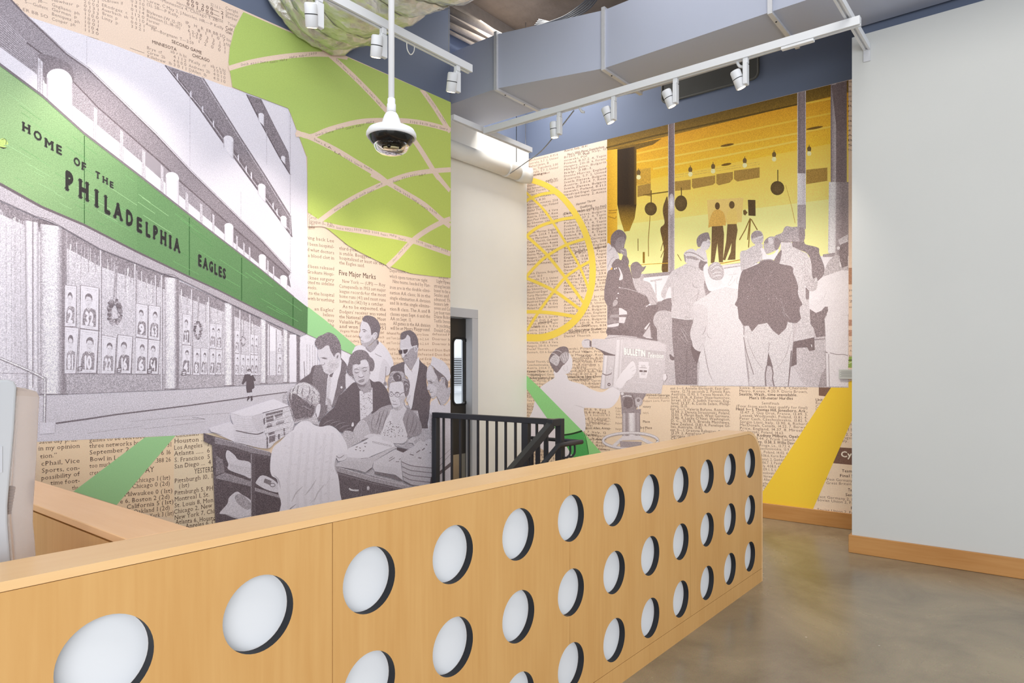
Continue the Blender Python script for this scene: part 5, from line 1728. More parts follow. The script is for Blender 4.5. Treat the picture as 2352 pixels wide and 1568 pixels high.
A.line('F1', '1112 1202 1136 1222 1164 1228 1196 1216 1216 1196', 11, 82, sm=4)
A.line('F1', '1106 1296 1160 1276 1228 1258', 13, 70, sm=4, taper=True)
A.sp('F1', '1118 1300 1170 1288 1222 1270 1212 1300 1160 1322 1130 1318', 116, g=0.2)
A.line('F1', '1130 1342 1180 1340 1210 1322', 10, 176, sm=3, taper=True)
A.ring('F1', 1018, 1228, 16, 22, 6, 190)
A.ring('F1', 1322, 1160, 8, 22, 5, 190)

# ---- young man in the white cap, right edge
A.part('printed_man|cap', 0.2)
A.poly('6', '1972 440 1990 500 2040 520 2096 460 2097 1260 1935 1260 1935 820 1900 765 1888 680 1904 600 1905 560 1918 480', 214, g=0.1)
A.sp('6', '1902 590 1932 620 1930 720 1925 790 1840 822 1800 852 1770 842 1722 852 1706 832 1760 792 1830 772 1896 745', 178, g=0.3)
A.poly('6', '1980 1118 2095 1024 2096 1062 1980 1150', 60, g=0.3)
A.line('6', '1960 1100 2096 950', 6, 120)
A.line('6', '1985 1010 2096 905', 5, 130)
A.sp('F2', '1842 275 1800 310 1770 400 1752 520 1778 640 1790 690 1766 800 1790 842 1824 850 1818 882 1848 922 1848 972 1880 1024 1930 1022 1985 982 2030 1080 2080 1185 2165 1150 2245 1060 2296 900 2296 780 2222 780 2180 720 2150 560 2050 640 1990 520 1940 430 1900 330', 176, g=0.28)
A.sp('F2', '1790 340 1860 300 1930 430 1970 540 1940 640 1850 600 1780 620 1765 500', 204, g=0.14)
A.sp('F2', '1800 700 1880 720 1960 760 1990 860 1930 960 1860 960 1840 880 1830 840 1785 800', 200, g=0.16)
A.sp('F2', '1926 335 2000 395 2130 515 2236 640 2226 800 2180 720 2155 560 2100 535 2050 620 2030 668 1990 520 1940 440', 82, g=0.4)
A.sp('F2', '1846 270 1870 180 1888 88 2000 128 2132 190 2245 330 2292 480 2302 560 2236 640 2150 520 2000 402 1900 306', 218, g=0.1)
A.line('F2', '1846 270 1900 308 2000 402 2150 520 2236 640', 8, 100, sm=3)
A.sp('F2', '2076 570 2130 540 2172 590 2160 690 2110 722 2084 660', 176, g=0.2)
A.line('F2', '2100 590 2140 570 2150 620 2120 680', 12, 84, sm=4)
A.line('F2', '1776 630 1830 640 1905 680', 18, 66, sm=3, taper=True)
A.blob('F2', 1858, 678, 36, 14, 60, 150)
A.line('F2', '1786 836 1820 844 1848 806', 10, 110, sm=3)
A.line('F2', '1822 892 1860 890 1904 876', 14, 84, sm=3, taper=True)
A.line('F2', '1985 985 2040 1090 2080 1180', 12, 80, sm=3)

# ---- woman in spectacles and cardigan
A.part('printed_woman|spectacles', 0.22)
A.sp('6', '1562 508 1470 530 1400 580 1290 640 1242 690 1216 742 1226 778 1282 828 1332 812 1372 782 1420 772 1465 780 1495 680 1545 580', 150, g=0.34)
A.sp('6', '1690 528 1750 560 1802 620 1832 690 1826 758 1760 792 1700 802 1690 740 1655 640 1680 580', 128, g=0.36)
A.poly('6', '1556 545 1540 590 1490 680 1462 775 1455 800 1500 822 1600 842 1690 820 1704 780 1660 640 1690 545 1630 600', 216, g=0.12)
rnd = random.Random(9)
for i in range(110):
    y = rnd.uniform(655, 800)
    w = (y - 560) * 0.46
    x = rnd.uniform(1578 - w, 1582 + w)
    A.blob('6', x, y, rnd.uniform(2, 5.5), rnd.uniform(2, 5), rnd.choice([60, 70, 110]), n=6)
for s_, v in (('1460 560 1440 640 1420 700', 84), ('1500 540 1470 620 1450 700 1430 770', 90), ('1530 560 1500 650 1475 740', 96), ('1400 600 1380 680 1400 760', 110), ('1290 660 1330 680 1370 740', 100), ('1760 590 1750 680 1720 770', 86), ('1790 640 1780 710 1740 780', 92), ('1720 580 1700 660 1700 760', 90)):
    A.line('6', s_, 8, v, sm=4, taper=True)
A.sp('6', '1290 645 1330 660 1360 720 1370 780 1330 812 1282 826 1228 776 1220 740 1245 692', 186, g=0.25)
A.sp('6', '1225 770 1280 824 1340 808 1300 834 1262 816', 90, g=0.3)
A.sp('6', '1320 790 1372 768 1420 770 1470 790 1540 815 1570 835 1520 838 1420 830 1360 812', 216, g=0.1)
A.sp('F2', '888 740 876 640 910 540 935 470 990 418 1100 410 1185 415 1252 465 1290 570 1345 600 1374 680 1374 800 1342 940 1282 995 1258 930 1240 850 1228 720 1200 650 1060 648 960 668 925 760 905 870', 132, g=0.5)
A.sp('F2', '1000 505 1060 450 1120 450 1182 540 1178 625 1060 648 1010 590', 66, g=0.4)
A.sp('F2', '1240 640 1330 610 1366 700 1362 800 1330 930 1280 980 1256 900 1240 780', 86, g=0.5)
for s_ in ('950 460 1000 430 1080 440', '1130 430 1200 460 1240 540', '920 560 960 540 1010 570', '940 620 1000 600 1040 640', '1200 600 1260 610 1330 640', '1250 720 1300 690 1340 740', '1180 470 1210 540 1200 600', '1090 500 1140 530 1130 590', '1290 860 1310 820 1300 780'):
    A.line('F2', s_, 14, 200, sm=4, taper=True, g=0.2)
A.sp('F2', '1010 1240 1240 1090 1292 1230 1284 1310 1130 1580 990 1600 955 1360', 206, g=0.16)
A.sp('F2', '922 760 942 682 1060 652 1190 650 1230 720 1242 860 1262 960 1282 1012 1242 1082 1240 1182 1182 1272 1092 1295 1010 1242 960 1152 920 1022 900 900', 210, g=0.12)
A.sp('F2', '1120 1000 1240 960 1272 1010 1240 1085 1240 1180 1180 1270 1095 1294 1110 1220 1160 1150', 186, g=0.22)
A.sp('F2', '990 1215 1050 1230 1110 1215 1120 1270 1080 1300 1020 1265', 162, g=0.36)
A.ring('F2', 958, 938, 46, 42, 12, 92)
A.ring('F2', 1094, 948, 58, 46, 12, 84)
A.line('F2', '1004 930 1036 936', 9, 92)
A.line('F2', '1150 938 1200 905 1252 886', 12, 66, sm=3)
A.line('F2', '916 886 950 872 992 892', 15, 80, sm=4, taper=True)
A.line('F2', '1036 908 1080 884 1140 896', 17, 76, sm=4, taper=True)
A.blob('F2', 962, 938, 20, 14, 70, 180)
A.blob('F2', 1090, 946, 22, 14, 70, 190)
A.line('F2', '985 1060 1005 1090 1030 1096 1058 1078', 10, 120, sm=4)
A.line('F2', '972 1146 1020 1162 1060 1160 1102 1168', 14, 84, sm=4, taper=True)
A.line('F2', '1244 1070 1250 1160 1290 1232', 12, 84, sm=4)
A.sp('F2', '1296 1040 1350 970 1392 960 1372 1030 1320 1100 1300 1090', 196, g=0.2)

# ---- news counter, paper stacks
A.part('printed_news_counter', 0.3)
A.poly('P', '466 994 500 1004 560 1020 620 1040 700 1058 770 1070 850 1092 950 1118 990 1124 1030 1130 1030 1250 700 1290 500 1290 494 1205 486 1022 467 1013', 60, g=0.42)
A.sp('6', '1140 740 1215 752 1250 800 1290 832 1180 892 1165 960 1100 900 1110 800', 178, g=0.3)
A.poly('6', '-30 800 150 846 300 890 470 932 470 968 300 938 150 890 -30 855', 112, g=0.3)
A.line('6', '-30 802 150 846 300 890 470 934', 6, 170)
A.poly('6', '1050 1052 1400 1158 1620 1210 1800 1250 1800 1292 1620 1250 1400 1200 1050 1102', 140, g=0.34)
A.line('6', '1050 1056 1400 1162 1620 1214 1800 1254', 8, 186)
A.line('6', '1060 1120 1400 1215 1700 1280', 5, 110)
# pigeon holes
A.poly('6', '-20 880 290 955 290 1560 -20 1560', 52, g=0.4)
A.poly('6', '-20 960 40 1000 60 1110 -20 1140', 96, g=0.4)
A.poly('6', '330 965 470 998 480 1160 560 1240 560 1560 340 1560', 46, g=0.36)
A.sp('6', '84 914 150 962 182 1000 292 1030 298 1162 230 1142 92 1088 92 1040 68 972', 206, g=0.12)
for k in range(5):
    A.line('6', [(100 + 4 * k, 1040 + 12 * k), (200, 1066 + 14 * k), (292, 1080 + 16 * k)], 3, 160)
A.poly('6', '-20 1150 60 1116 302 1196 302 1242 -20 1168', 122, g=0.34)
A.sp('6', '12 1480 80 1400 100 1338 165 1288 210 1310 305 1380 312 1502 190 1532 60 1492', 210, g=0.14)
A.sp('6', '150 1330 210 1310 300 1400 270 1450 180 1400', 150, g=0.3)
A.line('6', '60 1490 190 1525 300 1500', 4, 130)
A.poly('6', '294 945 326 955 326 1568 294 1568', 58, g=0.3)
A.line('6', '298 948 298 1568', 5, 150, g=0.3)
A.sp('6', '342 1196 400 1140 522 1200 548 1292 440 1272 350 1222', 210, g=0.12)
A.poly('6', '420 1168 480 1190 470 1230 408 1205', 92, g=0.2)
A.ring('6', 490, 1228, 22, 16, 6, 70)
A.poly('6', '330 1250 562 1322 562 1348 330 1282', 126, g=0.3)
A.line('6', '1178 1258 1205 1274 1264 1276', 15, 216, sm=3)
A.blob('6', 1350, 1256, 13, 20, 216, 170)
A.line('6', '1290 1240 1290 1420', 4, 90)
A.line('6', '1420 1270 1420 1400', 5, 84)
# left stack of papers
A.part('printed_paper_stack', 0.12)
A.poly('F5', '80 710 560 570 640 640 660 1025 400 905 140 800', 222, g=0.08)
A.line('F5', '130 795 240 830 400 880', 14, 84, sm=3, taper=True)
A.poly('F5', '574 380 820 450 1050 446 1290 388 1316 440 1312 760 1384 900 1394 1172 1250 1165 660 1022 640 640 590 520', 214, g=0.1)
A.sp('F5', '1050 470 1180 420 1300 440 1310 740 1180 780 1100 640', 198, g=0.12)
for k in range(12):
    y = 460 + 46 * k
    A.line('F5', [(600 + 3 * k, y + 10), (820, y + 44), (1050, y + 56), (1300, y + 6)], 4, 178 if k % 3 else 150, sm=3, taper=True)
A.line('F5', '690 768 1000 832 1180 848 1312 802', 18, 66, sm=4, w1=22)
for k in range(6):
    A.line('F5', [(680, 960 + 26 * k), (1000, 980 + 30 * k), (1370, 990 + 30 * k)], 3, 188)
A.poly('F5', '576 372 1540 55 1892 212 1285 384 1050 444 820 448', 226, g=0.05)
A.poly('F5', '1286 386 1892 214 1950 450 2012 600 1944 800 1700 950 1560 1042 1482 1142 1404 1172 1392 900 1312 760 1322 560', 208, g=0.2)
for q in ('1360 390 1745 300 1752 345 1365 440', '1370 470 1530 430 1540 540 1375 590', '1560 420 1740 375 1740 440 1580 500', '1390 620 1500 596 1500 640 1392 664', '1590 580 1780 528 1780 560 1590 610', '1590 620 1770 570 1770 594 1595 645', '1380 672 1510 640 1512 680 1385 712', '1420 820 1560 786 1560 850 1425 890', '1440 900 1580 860 1570 1000 1440 1050', '1640 850 1680 840 1680 960 1640 970', '1755 720 1790 712 1800 860 1770 890', '1300 510 1350 470 1345 640 1318 620', '1380 930 1412 920 1416 1160 1384 1170'):
    A.poly('F5', q, 86, g=0.5)
for k in range(9):
    y0 = 380 + 62 * k
    A.line('F5', [(1345, y0 + 90), (1880, y0 - 50)], 10 if k % 2 else 6, 228 if k % 2 else 80, g=0.1)
A.line('F5', '1290 372 1890 218', 13, 66)
# counter stacks to the right
A.part('printed_paper_stack|right', 0.12)
A.sp('F4', '700 330 760 318 890 332 925 425 1100 470 1150 440 1180 390 1280 360 1390 372 1440 400 1400 470 1330 502 1230 502 1180 500 1000 470 880 460 760 440', 216, g=0.1)
A.poly('F4', '250 600 520 480 700 380 790 345 900 372 925 432 1150 492 1182 562 1000 640 700 762 640 802 220 782', 226, g=0.05)
A.poly('F4', '220 782 640 802 720 772 1182 562 1225 582 1100 652 760 862 722 982 600 1082 570 1082 0 962 40 902', 196, g=0.16)
for k in range(7):
    A.line('F4', [(60, 850 + 18 * k), (400, 880 + 26 * k), (640, 900 + 26 * k)], 5, 150, sm=3, taper=True)
A.line('F4', '0 960 200 1000 390 1030 580 1082', 14, 62, taper=True)
A.line('F4', '600 1080 690 1020 740 985', 20, 62, taper=True)
A.line('F4', '500 812 560 800 640 796', 8, 90)
for s_ in ('560 505 630 490', '575 560 600 575', '400 580 440 570', '385 625 420 630', '480 650 500 650', '545 660 570 640', '470 590 500 600'):
    A.line('F4', s_, 15, 74)
for k in range(7):
    x, y = 735 + 56 * k, 462 + 12.5 * k
    A.line('F4', [(x, y), (x + 40, y + 8), (x + 46, y + 34), (x + 6, y + 28), (x, y)], 6, 96)
A.poly('F4', '1225 582 1460 630 1362 692 1225 640', 52, g=0.3)
A.poly('F4', '1190 500 1400 570 1545 585 1500 605 1350 590 1200 545', 208, g=0.12)
A.line('F4', '1190 505 1280 555 1520 590', 8, 90, sm=3)
A.poly('F4', '760 862 1190 622 1352 690 1300 862 1312 1000 1345 1242 1190 1132 780 1062 742 990', 210, g=0.12)
A.poly('F4', '780 1068 1100 1120 1190 1140 1340 1246 1340 1262 1100 1190 780 1110', 90, g=0.36)
for k in range(5):
    A.line('F4', [(760, 920 + 26 * k), (1000, 975 + 24 * k), (1180, 1000 + 30 * k), (1310, 1090 + 30 * k)], 5, 160, sm=3, taper=True)
for s_ in ('1060 860 1180 790', '1070 810 1140 770', '1200 870 1270 870', '1270 830 1300 805'):
    A.line('F4', s_, 14, 104)
A.sp('F4', '1440 480 1500 400 1560 370 1600 420 1560 470 1600 520 1570 545 1540 500 1480 490', 200, g=0.2)
A.poly('F4', '1320 705 1560 560 1640 470 1700 448 1765 470 1862 408 1946 450 1980 470 1980 1180 1890 1310 1800 1350 1600 1372 1360 1242 1322 1052 1310 862', 204, g=0.16)
for k in range(18):
    y = 870 + 24 * k
    A.line('F4', [(1315 + 2 * k, y), (1480, y + 70), (1640, y + 96), (1960, y + 130)], 6 if k % 4 else 14, 150 if k % 4 else 74, sm=4)
for s_ in ('1720 640 1780 600', '1610 690 1690 640', '1480 720 1560 740', '1650 790 1710 800', '1800 520 1830 540', '1880 700 1900 680'):
    A.line('F4', s_, 20, 92, g=0.4)
A.poly('F4', '1900 1180 1990 1120 1990 1300 1880 1310', 48, g=0.3)

# ---- boy with his back turned
A.part('printed_boy', 0.12)
A.sp('6', '694 700 740 660 800 648 870 690 925 704 1000 692 1062 724 1112 782 1152 852 1164 905 1170 960 1140 1000 1082 1012 1060 980 1055 1062 1080 1152 1096 1300 1104 1600 560 1620 566 1400 540 1300 530 1182 480 1142 466 1060 488 905 560 832 620 772 676 732', 228, g=0.06)
for x in (640, 720, 790, 860, 930, 1000):
    A.line('6', [(x + 30, 760), (x + 10, 1000), (x - 10, 1250), (x, 1500)], 26, 218, sm=4, g=0.08)
rnd = random.Random(13)
for i in range(46):
    x, y = rnd.uniform(600, 1040), rnd.uniform(860, 1480)
    A.blob('6', x, y, rnd.uniform(14, 34), rnd.uniform(5, 12), rnd.choice([204, 210, 214]), 226, rot=rnd.uniform(-.8, -.2), g=0.08)
for s_, v in (('760 1240 700 1300 660 1380', 176), ('880 1180 830 1260 780 1320', 180), ('700 1400 650 1440 640 1460', 150), ('960 1220 900 1290 860 1380', 184), ('500 1140 540 1180 560 1260', 176), ('1060 980 1052 1060 1070 1130', 170), ('880 1340 840 1380', 170), ('1010 1160 960 1240', 190)):
    A.line('6', s_, 12, v, sm=4, taper=True)
A.sp('6', '1060 975 1100 945 1160 955 1150 992 1090 1008', 214, g=0.1)
A.line('6', '1062 965 1090 985 1130 960', 6, 110, sm=3)
A.sp('F3', '740 965 880 915 1130 850 1200 760 1245 880 1262 1020 1140 1000 1040 950 880 955 760 1000', 182, g=0.3)
A.sp('F3', '588 420 598 300 640 220 750 130 860 82 960 74 1080 108 1200 188 1282 280 1312 380 1292 540 1232 620 1192 740 1132 862 1010 902 880 922 740 970 690 862 640 722 610 580', 128, g=0.55)
A.sp('F3', '690 190 860 92 1000 86 1150 176 1272 290 1284 350 1100 340 950 430 850 402 700 340 640 300', 192, g=0.4)
A.sp('F3', '620 370 760 335 900 445 1080 560 1192 640 1122 842 900 872 760 902 700 762 650 602', 74, g=0.55)
A.sp('F3', '1100 350 1240 340 1290 420 1280 530 1190 560 1080 520 1040 440', 170, g=0.55)
for s_, v in (('750 180 700 260 680 400', 70), ('830 140 800 260 790 380', 80), ('930 200 900 300 920 420', 74), ('1000 130 980 240 1010 360', 200), ('860 120 840 240 860 340', 210), ('700 280 660 380 660 480', 190), ('1060 160 1080 260 1060 360', 80), ('1150 380 1120 460 1150 520', 74), ('1230 380 1210 450 1230 520', 210), ('1000 420 1060 520 1100 620', 150), ('900 600 1000 640 1100 700', 120), ('740 500 800 600 900 640', 60), ('1140 250 1180 310 1200 340', 90), ('780 130 760 200 720 260', 214)):
    A.line('F3', s_, 20, v, sm=4, taper=True, g=0.4)
A.line('F3', '592 470 596 330 650 220 760 130', 8, 214, sm=4)
A.sp('F3', '1230 620 1280 562 1318 580 1312 700 1272 852 1232 856 1206 770', 222, g=0.06)
A.line('F3', '1215 760 1222 810 1234 856', 22, 90, sm=3, taper=True)
A.line('F3', '1258 620 1290 600 1286 680', 8, 180, sm=3)

murA = thing('wall_mural', 'left wall mural of newsprint, a green sign band building and people at a news counter', 'mural', (2.2, YA, 0.2))
A.build(murA, {'printed_man|shirt': 'printed man in a white shirt', 'printed_man|sunglasses': 'printed man in sunglasses and dark jacket', 'printed_man|suit': 'printed man in a dark suit and tie', 'printed_man|cap': 'printed young man in a white cap',
               'printed_woman|coat': 'printed woman in a dark coat', 'printed_woman|spectacles': 'printed woman in spectacles and cardigan', 'printed_boy': 'printed boy in a white shirt seen from behind', 'printed_lime_globe': 'lime green globe with newsprint lines',
               'printed_sign_band': 'green sign band with dark raised letters', 'printed_building': 'grey printed office building with columns'})
# ------------------------------------------------------------------ right mural
B = Print(0, XB, -1, ((84, 65, 66), (240, 233, 240)))
B.part('newsprint_sheet', 0.06)
eb = B.STEP
zb0 = 0.152
sheet(B, [(XB - eb, YCE + 0.002, zb0), (XB - eb, YR - 0.001, zb0), (XB - eb, YR - 0.001, ZT), (XB - eb, YCE + 0.002, ZT)], [(238, 214, 190), (240, 214, 186), (226, 202, 184), (230, 206, 188)])
B.base = 2
B.part('newsprint_text', 0.1)
INB = (112, 88, 78)
INBL = (146, 116, 98)
INBD = (84, 62, 54)
def persp(x, y):
    return (y - HYP) / (x + 745.0)
words = ['Poland, 8:30.6. 9. Eva', 'nowski, Poland, 8:31.2', 'Amos Biwott, Kenya, 8:34', 'Yuriy Maryshev, Russia', 'Czechoslovakia, 8:35.6', 'Finland, 8:37.2. 4, Tapio', 'Ala-Leppilampi, Finland', 'Jean-Paul Villain, France', 'Mikhail Jelev, Bulgaria', 'Michael Karst, W. Germany',
         'West Germany. 2, Anton', 'Heinfried Engel, Germany', 'England, 13.65. 3, Angel', 'Donna Murray, England', 'Romania, 1:58.6. 4. Vera', 'Nikolic, Yugoslavia, 2:00', 'Svetla Zlateva, Bulgaria', 'Austria, 2:01.4. 7, Rosa', 'Barbara Inkpen, England', 'Italy, 218-1. 5. Jorma', 'Ricky Bruch, Sweden, 204', 'Hungary, 210-10. 6, Ferenc', 'Gejza Fejer, Hungary', 'Detlef Thorith, Germany', 'Jay Silvester, Utah, 208', 'Australia, 5.7. 2, United', 'Denmark, 13.0. 6. East Ger', 'Brazil, 10.0. 7. Italy, 12', 'Kenya, 8 minutes, 23.6']
rnd = random.Random(31)
def colB(x0, x1, y0, y1, step, h, c, seed, gaps=(), k=0.9, pool=words):
    r_ = random.Random(seed)
    y = y0
    i = 0
    while y < y1:
        yy = y
        if i not in gaps:
            sl_ = persp((x0 + x1) / 2, yy) * k
            s = r_.choice(pool)
            xe = x1 if r_.random() > 0.12 else x0 + (x1 - x0) * r_.uniform(0.4, 0.8)
            s = s[:max(4, int(len(s) * (xe - x0) / (x1 - x0)))].strip()
            B.text('P', s, x0, yy, xe, yy + sl_ * (xe - x0), h, c)
        y += step
        i += 1
colB(1210.5, 1282, 372, 1080, 7.2, 4.3, INB, 1, (6, 7, 22, 34, 35, 48, 49, 62, 63, 76, 77))
colB(1295, 1393, 364, 1060, 7.2, 4.3, INB, 2, (14, 15, 16, 17, 44, 58, 59, 60))
for s_, x0, y0, x1, y1, h in (("Men's 3000-Meter Steeplechase", 1303, 358, 1388, 339, 4.8), ('Final', 1340, 357, 1354, 353.5, 4.6), ('Azerzi, Italy, 14.41', 1296, 349, 1349, 337, 4.2), ('Hammer Throw', 1323, 472, 1368, 462, 4.6), ('Qualifying', 1332, 478.5, 1360, 473, 4.6), ('(216 feet-6 inches qualify for final)', 1293, 494, 1393, 474, 4.6),
                         ('meters', 1226, 404, 1254, 399, 4.6), ('qualify for', 1253, 418, 1281, 412, 4.6), ('George Frenn, N. Hollywood', 1320, 581, 1393, 567, 4.8), ('Dragon', 1336, 750, 1356, 747.5, 4.6), ('Standings after 5 races', 1306, 764, 1381, 757, 4.8), ('Final', 1225, 752.5, 1238, 751, 4.4), ('steeplechase', 1238, 743, 1268, 740, 4.6)):
    B.text('P', s_, x0, y0, x1, y1, h, INBD, bold=0.012)
colB(1210.5, 1262, 900, 1050, 7.2, 4.3, INBL, 7)
TB = lambda rows, h, c, bold=0.0: [B.text('12', s, x0, y0, x1, y1, h, c, bold=bold) for (s, x0, y0, x1, y1) in rows]
TB([('(Semifinals)', 335, 345, 480, 343), ('eat 1—1, Annelie Ehrhardt, East Ger-', 155, 370, 698, 372), ('many, 12.76 seconds 2, Pamela Ran,', 160, 397, 698, 400), ('Australia, 12.93. 3, Teresa Nowak, Po-', 163, 423, 698, 428), ('land, 13.16. 4, Ester Shaarhamorov,', 160, 449, 698, 456), ('Israel, 13.17. 5, Judith Vernon, Eng-', 163, 475, 698, 485),
    ('land, 13.37. 6, Lucila Salao, Philip-', 163, 502, 698, 512), ('pines, 15.15.', 160, 528, 315, 531), ('eat 2—1, Valeria Bufanu, Romonia,', 155, 554, 695, 566), ('12.94. 2, Danuta Straszynski, Poland,', 160, 581, 695, 594), ('13.03. 3, Margit Bach, West Germany,', 160, 607, 695, 622), ("13.46. 4, Lacey O'Neal, Washington,", 160, 633, 695, 650),
    ('D. C., 13.78. 5, Brenda Matthews,', 160, 660, 695, 679), ('New Zealand, 13.81. 6, Penelope Gil-', 160, 688, 698, 708), ('lies, Australia, 13.82.', 160, 714, 450, 725), ('eat 3—1, Grazyna Rabsztyn, Poland,', 155, 742, 695, 763), ('13.29. 2, Annerose Krumpholz, East', 160, 769, 695, 791), ('Germany, 13.35. 3, Teresa Sukniewicz', 160, 796, 695, 818), ('Chi Cheng, 13.6', 160, 820, 400, 830),
    ('kova, Russia, 4:20.2. 9. Cherono', 778, 365, 1393, 369), ('Maiyo, Kenya, 4:20.9. Doris Brown,', 775, 393, 1393, 401), ('Semifinals', 978, 503, 1138, 507), ('(Four from each heat qualify for final)', 748, 529, 1393, 546),
    ('13.47. 2. Guy Drut, France, 13.49. 3,', 780, 585, 1393, 605), ('Leszek Wodzynski, Poland, 13.81. 4,', 780, 613, 1393, 634), ('Peter Cech, Czechoslovakia, 13.82. 5,', 778, 641, 1393, 663), ('Sergio Liani, Italy, 13.90. 6, Richard', 780, 670, 1393, 692), ('MacDonals, Canada, 14.22. 7. Berwyn', 780, 698, 1393, 721), ('Price, England, 14.37. 8. Miroslaw', 780, 728, 1393, 752), ('Wodzynski, Poland, 14.63.', 780, 756, 1180, 774),
    ('sas, La., 13.44. 2, Frank Siebeck, E.', 780, 813, 1330, 838), ('port, Baton Rouge, La., 13.73. 4,', 780, 872, 1240, 894), ('Nadenicek, Czechoslovakia, 13.9', 780, 902, 1225, 922), ('Marek Jozwik, Poland, 14.02. 6,', 780, 933, 1225, 954), ('World record 4:06.6, Karin Burn', 780, 964, 1200, 984), ('eleit, East Germany), 2, Gunhild', 780, 995, 1180, 1016), ('Hoffmeister, 4:06.7. 3, Paola', 780, 1026, 1160, 1046), ('Pigni Cacchi, Italy, 4:08.0, 4', 780, 1056, 1140, 1076), ('Sheila Carey, 4:09.1. 5, Lj', 780, 1086, 1120, 1106), ('Pangelova, Czechoslovakia', 780, 1116, 1110, 1136), ('Ellen Tittel, Orten, Norway,', 780, 1146, 1090, 1166), ('Berny Boxem, Joan Allison', 780, 1176, 1070, 1194), ('Ilja Keizer, Wyke, Netherl', 780, 1206, 1050, 1226), ('Francie Larrieu, Phil', 780, 1236, 1030, 1252), ('Jenny Orr, 4:12.2', 780, 1264, 1010, 1280),
    ('Roc', 1463, 502, 1520, 502), ('Cu', 1463, 532, 1510, 532), ('N', 1463, 560, 1480, 560), ('West Germany,', 1545, 1186, 1806, 1203), ('Great Britain.', 1558, 1220, 1797, 1232), ('East Germany 2, F', 1480, 1342, 1806, 1372), ('Soviet Union 2, Fr', 1478, 1372, 1806, 1402), ('Soviet Union 2, Fe', 1478, 1460, 1806, 1490), ('our', 1770, 690, 1806, 692), ('l S', 1755, 742, 1800, 744), ('2. 2,', 1735, 785, 1806, 790), ('Yugosl', 1700, 812, 1806, 818), ('aly.', 1700, 840, 1760, 846), ('M', 1788, 650, 1806, 650)], 21, INB)
TB([('Seattle, Wash., time unavailable.', 775, 423, 1300, 430), ("Men's 110-meter Hurdles", 865, 457, 1262, 461), ('Heat 1—1, Thomas Hill, Jonesboro, Ark.,', 745, 556, 1393, 576), ('Heat 2—1, Rodney Milburn, Opelou-', 745, 785, 1360, 808), ('East Germany, 13.58. 3. Willie Daven', 780, 843, 1300, 866), ('Unite', 1463, 475, 1546, 473), ('Team', 1700, 1113, 1792, 1116), ('Final S', 1680, 1156, 1806, 1160), ('Tac', 1755, 1283, 1806, 1286), ('Sem', 1733, 1328, 1806, 1332), ('F', 1780, 1448, 1800, 1450)], 22, INBD, 0.014)
# columns behind the operator and camera
TC = lambda rows, h, c, bold=0.0: [B.text('11', s, x0, y0, x1, y1, h, c, bold=bold) for (s, x0, y0, x1, y1) in rows]
TC([('Germany, 0.0. 2. Canada,', 1240, 505, 1500, 494), ('11.7. 3, Italy, 5.7. 4,', 1270, 530, 1500, 520), ('Brazil, 10.0. 5.', 1270, 562, 1490, 553), ('11.7. 6. Australia, 13', 1250, 590, 1490, 582), ('14.0. 7. Japan, 15', 1270, 615, 1490, 607), ('14.0.', 1260, 638, 1300, 636), ('after 5 races', 1370, 715, 1500, 712), ('Ulrich Libor, 7.0', 1380, 745, 1500, 742),
    ('Robert Levis, Puerto', 1870, 875, 2110, 870), ('Reinhold Bendick', 1918, 845, 2110, 846), ('2, France, 3.0. 3,', 1345, 975, 1580, 975), ('5.7. 4. Australia, 8.0.', 1340, 1002, 1580, 1002), ('10.0. 6. Denmark,', 1368, 1028, 1580, 1030), ('13.0. 8. East Ger-', 1370, 1052, 1580, 1055), ('many, 15.0. 10. Nether-', 1345, 1075, 1580, 1082), ('Poland 8', 1620, 940, 1690, 940), ('Cuba', 1622, 965, 1670, 965), ('Italy', 1625, 992, 1668, 992), ('Russia', 1625, 1020, 1680, 1020), ('Poland', 1620, 1075, 1680, 1075), ('Hungary', 1620, 1126, 1690, 1126), ('many 6,', 1868, 980, 1922, 980), ('2, 7', 1868, 1140, 1900, 1140), ('22.7. 3,', 1440, 1256, 1505, 1258), ('5. Germany', 1440, 1305, 1575, 1312), ('27.7. 2', 1440, 1280, 1510, 1284)], 18, INBL)
TC([('Finn', 1335, 434, 1382, 432), ('5th race', 1308, 472, 1400, 469), ('United States, Edward Benne', 1190, 656, 1500, 652), ('race, disqualified.', 1240, 680, 1410, 674), ('Scott Allen, Annap-', 1350, 1118, 1582, 1120), ('Dutchman', 1352, 1178, 1458, 1178), ('after 5 races', 1352, 1218, 1506, 1220), ('Place', 1868, 1060, 1932, 1060), ('3rd Place', 1840, 1115, 1952, 1116), ('Limited-George', 1880, 820, 2112, 822), ('victory', 1868, 925, 1940, 925), ('Kammer Thorw', 825, 610, 985, 608), ('Qualifying', 855, 640, 952, 640), ('inches quality for dis', 850, 668, 1070, 672)], 18, INBD, 0.012)
# dark heading blocks
B.part('printed_heading_block', 0.2)
B.poly('12', '1680 890 1808 898 1808 1050 1617 1032', (122, 92, 80))
B.text('12', 'Cycling', 1690, 975, 1955, 990, 44, (240, 226, 212), bold=0.03)
B.part('printed_heading_block|upper', 0.2)
B.poly('12', '1492 346 1625 346 1560 432 1492 424', (128, 98, 84))
B.part('printed_yellow_band', 0.03)
B.poly('12', '1606 346 1700 330 1808 280 1808 604 1440 1446 985 1394 985 1290 1000 1270', (255, 200, 62))

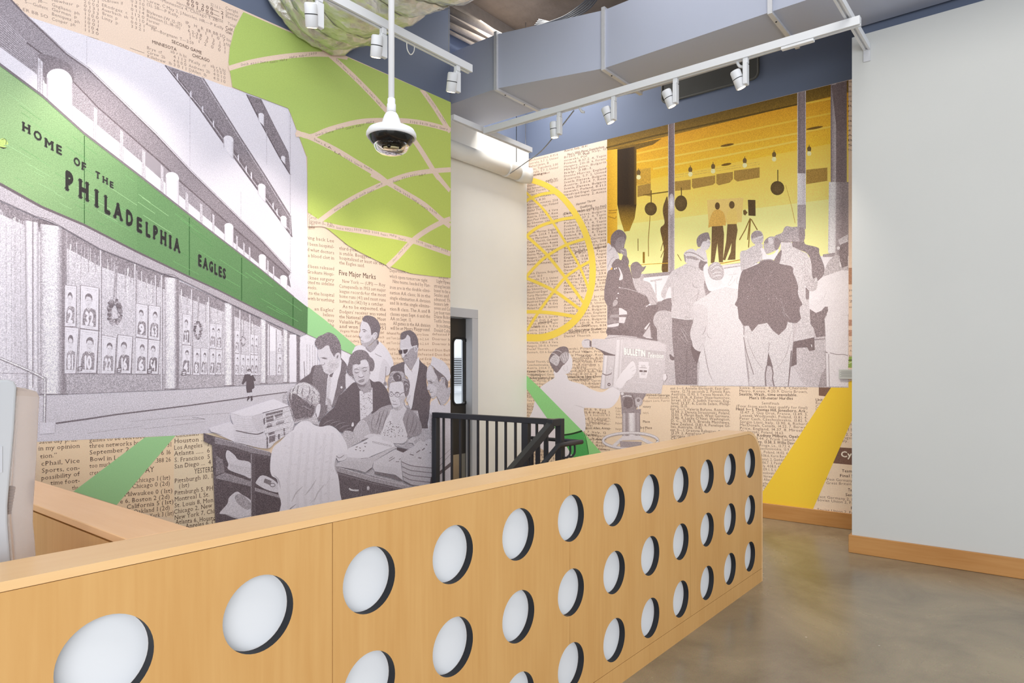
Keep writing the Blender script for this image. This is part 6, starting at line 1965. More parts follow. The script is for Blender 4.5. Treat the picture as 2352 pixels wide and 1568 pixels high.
# ---- yellow globe outline
B.part('printed_yellow_globe', 0.03)
YL = (252, 208, 88)
B.line('9', '812 40 860 52 980 92 1100 168 1200 272 1300 422 1370 582 1408 740 1416 900 1396 1050 1340 1200 1250 1322 1120 1415 970 1468 812 1470', 48, YL, sm=5, w1=66)
for s_, w in (('812 246 860 215 960 180 1080 162', 26), ('812 160 870 215 960 300 1050 420 1170 612 1300 832 1390 1060', 22), ('812 568 880 506 960 460 1060 428 1160 402 1290 386', 27), ('812 548 1000 720 1170 930 1345 1170', 27),
              ('812 930 900 830 1000 740 1170 640 1350 580', 26), ('812 932 940 985 1070 1050 1200 1140 1320 1230', 28), ('825 1410 930 1240 1070 1050 1170 930 1290 842 1400 780', 25), ('812 1238 950 1240 1100 1255 1290 1288', 31)):
    B.line('9', s_, w, YL, sm=5)

# ---- the shop window photograph
B.part('printed_studio_window', 0.28)
tb = lambda x: 181.6 - 0.2446 * (x - 1959)
B.poly('P', [(1394.5, tb(1394.5)), (1949, tb(1949)), (1949, 890), (1700, 887), (1528, 884), (1394.5, 882)], 178, g=0.3)
def band(y0a, y0b, y1a, y1b, c0, c1, g=0.12):
    """horizontal band of the yellow room; ya at x=1394, yb at x=1949"""
    B.poly('P', [(1394.5, y0a), (1949, y0b), (1949, y1b), (1394.5, y1a)], c0, g=g, grad=((1394.5, y0a), (1394.5 + 0.22 * (y1a - y0a), y1a), c1))
band(tb(1394), tb(1949), 346, 212, (112, 86, 34), (150, 116, 44), 0.3)
band(346, 212, 430, 322, (226, 162, 44), (250, 192, 58), 0.2)
band(430, 322, 520, 452, (254, 200, 74), (255, 222, 126), 0.1)
band(520, 452, 648, 600, (255, 230, 142), (255, 238, 172), 0.06)
B.line('8', '-420 1330 0 1225 650 1085 1300 940', 14, (96, 74, 28), g=0.3)
for s_, c in (('-420 1445 0 1350 1300 1080 1600 1020', (244, 196, 70)), ('1380 930 1600 888', (244, 196, 70)), ('-420 1500 0 1440 1300 1200 1600 1140', (246, 202, 84)), ('0 1520 650 1400 1300 1270', (248, 206, 90))):
    B.line('8', s_, 16, c, g=0.1)
B.poly('P', '1395 344 1520 318 1500 332 1395 362', (120, 92, 36), g=0.3)
for cx_, cy_, rx_ in ((668, 1306, 62), (1455, 1152, 76), (660, 1480, 46)):
    B.blob('8', cx_, cy_, rx_, 11, (120, 88, 34), rot=-0.18)
# hanging panels
for q in ('62 112 150 100 150 225 90 232 62 205', '330 104 450 82 450 200 395 190 330 206', '665 66 810 48 810 138 670 150', '820 42 1030 10 1030 78 1010 96 835 130 820 112', '1040 0 1190 -22 1190 44 1160 76 1062 100 1040 82', '1200 -32 1430 -62 1430 30 1230 66 1200 44', '1850 -40 2040 -60 2040 60 1850 90'):
    B.poly('10', q, (170, 134, 66), g=0.25)
B.poly('10', '60 0 450 -60 450 82 330 100 150 104 60 112', (206, 160, 62), g=0.25)
for s_ in ('665 10 1430 -110', '665 30 1430 -90'):
    B.line('10', s_, 7, (232, 190, 90))
for x, y in ((1090, 1412), (1406, 1362), (826, 1468), (541, 1520), (336, 1548), (-130, 1575)):
    B.blob('8', x, y - 20, 18, 26, (112, 88, 52))
    B.blob('8', x, y + 20, 20, 22, (252, 232, 170))
    B.line('8', [(x, y - 60), (x, y)], 6, (120, 96, 54))
# the dark round column at the left
B.strip('P', [(1418, 344), (1462, 336), (1462, 470), (1418, 470)], [(58, 42, 26), (52, 38, 24), (66, 48, 28), (120, 92, 36)], pos=[0, .5, .85, 1], g=0.2)
B.poly('P', '1418 470 1462 470 1458 500 1446 530 1434 532 1424 500', (66, 48, 28), g=0.3, grad=((1440, 470), (1440, 532), (190, 148, 52)))
B.strip('P', [(1395, 345), (1418, 342), (1418, 640), (1395, 640)], [(212, 160, 46), (236, 184, 60)], g=0.15)
for s_ in ('70 330 150 322', '70 350 140 345', '64 380 130 400 140 380'):
    B.line('10', s_, 9, (178, 132, 46))
# hanging lamps and rods
for cx_, cy_, rx_, ry_, ty in ((450, 312, 55, 60, 205), (722, 262, 56, 72, 180), (1590, 125, 62, 64, 20)):
    B.line('10', [(cx_ + 4, ty - 60), (cx_ + 4, cy_)], 9, (112, 88, 44))
    B.blob('10', cx_, cy_, rx_, ry_, (112, 90, 54), (96, 76, 44), g=0.3)
B.line('10', '380 188 640 152', 10, (118, 92, 40))
B.line('10', '444 375 428 600 430 740', 6, (150, 112, 44))
B.line('10', '1665 100 1710 260 1750 440', 5, (206, 166, 80), sm=4)
B.poly('10', '956 232 1285 210 1268 432 970 442', (240, 204, 122), g=0.1)
B.sp('10', '575 250 606 246 606 872 548 862 568 700 556 600 536 490 574 440 558 330', (112, 86, 54), g=0.35)
for s_ in ('575 560 540 690', '590 640 540 750', '690 720 725 780'):
    B.line('10', s_, 6, (140, 106, 52))
B.poly('10', '378 700 396 700 396 800 378 800', (150, 112, 40), g=0.2)
B.line('10', '335 580 336 690', 6, (130, 98, 40))
B.line('10', '60 830 240 826 420 810 606 800', 6, (214, 168, 62))
# the two studio men and the camera on its tripod
B.sp('10', '1040 318 1078 324 1112 360 1126 456 1100 458 1096 472 1000 472 968 478 984 400 1008 342', (226, 178, 92), g=0.2)
B.poly('10', '1000 470 1100 464 1110 540 1106 650 1100 792 1064 792 1050 620 1022 798 990 798 996 640', (122, 96, 66), g=0.3)
B.blob('10', 1050, 286, 22, 33, (104, 80, 50))
B.sp('10', '1150 332 1212 320 1226 370 1222 452 1140 452 1134 400', (240, 204, 116), g=0.12)
B.poly('10', '1140 450 1222 448 1232 502 1216 600 1212 768 1140 772 1170 700 1178 620 1120 775 1100 770 1130 600', (122, 96, 66), g=0.3)
B.blob('10', 1180, 276, 25, 34, (112, 86, 54))
B.poly('10', '1324 230 1392 232 1394 376 1330 372', (92, 72, 46), g=0.25)
B.poly('10', '1282 326 1300 318 1322 345 1300 372 1284 360', (120, 94, 54))
for s_ in ('1345 396 1300 500 1248 592', '1342 410 1322 590', '1348 400 1330 660', '1354 404 1380 450 1410 502'):
    B.line('10', s_, 9, (140, 106, 50))
B.line('10', '1000 810 1100 800 1260 770', 8, (190, 140, 50))
# window bars
def bar(q, cols, pos=None):
    B.strip('P', q, cols, pos=pos, g=0.3)
bar([(1535, tb(1535)), (1549.5, tb(1549.5)), (1549.5, 470), (1535, 470)], [210, 40, 52, 60, 200], [0, .12, .5, .88, 1])
bar([(1535, 468), (1549.5, 468), (1549.5, 628), (1535, 630)], [180, 150, 120, 140, 215], [0, .15, .5, .85, 1])
B.blob('P', 1542.5, 470, 7, 26, 250, 150)
bar([(1831.5, tb(1831.5)), (1851, tb(1851)), (1851, 400), (1831.5, 400)], [220, 60, 80, 70, 225], [0, .12, .5, .9, 1])
bar([(1831.5, 398), (1851, 398), (1851, 524), (1831.5, 526)], [240, 225, 210, 190, 235], [0, .2, .5, .85, 1])
B.poly('P', '1832 470 1851 470 1851 526 1832 526', 130, g=0.3)
bar([(1908, tb(1908)), (1945, tb(1945)), (1945, 420), (1908, 420)], [60, 120, 160, 60, 56, 66], [0, .12, .3, .36, .7, 1])
bar([(1904, 418), (1949, 418), (1949, 600), (1902, 580)], [220, 246, 246, 130, 96, 110], [0, .12, .3, .4, .7, 1])
B.poly('P', '1910 196 1945 188 1945 300 1922 300', 50, g=0.3)
# sill and the white wall below
B.poly('10', '60 935 385 928 640 902 700 900 1262 818 2000 735 2230 735 2230 1260 60 1260', 240, g=0.08)
B.poly('10', '384 898 640 876 1262 796 1262 818 640 906 384 932', 116, g=0.34)
B.poly('10', '640 872 660 868 1262 800 1262 830 640 905', 226, g=0.1)
B.line('10', '1110 846 1262 824', 9, 150)
B.poly('10', '2000 722 2110 706 2110 742 2000 746', 120, g=0.3)
B.line('10', '446 962 552 944', 15, 186)
B.line('10', '492 955 498 1092', 13, 190)
B.line('G3', '30 1030 180 1010', 14, 206)
B.line('G3', '120 990 80 1100 30 1180 40 1220 110 1160 150 1090', 8, 196, sm=4)
B.line('G3', '190 1060 170 1150 200 1200', 8, 196, sm=4)
B.poly('10', '500 1150 652 1126 652 1240 500 1260', 92, g=0.36)
B.line('10', '500 1150 652 1126', 8, 160)
# steps and pavement bits lower left
B.part('printed_stage_steps', 0.3)
B.poly('G2', '36 300 660 300 860 420 860 840 36 760', 84, g=0.4)
for q, v in (('218 306 276 310 340 380 345 420 218 430', 222), ('218 462 330 465 300 560 218 552', 218), ('36 590 120 570 215 555 215 600 120 620 36 622', 224), ('36 470 215 470 215 420 90 430', 130), ('300 620 400 600 390 660 360 690', 222), ('600 640 690 540 702 552 640 660', 224), ('590 762 600 740 700 600 712 700 720 800 650 790', 190), ('640 770 740 790 740 802 640 790', 214), ('470 760 500 700 490 760', 170), ('730 700 760 640 775 650 745 710', 214)):
    B.poly('G2', q, v, g=0.12)

# ---- seated young man at the left
B.part('printed_person|seated', 0.3)
B.sp('G1', '36 495 100 488 180 560 232 640 245 760 110 905 36 1015', 196, g=0.2)
B.line('G1', '50 880 100 760 170 700', 12, 140, sm=3)
B.line('G1', '60 600 110 560 130 520', 10, 120, sm=3)
B.poly('G2', '268 18 420 48 560 80 640 130 645 262 612 420 585 765 400 765 300 602 340 482 350 382 222 302 212 242 122 292 100 402 62 482 36 472 36 -20', 74, g=0.42)
B.sp('G1', '36 1015 130 925 116 850 180 760 240 738 290 762 330 660 385 684 430 780 420 860 440 905 482 1042 562 1300 720 1380 760 1580 36 1580', 70, g=0.42)
B.sp('G1', '100 480 104 350 150 268 232 214 322 238 382 330 366 420 352 470 330 590 270 645 205 600 160 540 120 520', 60, g=0.34)
B.sp('G1', '205 400 260 350 330 345 362 420 352 480 330 520 322 590 275 635 215 590 180 510', 96, g=0.3)
B.line('G1', '240 405 290 412', 12, 180, taper=True)
B.line('G1', '340 400 362 404', 9, 160, taper=True)
B.blob('G1', 272, 420, 16, 7, 40)
B.line('G1', '312 480 322 520 300 530', 9, 150, sm=3)
B.sp('G1', '262 600 300 555 350 550 382 580 392 690 330 672', 120, g=0.3)
B.line('G1', '280 580 340 610', 12, 200)
B.line('G1', '300 560 360 590', 7, 60)
B.sp('G1', '238 888 288 955 322 1092 250 1120 275 1010', 222, g=0.1)
for x, y in ((236, 1360), (214, 1448), (170, 920), (202, 908), (258, 1256)):
    B.blob('G1', x, y, 13, 13, 232)
B.line('G1', '130 510 180 560 220 640', 8, 150, sm=3)
B.line('G1', '250 1260 400 1280 600 1340 720 1400', 10, 170, sm=3)
B.line('G1', '320 940 320 1290', 4, 120)
B.sp('G2', '122 292 130 220 170 190 200 230 170 280', 150, g=0.3)
B.sp('G2', '36 520 90 470 150 510 215 520 190 550 36 560', 110, g=0.4)
B.sp('G2', '200 640 240 560 290 600 400 690 390 740 300 745', 66, g=0.4)
B.sp('G2', '36 640 150 650 240 700 250 745 36 735', 62, g=0.4)
# ---- seated man in a hat
B.part('printed_person|seated_hat', 0.3)
B.sp('G1', '500 1108 620 1080 700 1130 802 1170 872 1300 932 1450 932 1545 850 1580 800 1532 740 1400 600 1332 550 1282', 166, g=0.3)
B.poly('G2', '670 282 822 268 834 330 782 420 762 600 806 640 806 822 742 806 702 540 612 640 590 760 560 700 600 420', 70, g=0.4)
B.sp('G1', '625 1040 690 1005 695 1090 660 1135', 150, g=0.25)
B.sp('G1', '458 872 500 810 578 793 640 840 682 884 738 868 702 942 660 985 642 1040 620 1082 510 1092 478 1022 463 950', 84, g=0.36)
B.line('G1', '650 1040 690 1010', 8, 220)
B.line('G1', '850 1440 900 1500 930 1540', 8, 110, sm=3)
B.line('G1', '560 1180 700 1230 800 1330', 8, 130, sm=3)
# ---- young man with glasses facing right
B.part('printed_person|glasses', 0.3)
B.sp('G1', '1690 550 1800 585 1832 700 1845 810 1780 900 1700 880 1640 620', 216, g=0.15)
B.sp('G1', '1650 720 1760 700 1840 820 1760 960 1660 900', 100, g=0.35)
B.sp('G1', '1735 440 1850 385 1897 440 1882 520 1840 572 1780 592 1716 540', 214, g=0.14)
B.sp('G1', '1646 420 1680 330 1762 278 1852 266 1880 330 1895 405 1850 380 1822 420 1762 430 1722 510 1672 522', 92, g=0.4)
B.line('G1', '1815 440 1890 440', 9, 150)
B.ring('G1', 1880, 440, 12, 18, 6, 120)
B.line('G1', '1860 510 1884 512', 8, 120)
# ---- man in a fedora and light jacket
B.part('printed_person|fedora', 0.3)
B.poly('G2', '1048 478 1370 508 1382 620 1350 700 1372 880 1422 1100 1442 1200 1442 1522 1105 1520 1080 1100 1050 800', 90, g=0.42)
B.line('G2', '1280 960 1280 1520', 8, 60)
for s_ in ('1200 620 1300 760', '1180 640 1270 800', '1150 720 1280 880', '1220 700 1300 860'):
    B.line('G2', s_, 5, 170)
B.sp('G2', '770 440 850 368 1020 378 1042 560 1052 900 1022 985 900 862 820 832 812 650 758 562', 172, g=0.36)
B.sp('G2', '900 200 1056 176 1045 362 930 352 888 302', 92, g=0.4)
B.sp('G2', '1010 1040 1060 1080 1090 1100 1070 1140 1020 1120', 62, g=0.3)
B.sp('G1', '1450 830 1560 820 1680 880 1780 980 1802 1100 1824 1400 1722 1480 1640 1590 1420 1700 1215 1600 1182 1250 1112 1330 1082 1452 1030 1432 1008 1350 1100 1150 1182 990 1300 910 1400 860', 190, g=0.3)
B.sp('G2', '1058 0 1452 0 1462 100 1402 250 1372 482 1250 502 1050 462 1040 332 1060 150', 192, g=0.28)
B.line('G2', '1046 460 1250 500 1372 486', 10, 236)
B.text('G2', 'Dee', 1250, 488, 1330, 490, 36, 110)
for s_ in ('1560 1140 1600 1240 1680 1260', '1620 1160 1660 1300', '1600 1420 1660 1380 1690 1300', '1630 1560 1660 1440 1690 1340', '1740 1480 1690 1400', '1560 1230 1640 1250'):
    B.line('G1', s_, 9, 120, sm=4, taper=True)
for s_ in ('1020 1370 1090 1370', '1030 1420 1090 1400', '1220 1250 1230 1500'):
    B.line('G1', s_, 8, 140)
B.line('G1', '1440 860 1560 870 1640 920', 7, 150, sm=3)
B.sp('G1', '1448 690 1600 695 1712 760 1704 860 1655 895 1560 832 1448 805', 200, g=0.2)
B.sp('G1', '1470 690 1600 700 1690 745 1640 765 1560 740 1480 735', 120, g=0.4)
B.sp('G1', '1418 642 1470 590 1560 558 1650 600 1730 640 1805 700 1838 770 1800 790 1700 742 1600 692 1480 690 1430 690', 214, g=0.2)
B.line('G1', '1436 640 1500 622 1600 640 1700 690 1790 760', 20, 120, sm=4)
B.sp('G1', '1418 660 1450 690 1452 790 1432 770', 112, g=0.4)
B.sp('G1', '1700 790 1790 790 1830 830 1770 950 1690 900', 84, g=0.4)
# ---- man in a pale coat, grey hair
B.part('printed_person|pale_coat', 0.24)
B.sp('G1', '1780 872 1850 826 1862 1050 1910 1180 1890 1260 1800 1100 1770 960', 236, g=0.1)
B.sp('G1', '1790 1130 1860 1300 1920 1330 1880 1410 1820 1400 1786 1260', 110, g=0.4)
B.poly('10', '836 1160 950 1092 1000 1052 1130 1014 1252 1040 1234 1150 1250 1300 1292 1400 1300 1600 1330 1905 880 1905 892 1700 832 1562 808 1420 842 1300', 220, g=0.22)
B.sp('10', '830 1180 950 1200 960 1400 930 1530 880 1560 820 1500 806 1420 838 1300', 206, g=0.24)
B.poly('G2', '1348 900 1402 950 1502 1000 1482 1052 1442 1200 1380 1102 1340 950', 58, g=0.3)
B.sp('G2', '1390 890 1450 930 1520 900 1540 850 1510 1000 1400 960', 210, g=0.2)
for s_, v in (('1580 600 1560 680 1520 750', 120), ('1480 800 1580 790', 130), ('1590 690 1620 780 1690 800', 150), ('1540 880 1570 1060 1620 1300 1690 1480', 100), ('1570 1060 1580 1200', 150), ('1390 400 1440 470', 150), ('1530 870 1470 970', 90)):
    B.line('G2', s_, 10, v, sm=4, taper=True)
B.line('10', '1295 1400 1300 1600 1340 1900', 5, 120, sm=3)
B.sp('G1', '1850 950 1880 860 1962 800 2052 808 2122 900 2142 1000 2102 1102 2000 1122 1900 1082', 160, g=0.45)
for s_ in ('1890 900 1960 840 2040 830', '1900 960 1990 900 2060 920', '1920 1020 2000 980 2090 980', '1940 1070 2020 1040 2100 1040', '1960 880 2040 880 2100 940'):
    B.line('G1', s_, 18, 226, sm=4, taper=True, g=0.25)
B.sp('G1', '1870 1100 1960 1130 2080 1120 2100 1200 1990 1260 1900 1200', 232, g=0.12)
# ---- man in a grey coat, back left of the group
B.part('printed_person|grey_coat', 0.3)
B.sp('G3', '240 622 350 580 460 512 602 480 645 560 640 742 560 802 320 935 262 965 242 850', 184, g=0.34)
B.sp('G3', '428 332 470 258 540 228 612 248 652 320 652 420 602 472 520 484 450 432', 168, g=0.4)
B.sp('G3', '440 300 500 240 590 250 640 320 560 330 460 370', 110, g=0.45)
B.line('G3', '450 420 540 370 640 330', 16, 214, sm=3)
B.sp('G3', '500 470 610 460 650 510 560 530', 190, g=0.25)
# ---- man in a wide hat and long pale coat, dark coat beside him
B.part('printed_person|dark_coat', 0.3)
B.sp('G3', '1180 432 1300 378 1382 420 1422 480 1642 540 1662 640 1756 900 1722 1052 1642 1142 1540 1082 1512 800 1442 640 1280 572 1180 522', 88, g=0.42)
B.poly('G4', '1488 150 1602 222 1812 60 1822 182 1752 332 1772 642 1602 662 1560 502 1500 432', 84, g=0.42)
B.poly('G3', '1410 1250 1482 1290 1470 1568 1420 1568', 90, g=0.36)
B.part('printed_person|wide_hat', 0.3)
B.poly('G3', '970 440 1160 440 1182 520 1300 580 1440 640 1502 760 1514 900 1542 1092 1402 1200 1402 1350 1452 1580 1310 1580 1270 1250 1190 990 940 820', 196, g=0.32)
B.poly('G4', '1310 -20 1470 -20 1502 420 1560 502 1568 662 1200 738 1262 500 1332 322 1310 150', 194, g=0.32)
B.line('G3', '1390 700 1400 900 1420 1080', 6, 150)
B.poly('G3', '965 440 1165 440 1175 500 990 510', 210, g=0.2)
B.sp('G3', '858 332 990 270 1032 180 1082 150 1172 166 1300 160 1392 180 1404 340 1372 402 1200 432 1000 432 958 472 928 430', 138, g=0.42)
B.line('G3', '960 430 1080 436 1200 430', 10, 84, sm=3)
B.line('G3', '980 310 1100 390 1110 430', 9, 170, sm=3)
B.sp('G3', '1300 180 1390 190 1400 340 1370 440 1300 390', 100, g=0.42)
B.poly('G4', '1198 742 1570 662 1582 892 1480 906 1440 842 1250 852 1254 1150 1150 1192 1190 800', 58, g=0.34)
B.poly('G4', '1512 788 1530 792 1534 830 1518 836', 230)
B.line('G4', '1570 704 1766 690', 12, 70)
# ---- right edge: person in cap and white coat
B.part('printed_person|white_coat', 0.24)
B.sp('G3', '1735 1032 1800 830 1930 680 2024 700 2034 880 2178 850 2178 960 2060 950 1730 1070', 172, g=0.36)
B.poly('G3', '2010 560 2060 480 2178 448 2178 862 2070 902 2034 780', 80, g=0.42)
B.poly('G3', '1990 402 2178 296 2178 412 2030 482', 190, g=0.3)
B.line('G3', '2030 480 2178 416', 14, 232)
B.blob('G3', 2005, 545, 28, 30, 226)
B.poly('G3', '1720 1062 2060 945 2180 948 2180 1600 1478 1600 1490 1350 1602 1300 1622 1150', 238, g=0.1)
B.poly('G4', '1480 -20 2180 -20 2180 1548 1792 1546 1782 1000 1772 502 1762 332 1822 232 1812 52 1700 182 1602 222 1490 150', 234, g=0.12)
B.sp('G3', '1388 1082 1450 1020 1542 1092 1590 1080 1612 1070 1632 1142 1612 1282 1500 1322 1410 1222', 178, g=0.4)
B.line('G3', '1600 1150 1612 1090', 14, 226)
for s_, v in (('1420 1060 1470 1140', 120), ('1440 1200 1520 1240 1600 1220', 140), ('1720 1540 1760 1400 1790 1340', 200), ('1810 1440 1850 1450', 140), ('1600 1580 1680 1500 1740 1380', 206)):
    B.line('G3', s_, 9, v, sm=3, taper=True)
for s_, v, w in (('1770 925 1810 940', 70, 16), ('1850 940 1980 972 2100 970 2180 994', 96, 12), ('1830 960 1842 1548', 130, 14), ('1770 940 1790 1540', 140, 12), ('1880 1180 1960 1350', 196, 6), ('2080 270 2180 262', 196, 8)):
    B.line('G4', s_, w, v, sm=3)
B.poly('G4', '1640 1548 1700 1330 1780 1200 1792 1548', 130, g=0.4)
# ---- man in the black jacket, back to us
B.part('printed_person|black_jacket', 0.3)
B.poly('G4', '305 455 390 455 450 560 560 430 720 400 830 545 932 626 1062 500 1092 388 1192 420 1192 560 1180 800 1132 1200 1102 1544 862 1544 832 1400 822 1200 745 930 722 1100 702 1542 402 1540 390 1300 340 950 300 680', 202, g=0.36)
B.poly('G4', '745 925 832 1212 762 1172 715 1172', 64, g=0.3)
for s_, v, w in (('360 690 440 900 520 1060 640 1230', 110, 9), ('1150 560 1090 900 1020 1060 890 1240', 110, 9), ('300 660 350 920 420 1140 480 1330', 84, 14), ('350 950 390 1300 400 1540', 120, 8), ('715 1170 690 1350 700 1540', 70, 22), ('800 1180 830 1300 820 1400 850 1540', 74, 20), ('745 740 760 800 740 920', 110, 12), ('1180 420 1190 660', 84, 9), ('1160 900 1130 1250 1105 1544', 76, 22), ('760 700 840 690', 150, 9), ('720 900 640 950', 150, 8), ('305 455 305 620', 84, 14)):
    B.line('G4', s_, w, v, sm=4, taper=w < 14)
B.poly('G4', '1150 1200 1200 1200 1360 1480 1440 1548 1110 1548', 196, g=0.26)
B.sp('G3', '600 560 640 660 640 752 760 762 845 752 885 702 935 580 890 565 850 640 720 665 660 555', 240, g=0.06)
B.sp('G3', '270 965 320 930 560 830 590 790 640 760 760 745 850 770 960 830 1172 880 1192 992 1242 1102 1282 1250 1276 1350 1302 1450 1320 1600 760 1700 180 1600 190 1450 208 1200 240 1050', 70, g=0.44)
B.poly('G4', '1318 -30 1308 200 1334 322 1260 400 1202 402 1092 382 1062 500 932 626 830 542 720 402 560 432 450 562 388 452 300 456 212 322 186 100 180 -30', 70, g=0.44)
B.sp('G3', '848 765 960 590 986 622 940 825 900 820', 80, g=0.4)
B.line('G3', '585 800 640 770 760 756 850 782', 8, 140, sm=3)
B.sp('G3', '662 520 670 430 720 370 800 336 902 358 962 440 932 540 880 582 800 622 720 652 680 602', 158, g=0.42)
B.sp('G3', '860 360 930 380 962 440 932 540 880 582 850 500', 96, g=0.42)
B.sp('G3', '670 440 720 370 790 345 760 430 700 470', 104, g=0.42)
B.sp('G3', '740 380 800 360 830 450 770 480', 206, g=0.3)
rnd = random.Random(77)
for i in range(26):
    x, y = rnd.uniform(300, 1200), rnd.uniform(900, 1560)
    B.blob('G3', x, y, 5, 5, 190, n=6)
for s_ in ('880 1440 960 1510', '980 1480 1000 1568', '560 960 600 1030', '700 1120 740 1170', '1180 1300 1240 1280', '1190 1380 1250 1370', '850 1380 900 1450'):
    B.line('G3', s_, 5, 130)
for s_ in ('990 120 1060 260 1100 290', '1000 200 1050 300', '1010 100 1030 180', '1060 240 1140 340'):
    B.line('G4', s_, 6, 140)

# ---- television camera and its operator
B.part('printed_camera_operator', 0.1)
B.sp('F6', '490 640 660 655 700 740 900 800 1050 880 1200 915 1330 830 1420 760 1480 620 1560 540 1610 480 1655 450 1690 500 1706 600 1640 705 1530 800 1472 930 1432 1032 1350 1132 1250 1162 1000 1152 922 1165 942 1300 942 1480 860 1510 480 1560 200 1700 60 1640 60 1400 150 1200 188 1040 255 862 400 752 478 700', 240, g=0.03)
B.sp('11', '840 1060 880 1180 960 1300 1240 1370 1130 1180 1000 1060', 236, g=0.03)
B.line('F6', '780 1110 880 1136 930 1166', 10, 200, sm=3, taper=True)
B.line('F6', '180 1040 220 920 262 862', 8, 200, sm=3)
B.sp('F6', '470 640 490 580 600 520 640 485 690 330 735 390 748 440 745 545 705 622 668 640 600 660 540 650', 238, g=0.05)
B.sp('F6', '398 412 440 330 530 255 622 230 682 258 697 330 690 420 640 490 602 520 545 600 500 622 440 542 408 472', 76, g=0.36)
B.sp('F6', '560 380 640 310 690 330 690 410 640 480 600 470', 150, g=0.45)
B.sp('F6', '410 440 470 360 530 370 560 440 520 520 470 500', 186, g=0.45)
for s_ in ('440 330 500 350 560 400', '470 300 530 290 590 320', '620 340 640 400 650 450', '590 370 620 430 630 480', '660 330 670 400 680 430'):
    B.line('F6', s_, 7, 228, sm=3)
B.ring('F6', 650, 560, 30, 42, 6, 196, a0=-1.2, a1=4.0)
B.line('F6', '690 620 730 640 740 600', 7, 150, sm=3)
B.part('printed_tv_camera', 0.2)
B.poly('F6', '1235 120 1300 58 1500 66 1760 92 2030 142 2152 200 2146 420 2122 700 2084 940 1860 938 1462 915 1500 760', 196, g=0.2)
B.poly('F6', '1500 130 2020 165 2146 210 2140 290 1510 235', 206, g=0.16)
B.strip('F6', [(1412, 130), (1510, 130), (1470, 900), (1360, 830)], [210, 236, 238, 220, 190, 232, 196], g=0.1)
B.poly('F6', '1215 355 1395 368 1368 825 1245 872 1165 862 1198 640', 204, g=0.14)
B.strip('F6', [(1220, 370), (1290, 370), (1265, 640), (1205, 640)], [170, 236, 236, 160], g=0.08)
B.strip('F6', [(1190, 650), (1260, 650), (1245, 865), (1170, 860)], [170, 230, 226, 150], g=0.1)
B.line('F6', '1200 635 1260 662 1335 640', 16, 84, sm=4)
B.line('F6', '1340 620 1330 650', 10, 96)
B.blob('F6', 1322, 560, 40, 34, 226, 190)
B.blob('F6', 1300, 802, 24, 26, 62)
B.blob('F6', 1300, 802, 9, 9, 226)
B.line('F6', '1390 380 1372 560 1352 820', 7, 150)
B.poly('F6', '1080 245 1250 300 1400 352 1392 372 1230 362 1180 300', 58, g=0.2)
B.poly('F6', '1040 132 1062 118 1412 122 1402 360 1300 332 1090 246 1040 240', 204, g=0.16)
B.sp('F6', '890 180 905 140 950 118 1020 132 1036 180 1030 240 970 250 910 240', 214, g=0.14)
B.poly('F6', '1008 142 1036 150 1036 238 1008 228', 60, g=0.2)
B.line('F6', '930 140 990 130 1020 150', 10, 110, sm=3)
B.line('F6', '1240 116 1500 76 2030 150', 7, 110)
B.line('F6', '1720 92 2030 140', 14, 74)
B.line('F6', '1516 240 2146 298 2132 432 1510 372 1516 240', 8, 226)
B.poly('F6', '1522 252 2136 308 2124 424 1516 364', 178, g=0.2)
B.text('F6', 'BULLETIN', 1524, 350, 1846, 384, 82, (246, 240, 244), bold=0.05, g=0.03)
B.text('F6', 'Television', 1876, 396, 2118, 412, 66, (246, 240, 244), bold=0.025, g=0.03, shear=0.3)
B.poly('F6', '1742 458 1896 464 1890 520 1908 522 1862 708 1756 704 1742 528 1728 520 1750 510', 240, g=0.03)
B.text('F6', '10', 1772, 556, 1852, 560, 44, 150)
B.text('F6', '10', 1772, 660, 1852, 662, 34, 150)
B.line('F6', '1756 550 1870 556', 8, 120)
B.poly('F6', '1756 584 1870 590 1868 618 1756 614', 56, g=0.2)
B.blob('F6', 1812, 600, 11, 8, 230)
B.blob('F6', 2022, 490, 24, 22, 226, 196)
B.sp('F6', '2122 650 2160 650 2172 700 2140 745 2112 720', 236, g=0.05)
B.line('F6', '2160 650 2172 700 2145 750', 9, 92, sm=3)
B.line('F6', '1660 760 2020 800', 6, 226)
for s_ in ('1560 762 1620 720', '1636 660 1680 650', '1640 600 1700 572', '1610 560 1670 520', '1650 460 1680 470'):
    B.line('F6', s_, 12, 84, taper=True)
B.sp('F6', '1480 640 1560 545 1610 485 1655 452 1688 490 1705 600 1640 705 1560 760 1480 860 1400 800', 242, g=0.03)
for s_ in ('1560 764 1620 722', '1640 664 1684 652', '1644 606 1700 576', '1616 566 1672 522'):
    B.line('F6', s_, 10, 90, taper=True)
# pedestal
B.poly('F6', '1466 918 1862 936 1802 1042 1702 1172 1492 1186 1478 1052', 104, g=0.4)
B.sp('F6', '1540 1000 1640 1010 1660 1100 1600 1160 1520 1120', 62, g=0.3)
B.blob('F6', 1740, 1060, 64, 70, 206, 150)
B.blob('F6', 1740, 1040, 24, 26, 90)
B.blob('F6', 1500, 940, 22, 24, 226)
B.line('F6', '1500 990 1560 970 1640 980', 14, 226, sm=3)
B.line('F6', '1740 1110 1750 1230 1760 1310', 16, 226, sm=3)
B.line('F6', '1640 950 1680 1040 1690 1140', 14, 56, sm=3)
B.poly('F6', '1488 1180 1780 1170 1776 1250 1490 1250', 110, g=0.36)
B.strip('11', [(1682, 975), (1842, 970), (1846, 1195), (1684, 1195)], [96, 190, 110, 130, 236, 240, 200, 110, 150, 96], g=0.2)
B.ring('11', 1758, 1222, 248, 70, 26, 150)
B.ring('11', 1758, 1220, 248, 70, 16, 232)
B.line('11', '1600 1275 1680 1205 1850 1200 1960 1255', 30, 226)
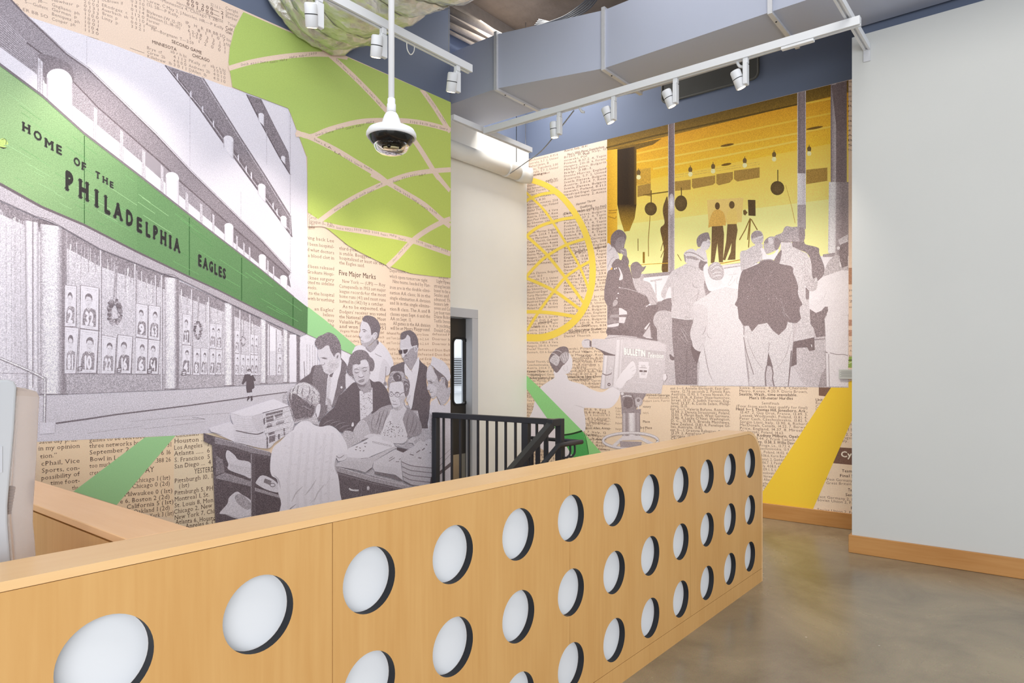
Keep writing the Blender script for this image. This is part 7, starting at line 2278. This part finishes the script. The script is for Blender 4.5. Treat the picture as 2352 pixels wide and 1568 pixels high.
B.poly('11', '1660 1225 1860 1232 1850 1285 1668 1282', 130, g=0.3)
B.poly('11', '1682 1180 1846 1176 1856 1215 1676 1216', 228, g=0.1)

# ---- green band across the operator
B.part('printed_green_band', 0.06)
B.poly('11', '814 634 945 750 1320 1130 1495 1330 1240 1372 1130 1182 1000 1010 895 860 814 752', (150, 212, 138))
B.part('printed_green_trousers', 0.1)
B.poly('11', '1130 1178 1230 1166 1330 1140 1356 1220 1382 1345 1240 1372 1186 1280', (86, 172, 94), g=0.14)
B.line('11', '1132 1172 1180 1168 1240 1158 1322 1134', 15, (44, 62, 42), sm=3)
B.line('11', '1340 1150 1362 1230 1380 1340', 6, (52, 112, 60), sm=3)

# ---- the narrow strip of newsprint at the far right with its heading blocks
B.part('printed_strip', 0.1)
B.poly('P', [(1949, tb(1949)), (1962, tb(1962)), (1962, 872), (1949, 872)], (232, 206, 186), g=0.06)
B.poly('G3', '2190 900 2285 900 2285 1200 2190 1200', (182, 138, 112), g=0.2)
B.poly('G4', '2190 345 2285 345 2285 455 2190 455', (190, 146, 126), g=0.2)
B.poly('G4', '2190 530 2285 530 2285 640 2190 640', (190, 146, 126), g=0.2)
for i, s_ in enumerate(('ne', 'm,', 'oke', 'im', 're', 'R', 'r.', 'ne', 'a', 'ne', '4:', 'A', 'B', 'S', 'The')):
    B.text('16', s_, 764, 745 + 44 * i, 812, 743 + 44 * i, 18, INB)
for i, s_ in enumerate(('pal', 'um', '2', 'ust')):
    B.text('P', s_, 1950, 668 + 13 * i, 1960, 668 + 13 * i, 4.5, INB)
for i, s_ in enumerate(('em', 'th', ' N', 'ite')):
    B.text('G4', s_, 2195, 745 + 88 * i, 2262, 746 + 88 * i, 30, INB)
B.poly('G4', '2195 1010 2290 1006 2290 1210 2180 1210', (150, 172, 92), g=0.2)
B.line('G4', '2185 1075 2290 1070', 16, (70, 70, 50))
B.line('G4', '2190 1130 2290 1090', 12, (226, 224, 200))

murB = thing('wall_mural', 'right wall mural of newsprint, a crowd at a yellow studio window and a television camera', 'mural', (XB, 3.2, 0.2))
B.build(murB, {'printed_person|seated': 'dark printed young man seated with hand at his mouth', 'printed_person|fedora': 'printed man in a fedora and light jacket', 'printed_person|black_jacket': 'printed man in a black jacket seen from behind',
               'printed_person|pale_coat': 'printed grey-haired man in a long pale coat', 'printed_person|wide_hat': 'printed man in a wide hat and long coat', 'printed_person|white_coat': 'printed person in a white coat and cap', 'printed_person|seated_hat': 'printed seated man in a dark hat',
               'printed_person|glasses': 'printed young man in glasses facing right', 'printed_person|grey_coat': 'printed man in a grey coat', 'printed_person|dark_coat': 'printed man in a dark coat', 'printed_yellow_globe': 'yellow globe outline', 'printed_tv_camera': 'grey printed television camera on a pedestal'})
print('LAYERS', max(q[4] for q in A.boxes), max(q[4] for q in B.boxes))

# small caption plaque on the right mural
q0, q1 = at(1927, 848, 0, XB - 0.012), at(1962, 870, 0, XB - 0.012)
pl = thing('caption_plaque', 'small grey caption plaque with fine text beside the grey wall', 'plaque', (XB - 0.012, (q0.y + q1.y) / 2, q1.z))
box('plate', (XB - 0.022, q1.y, q1.z), (XB - 0.016, q0.y, q0.z), plain('grey_plaque', (196, 198, 196), 0.5, var=0.01), pl, 0.001, 1)
for k in range(6):
    z = q1.z + (q0.z - q1.z) * (0.2 + 0.12 * k)
    box('text_line', (XB - 0.0226, q1.y + 0.01, z), (XB - 0.0221, q0.y - 0.012 - 0.01 * (k % 2), z + 0.003), plain('plaque_ink%d' % k, (120, 122, 120), 0.6), pl)
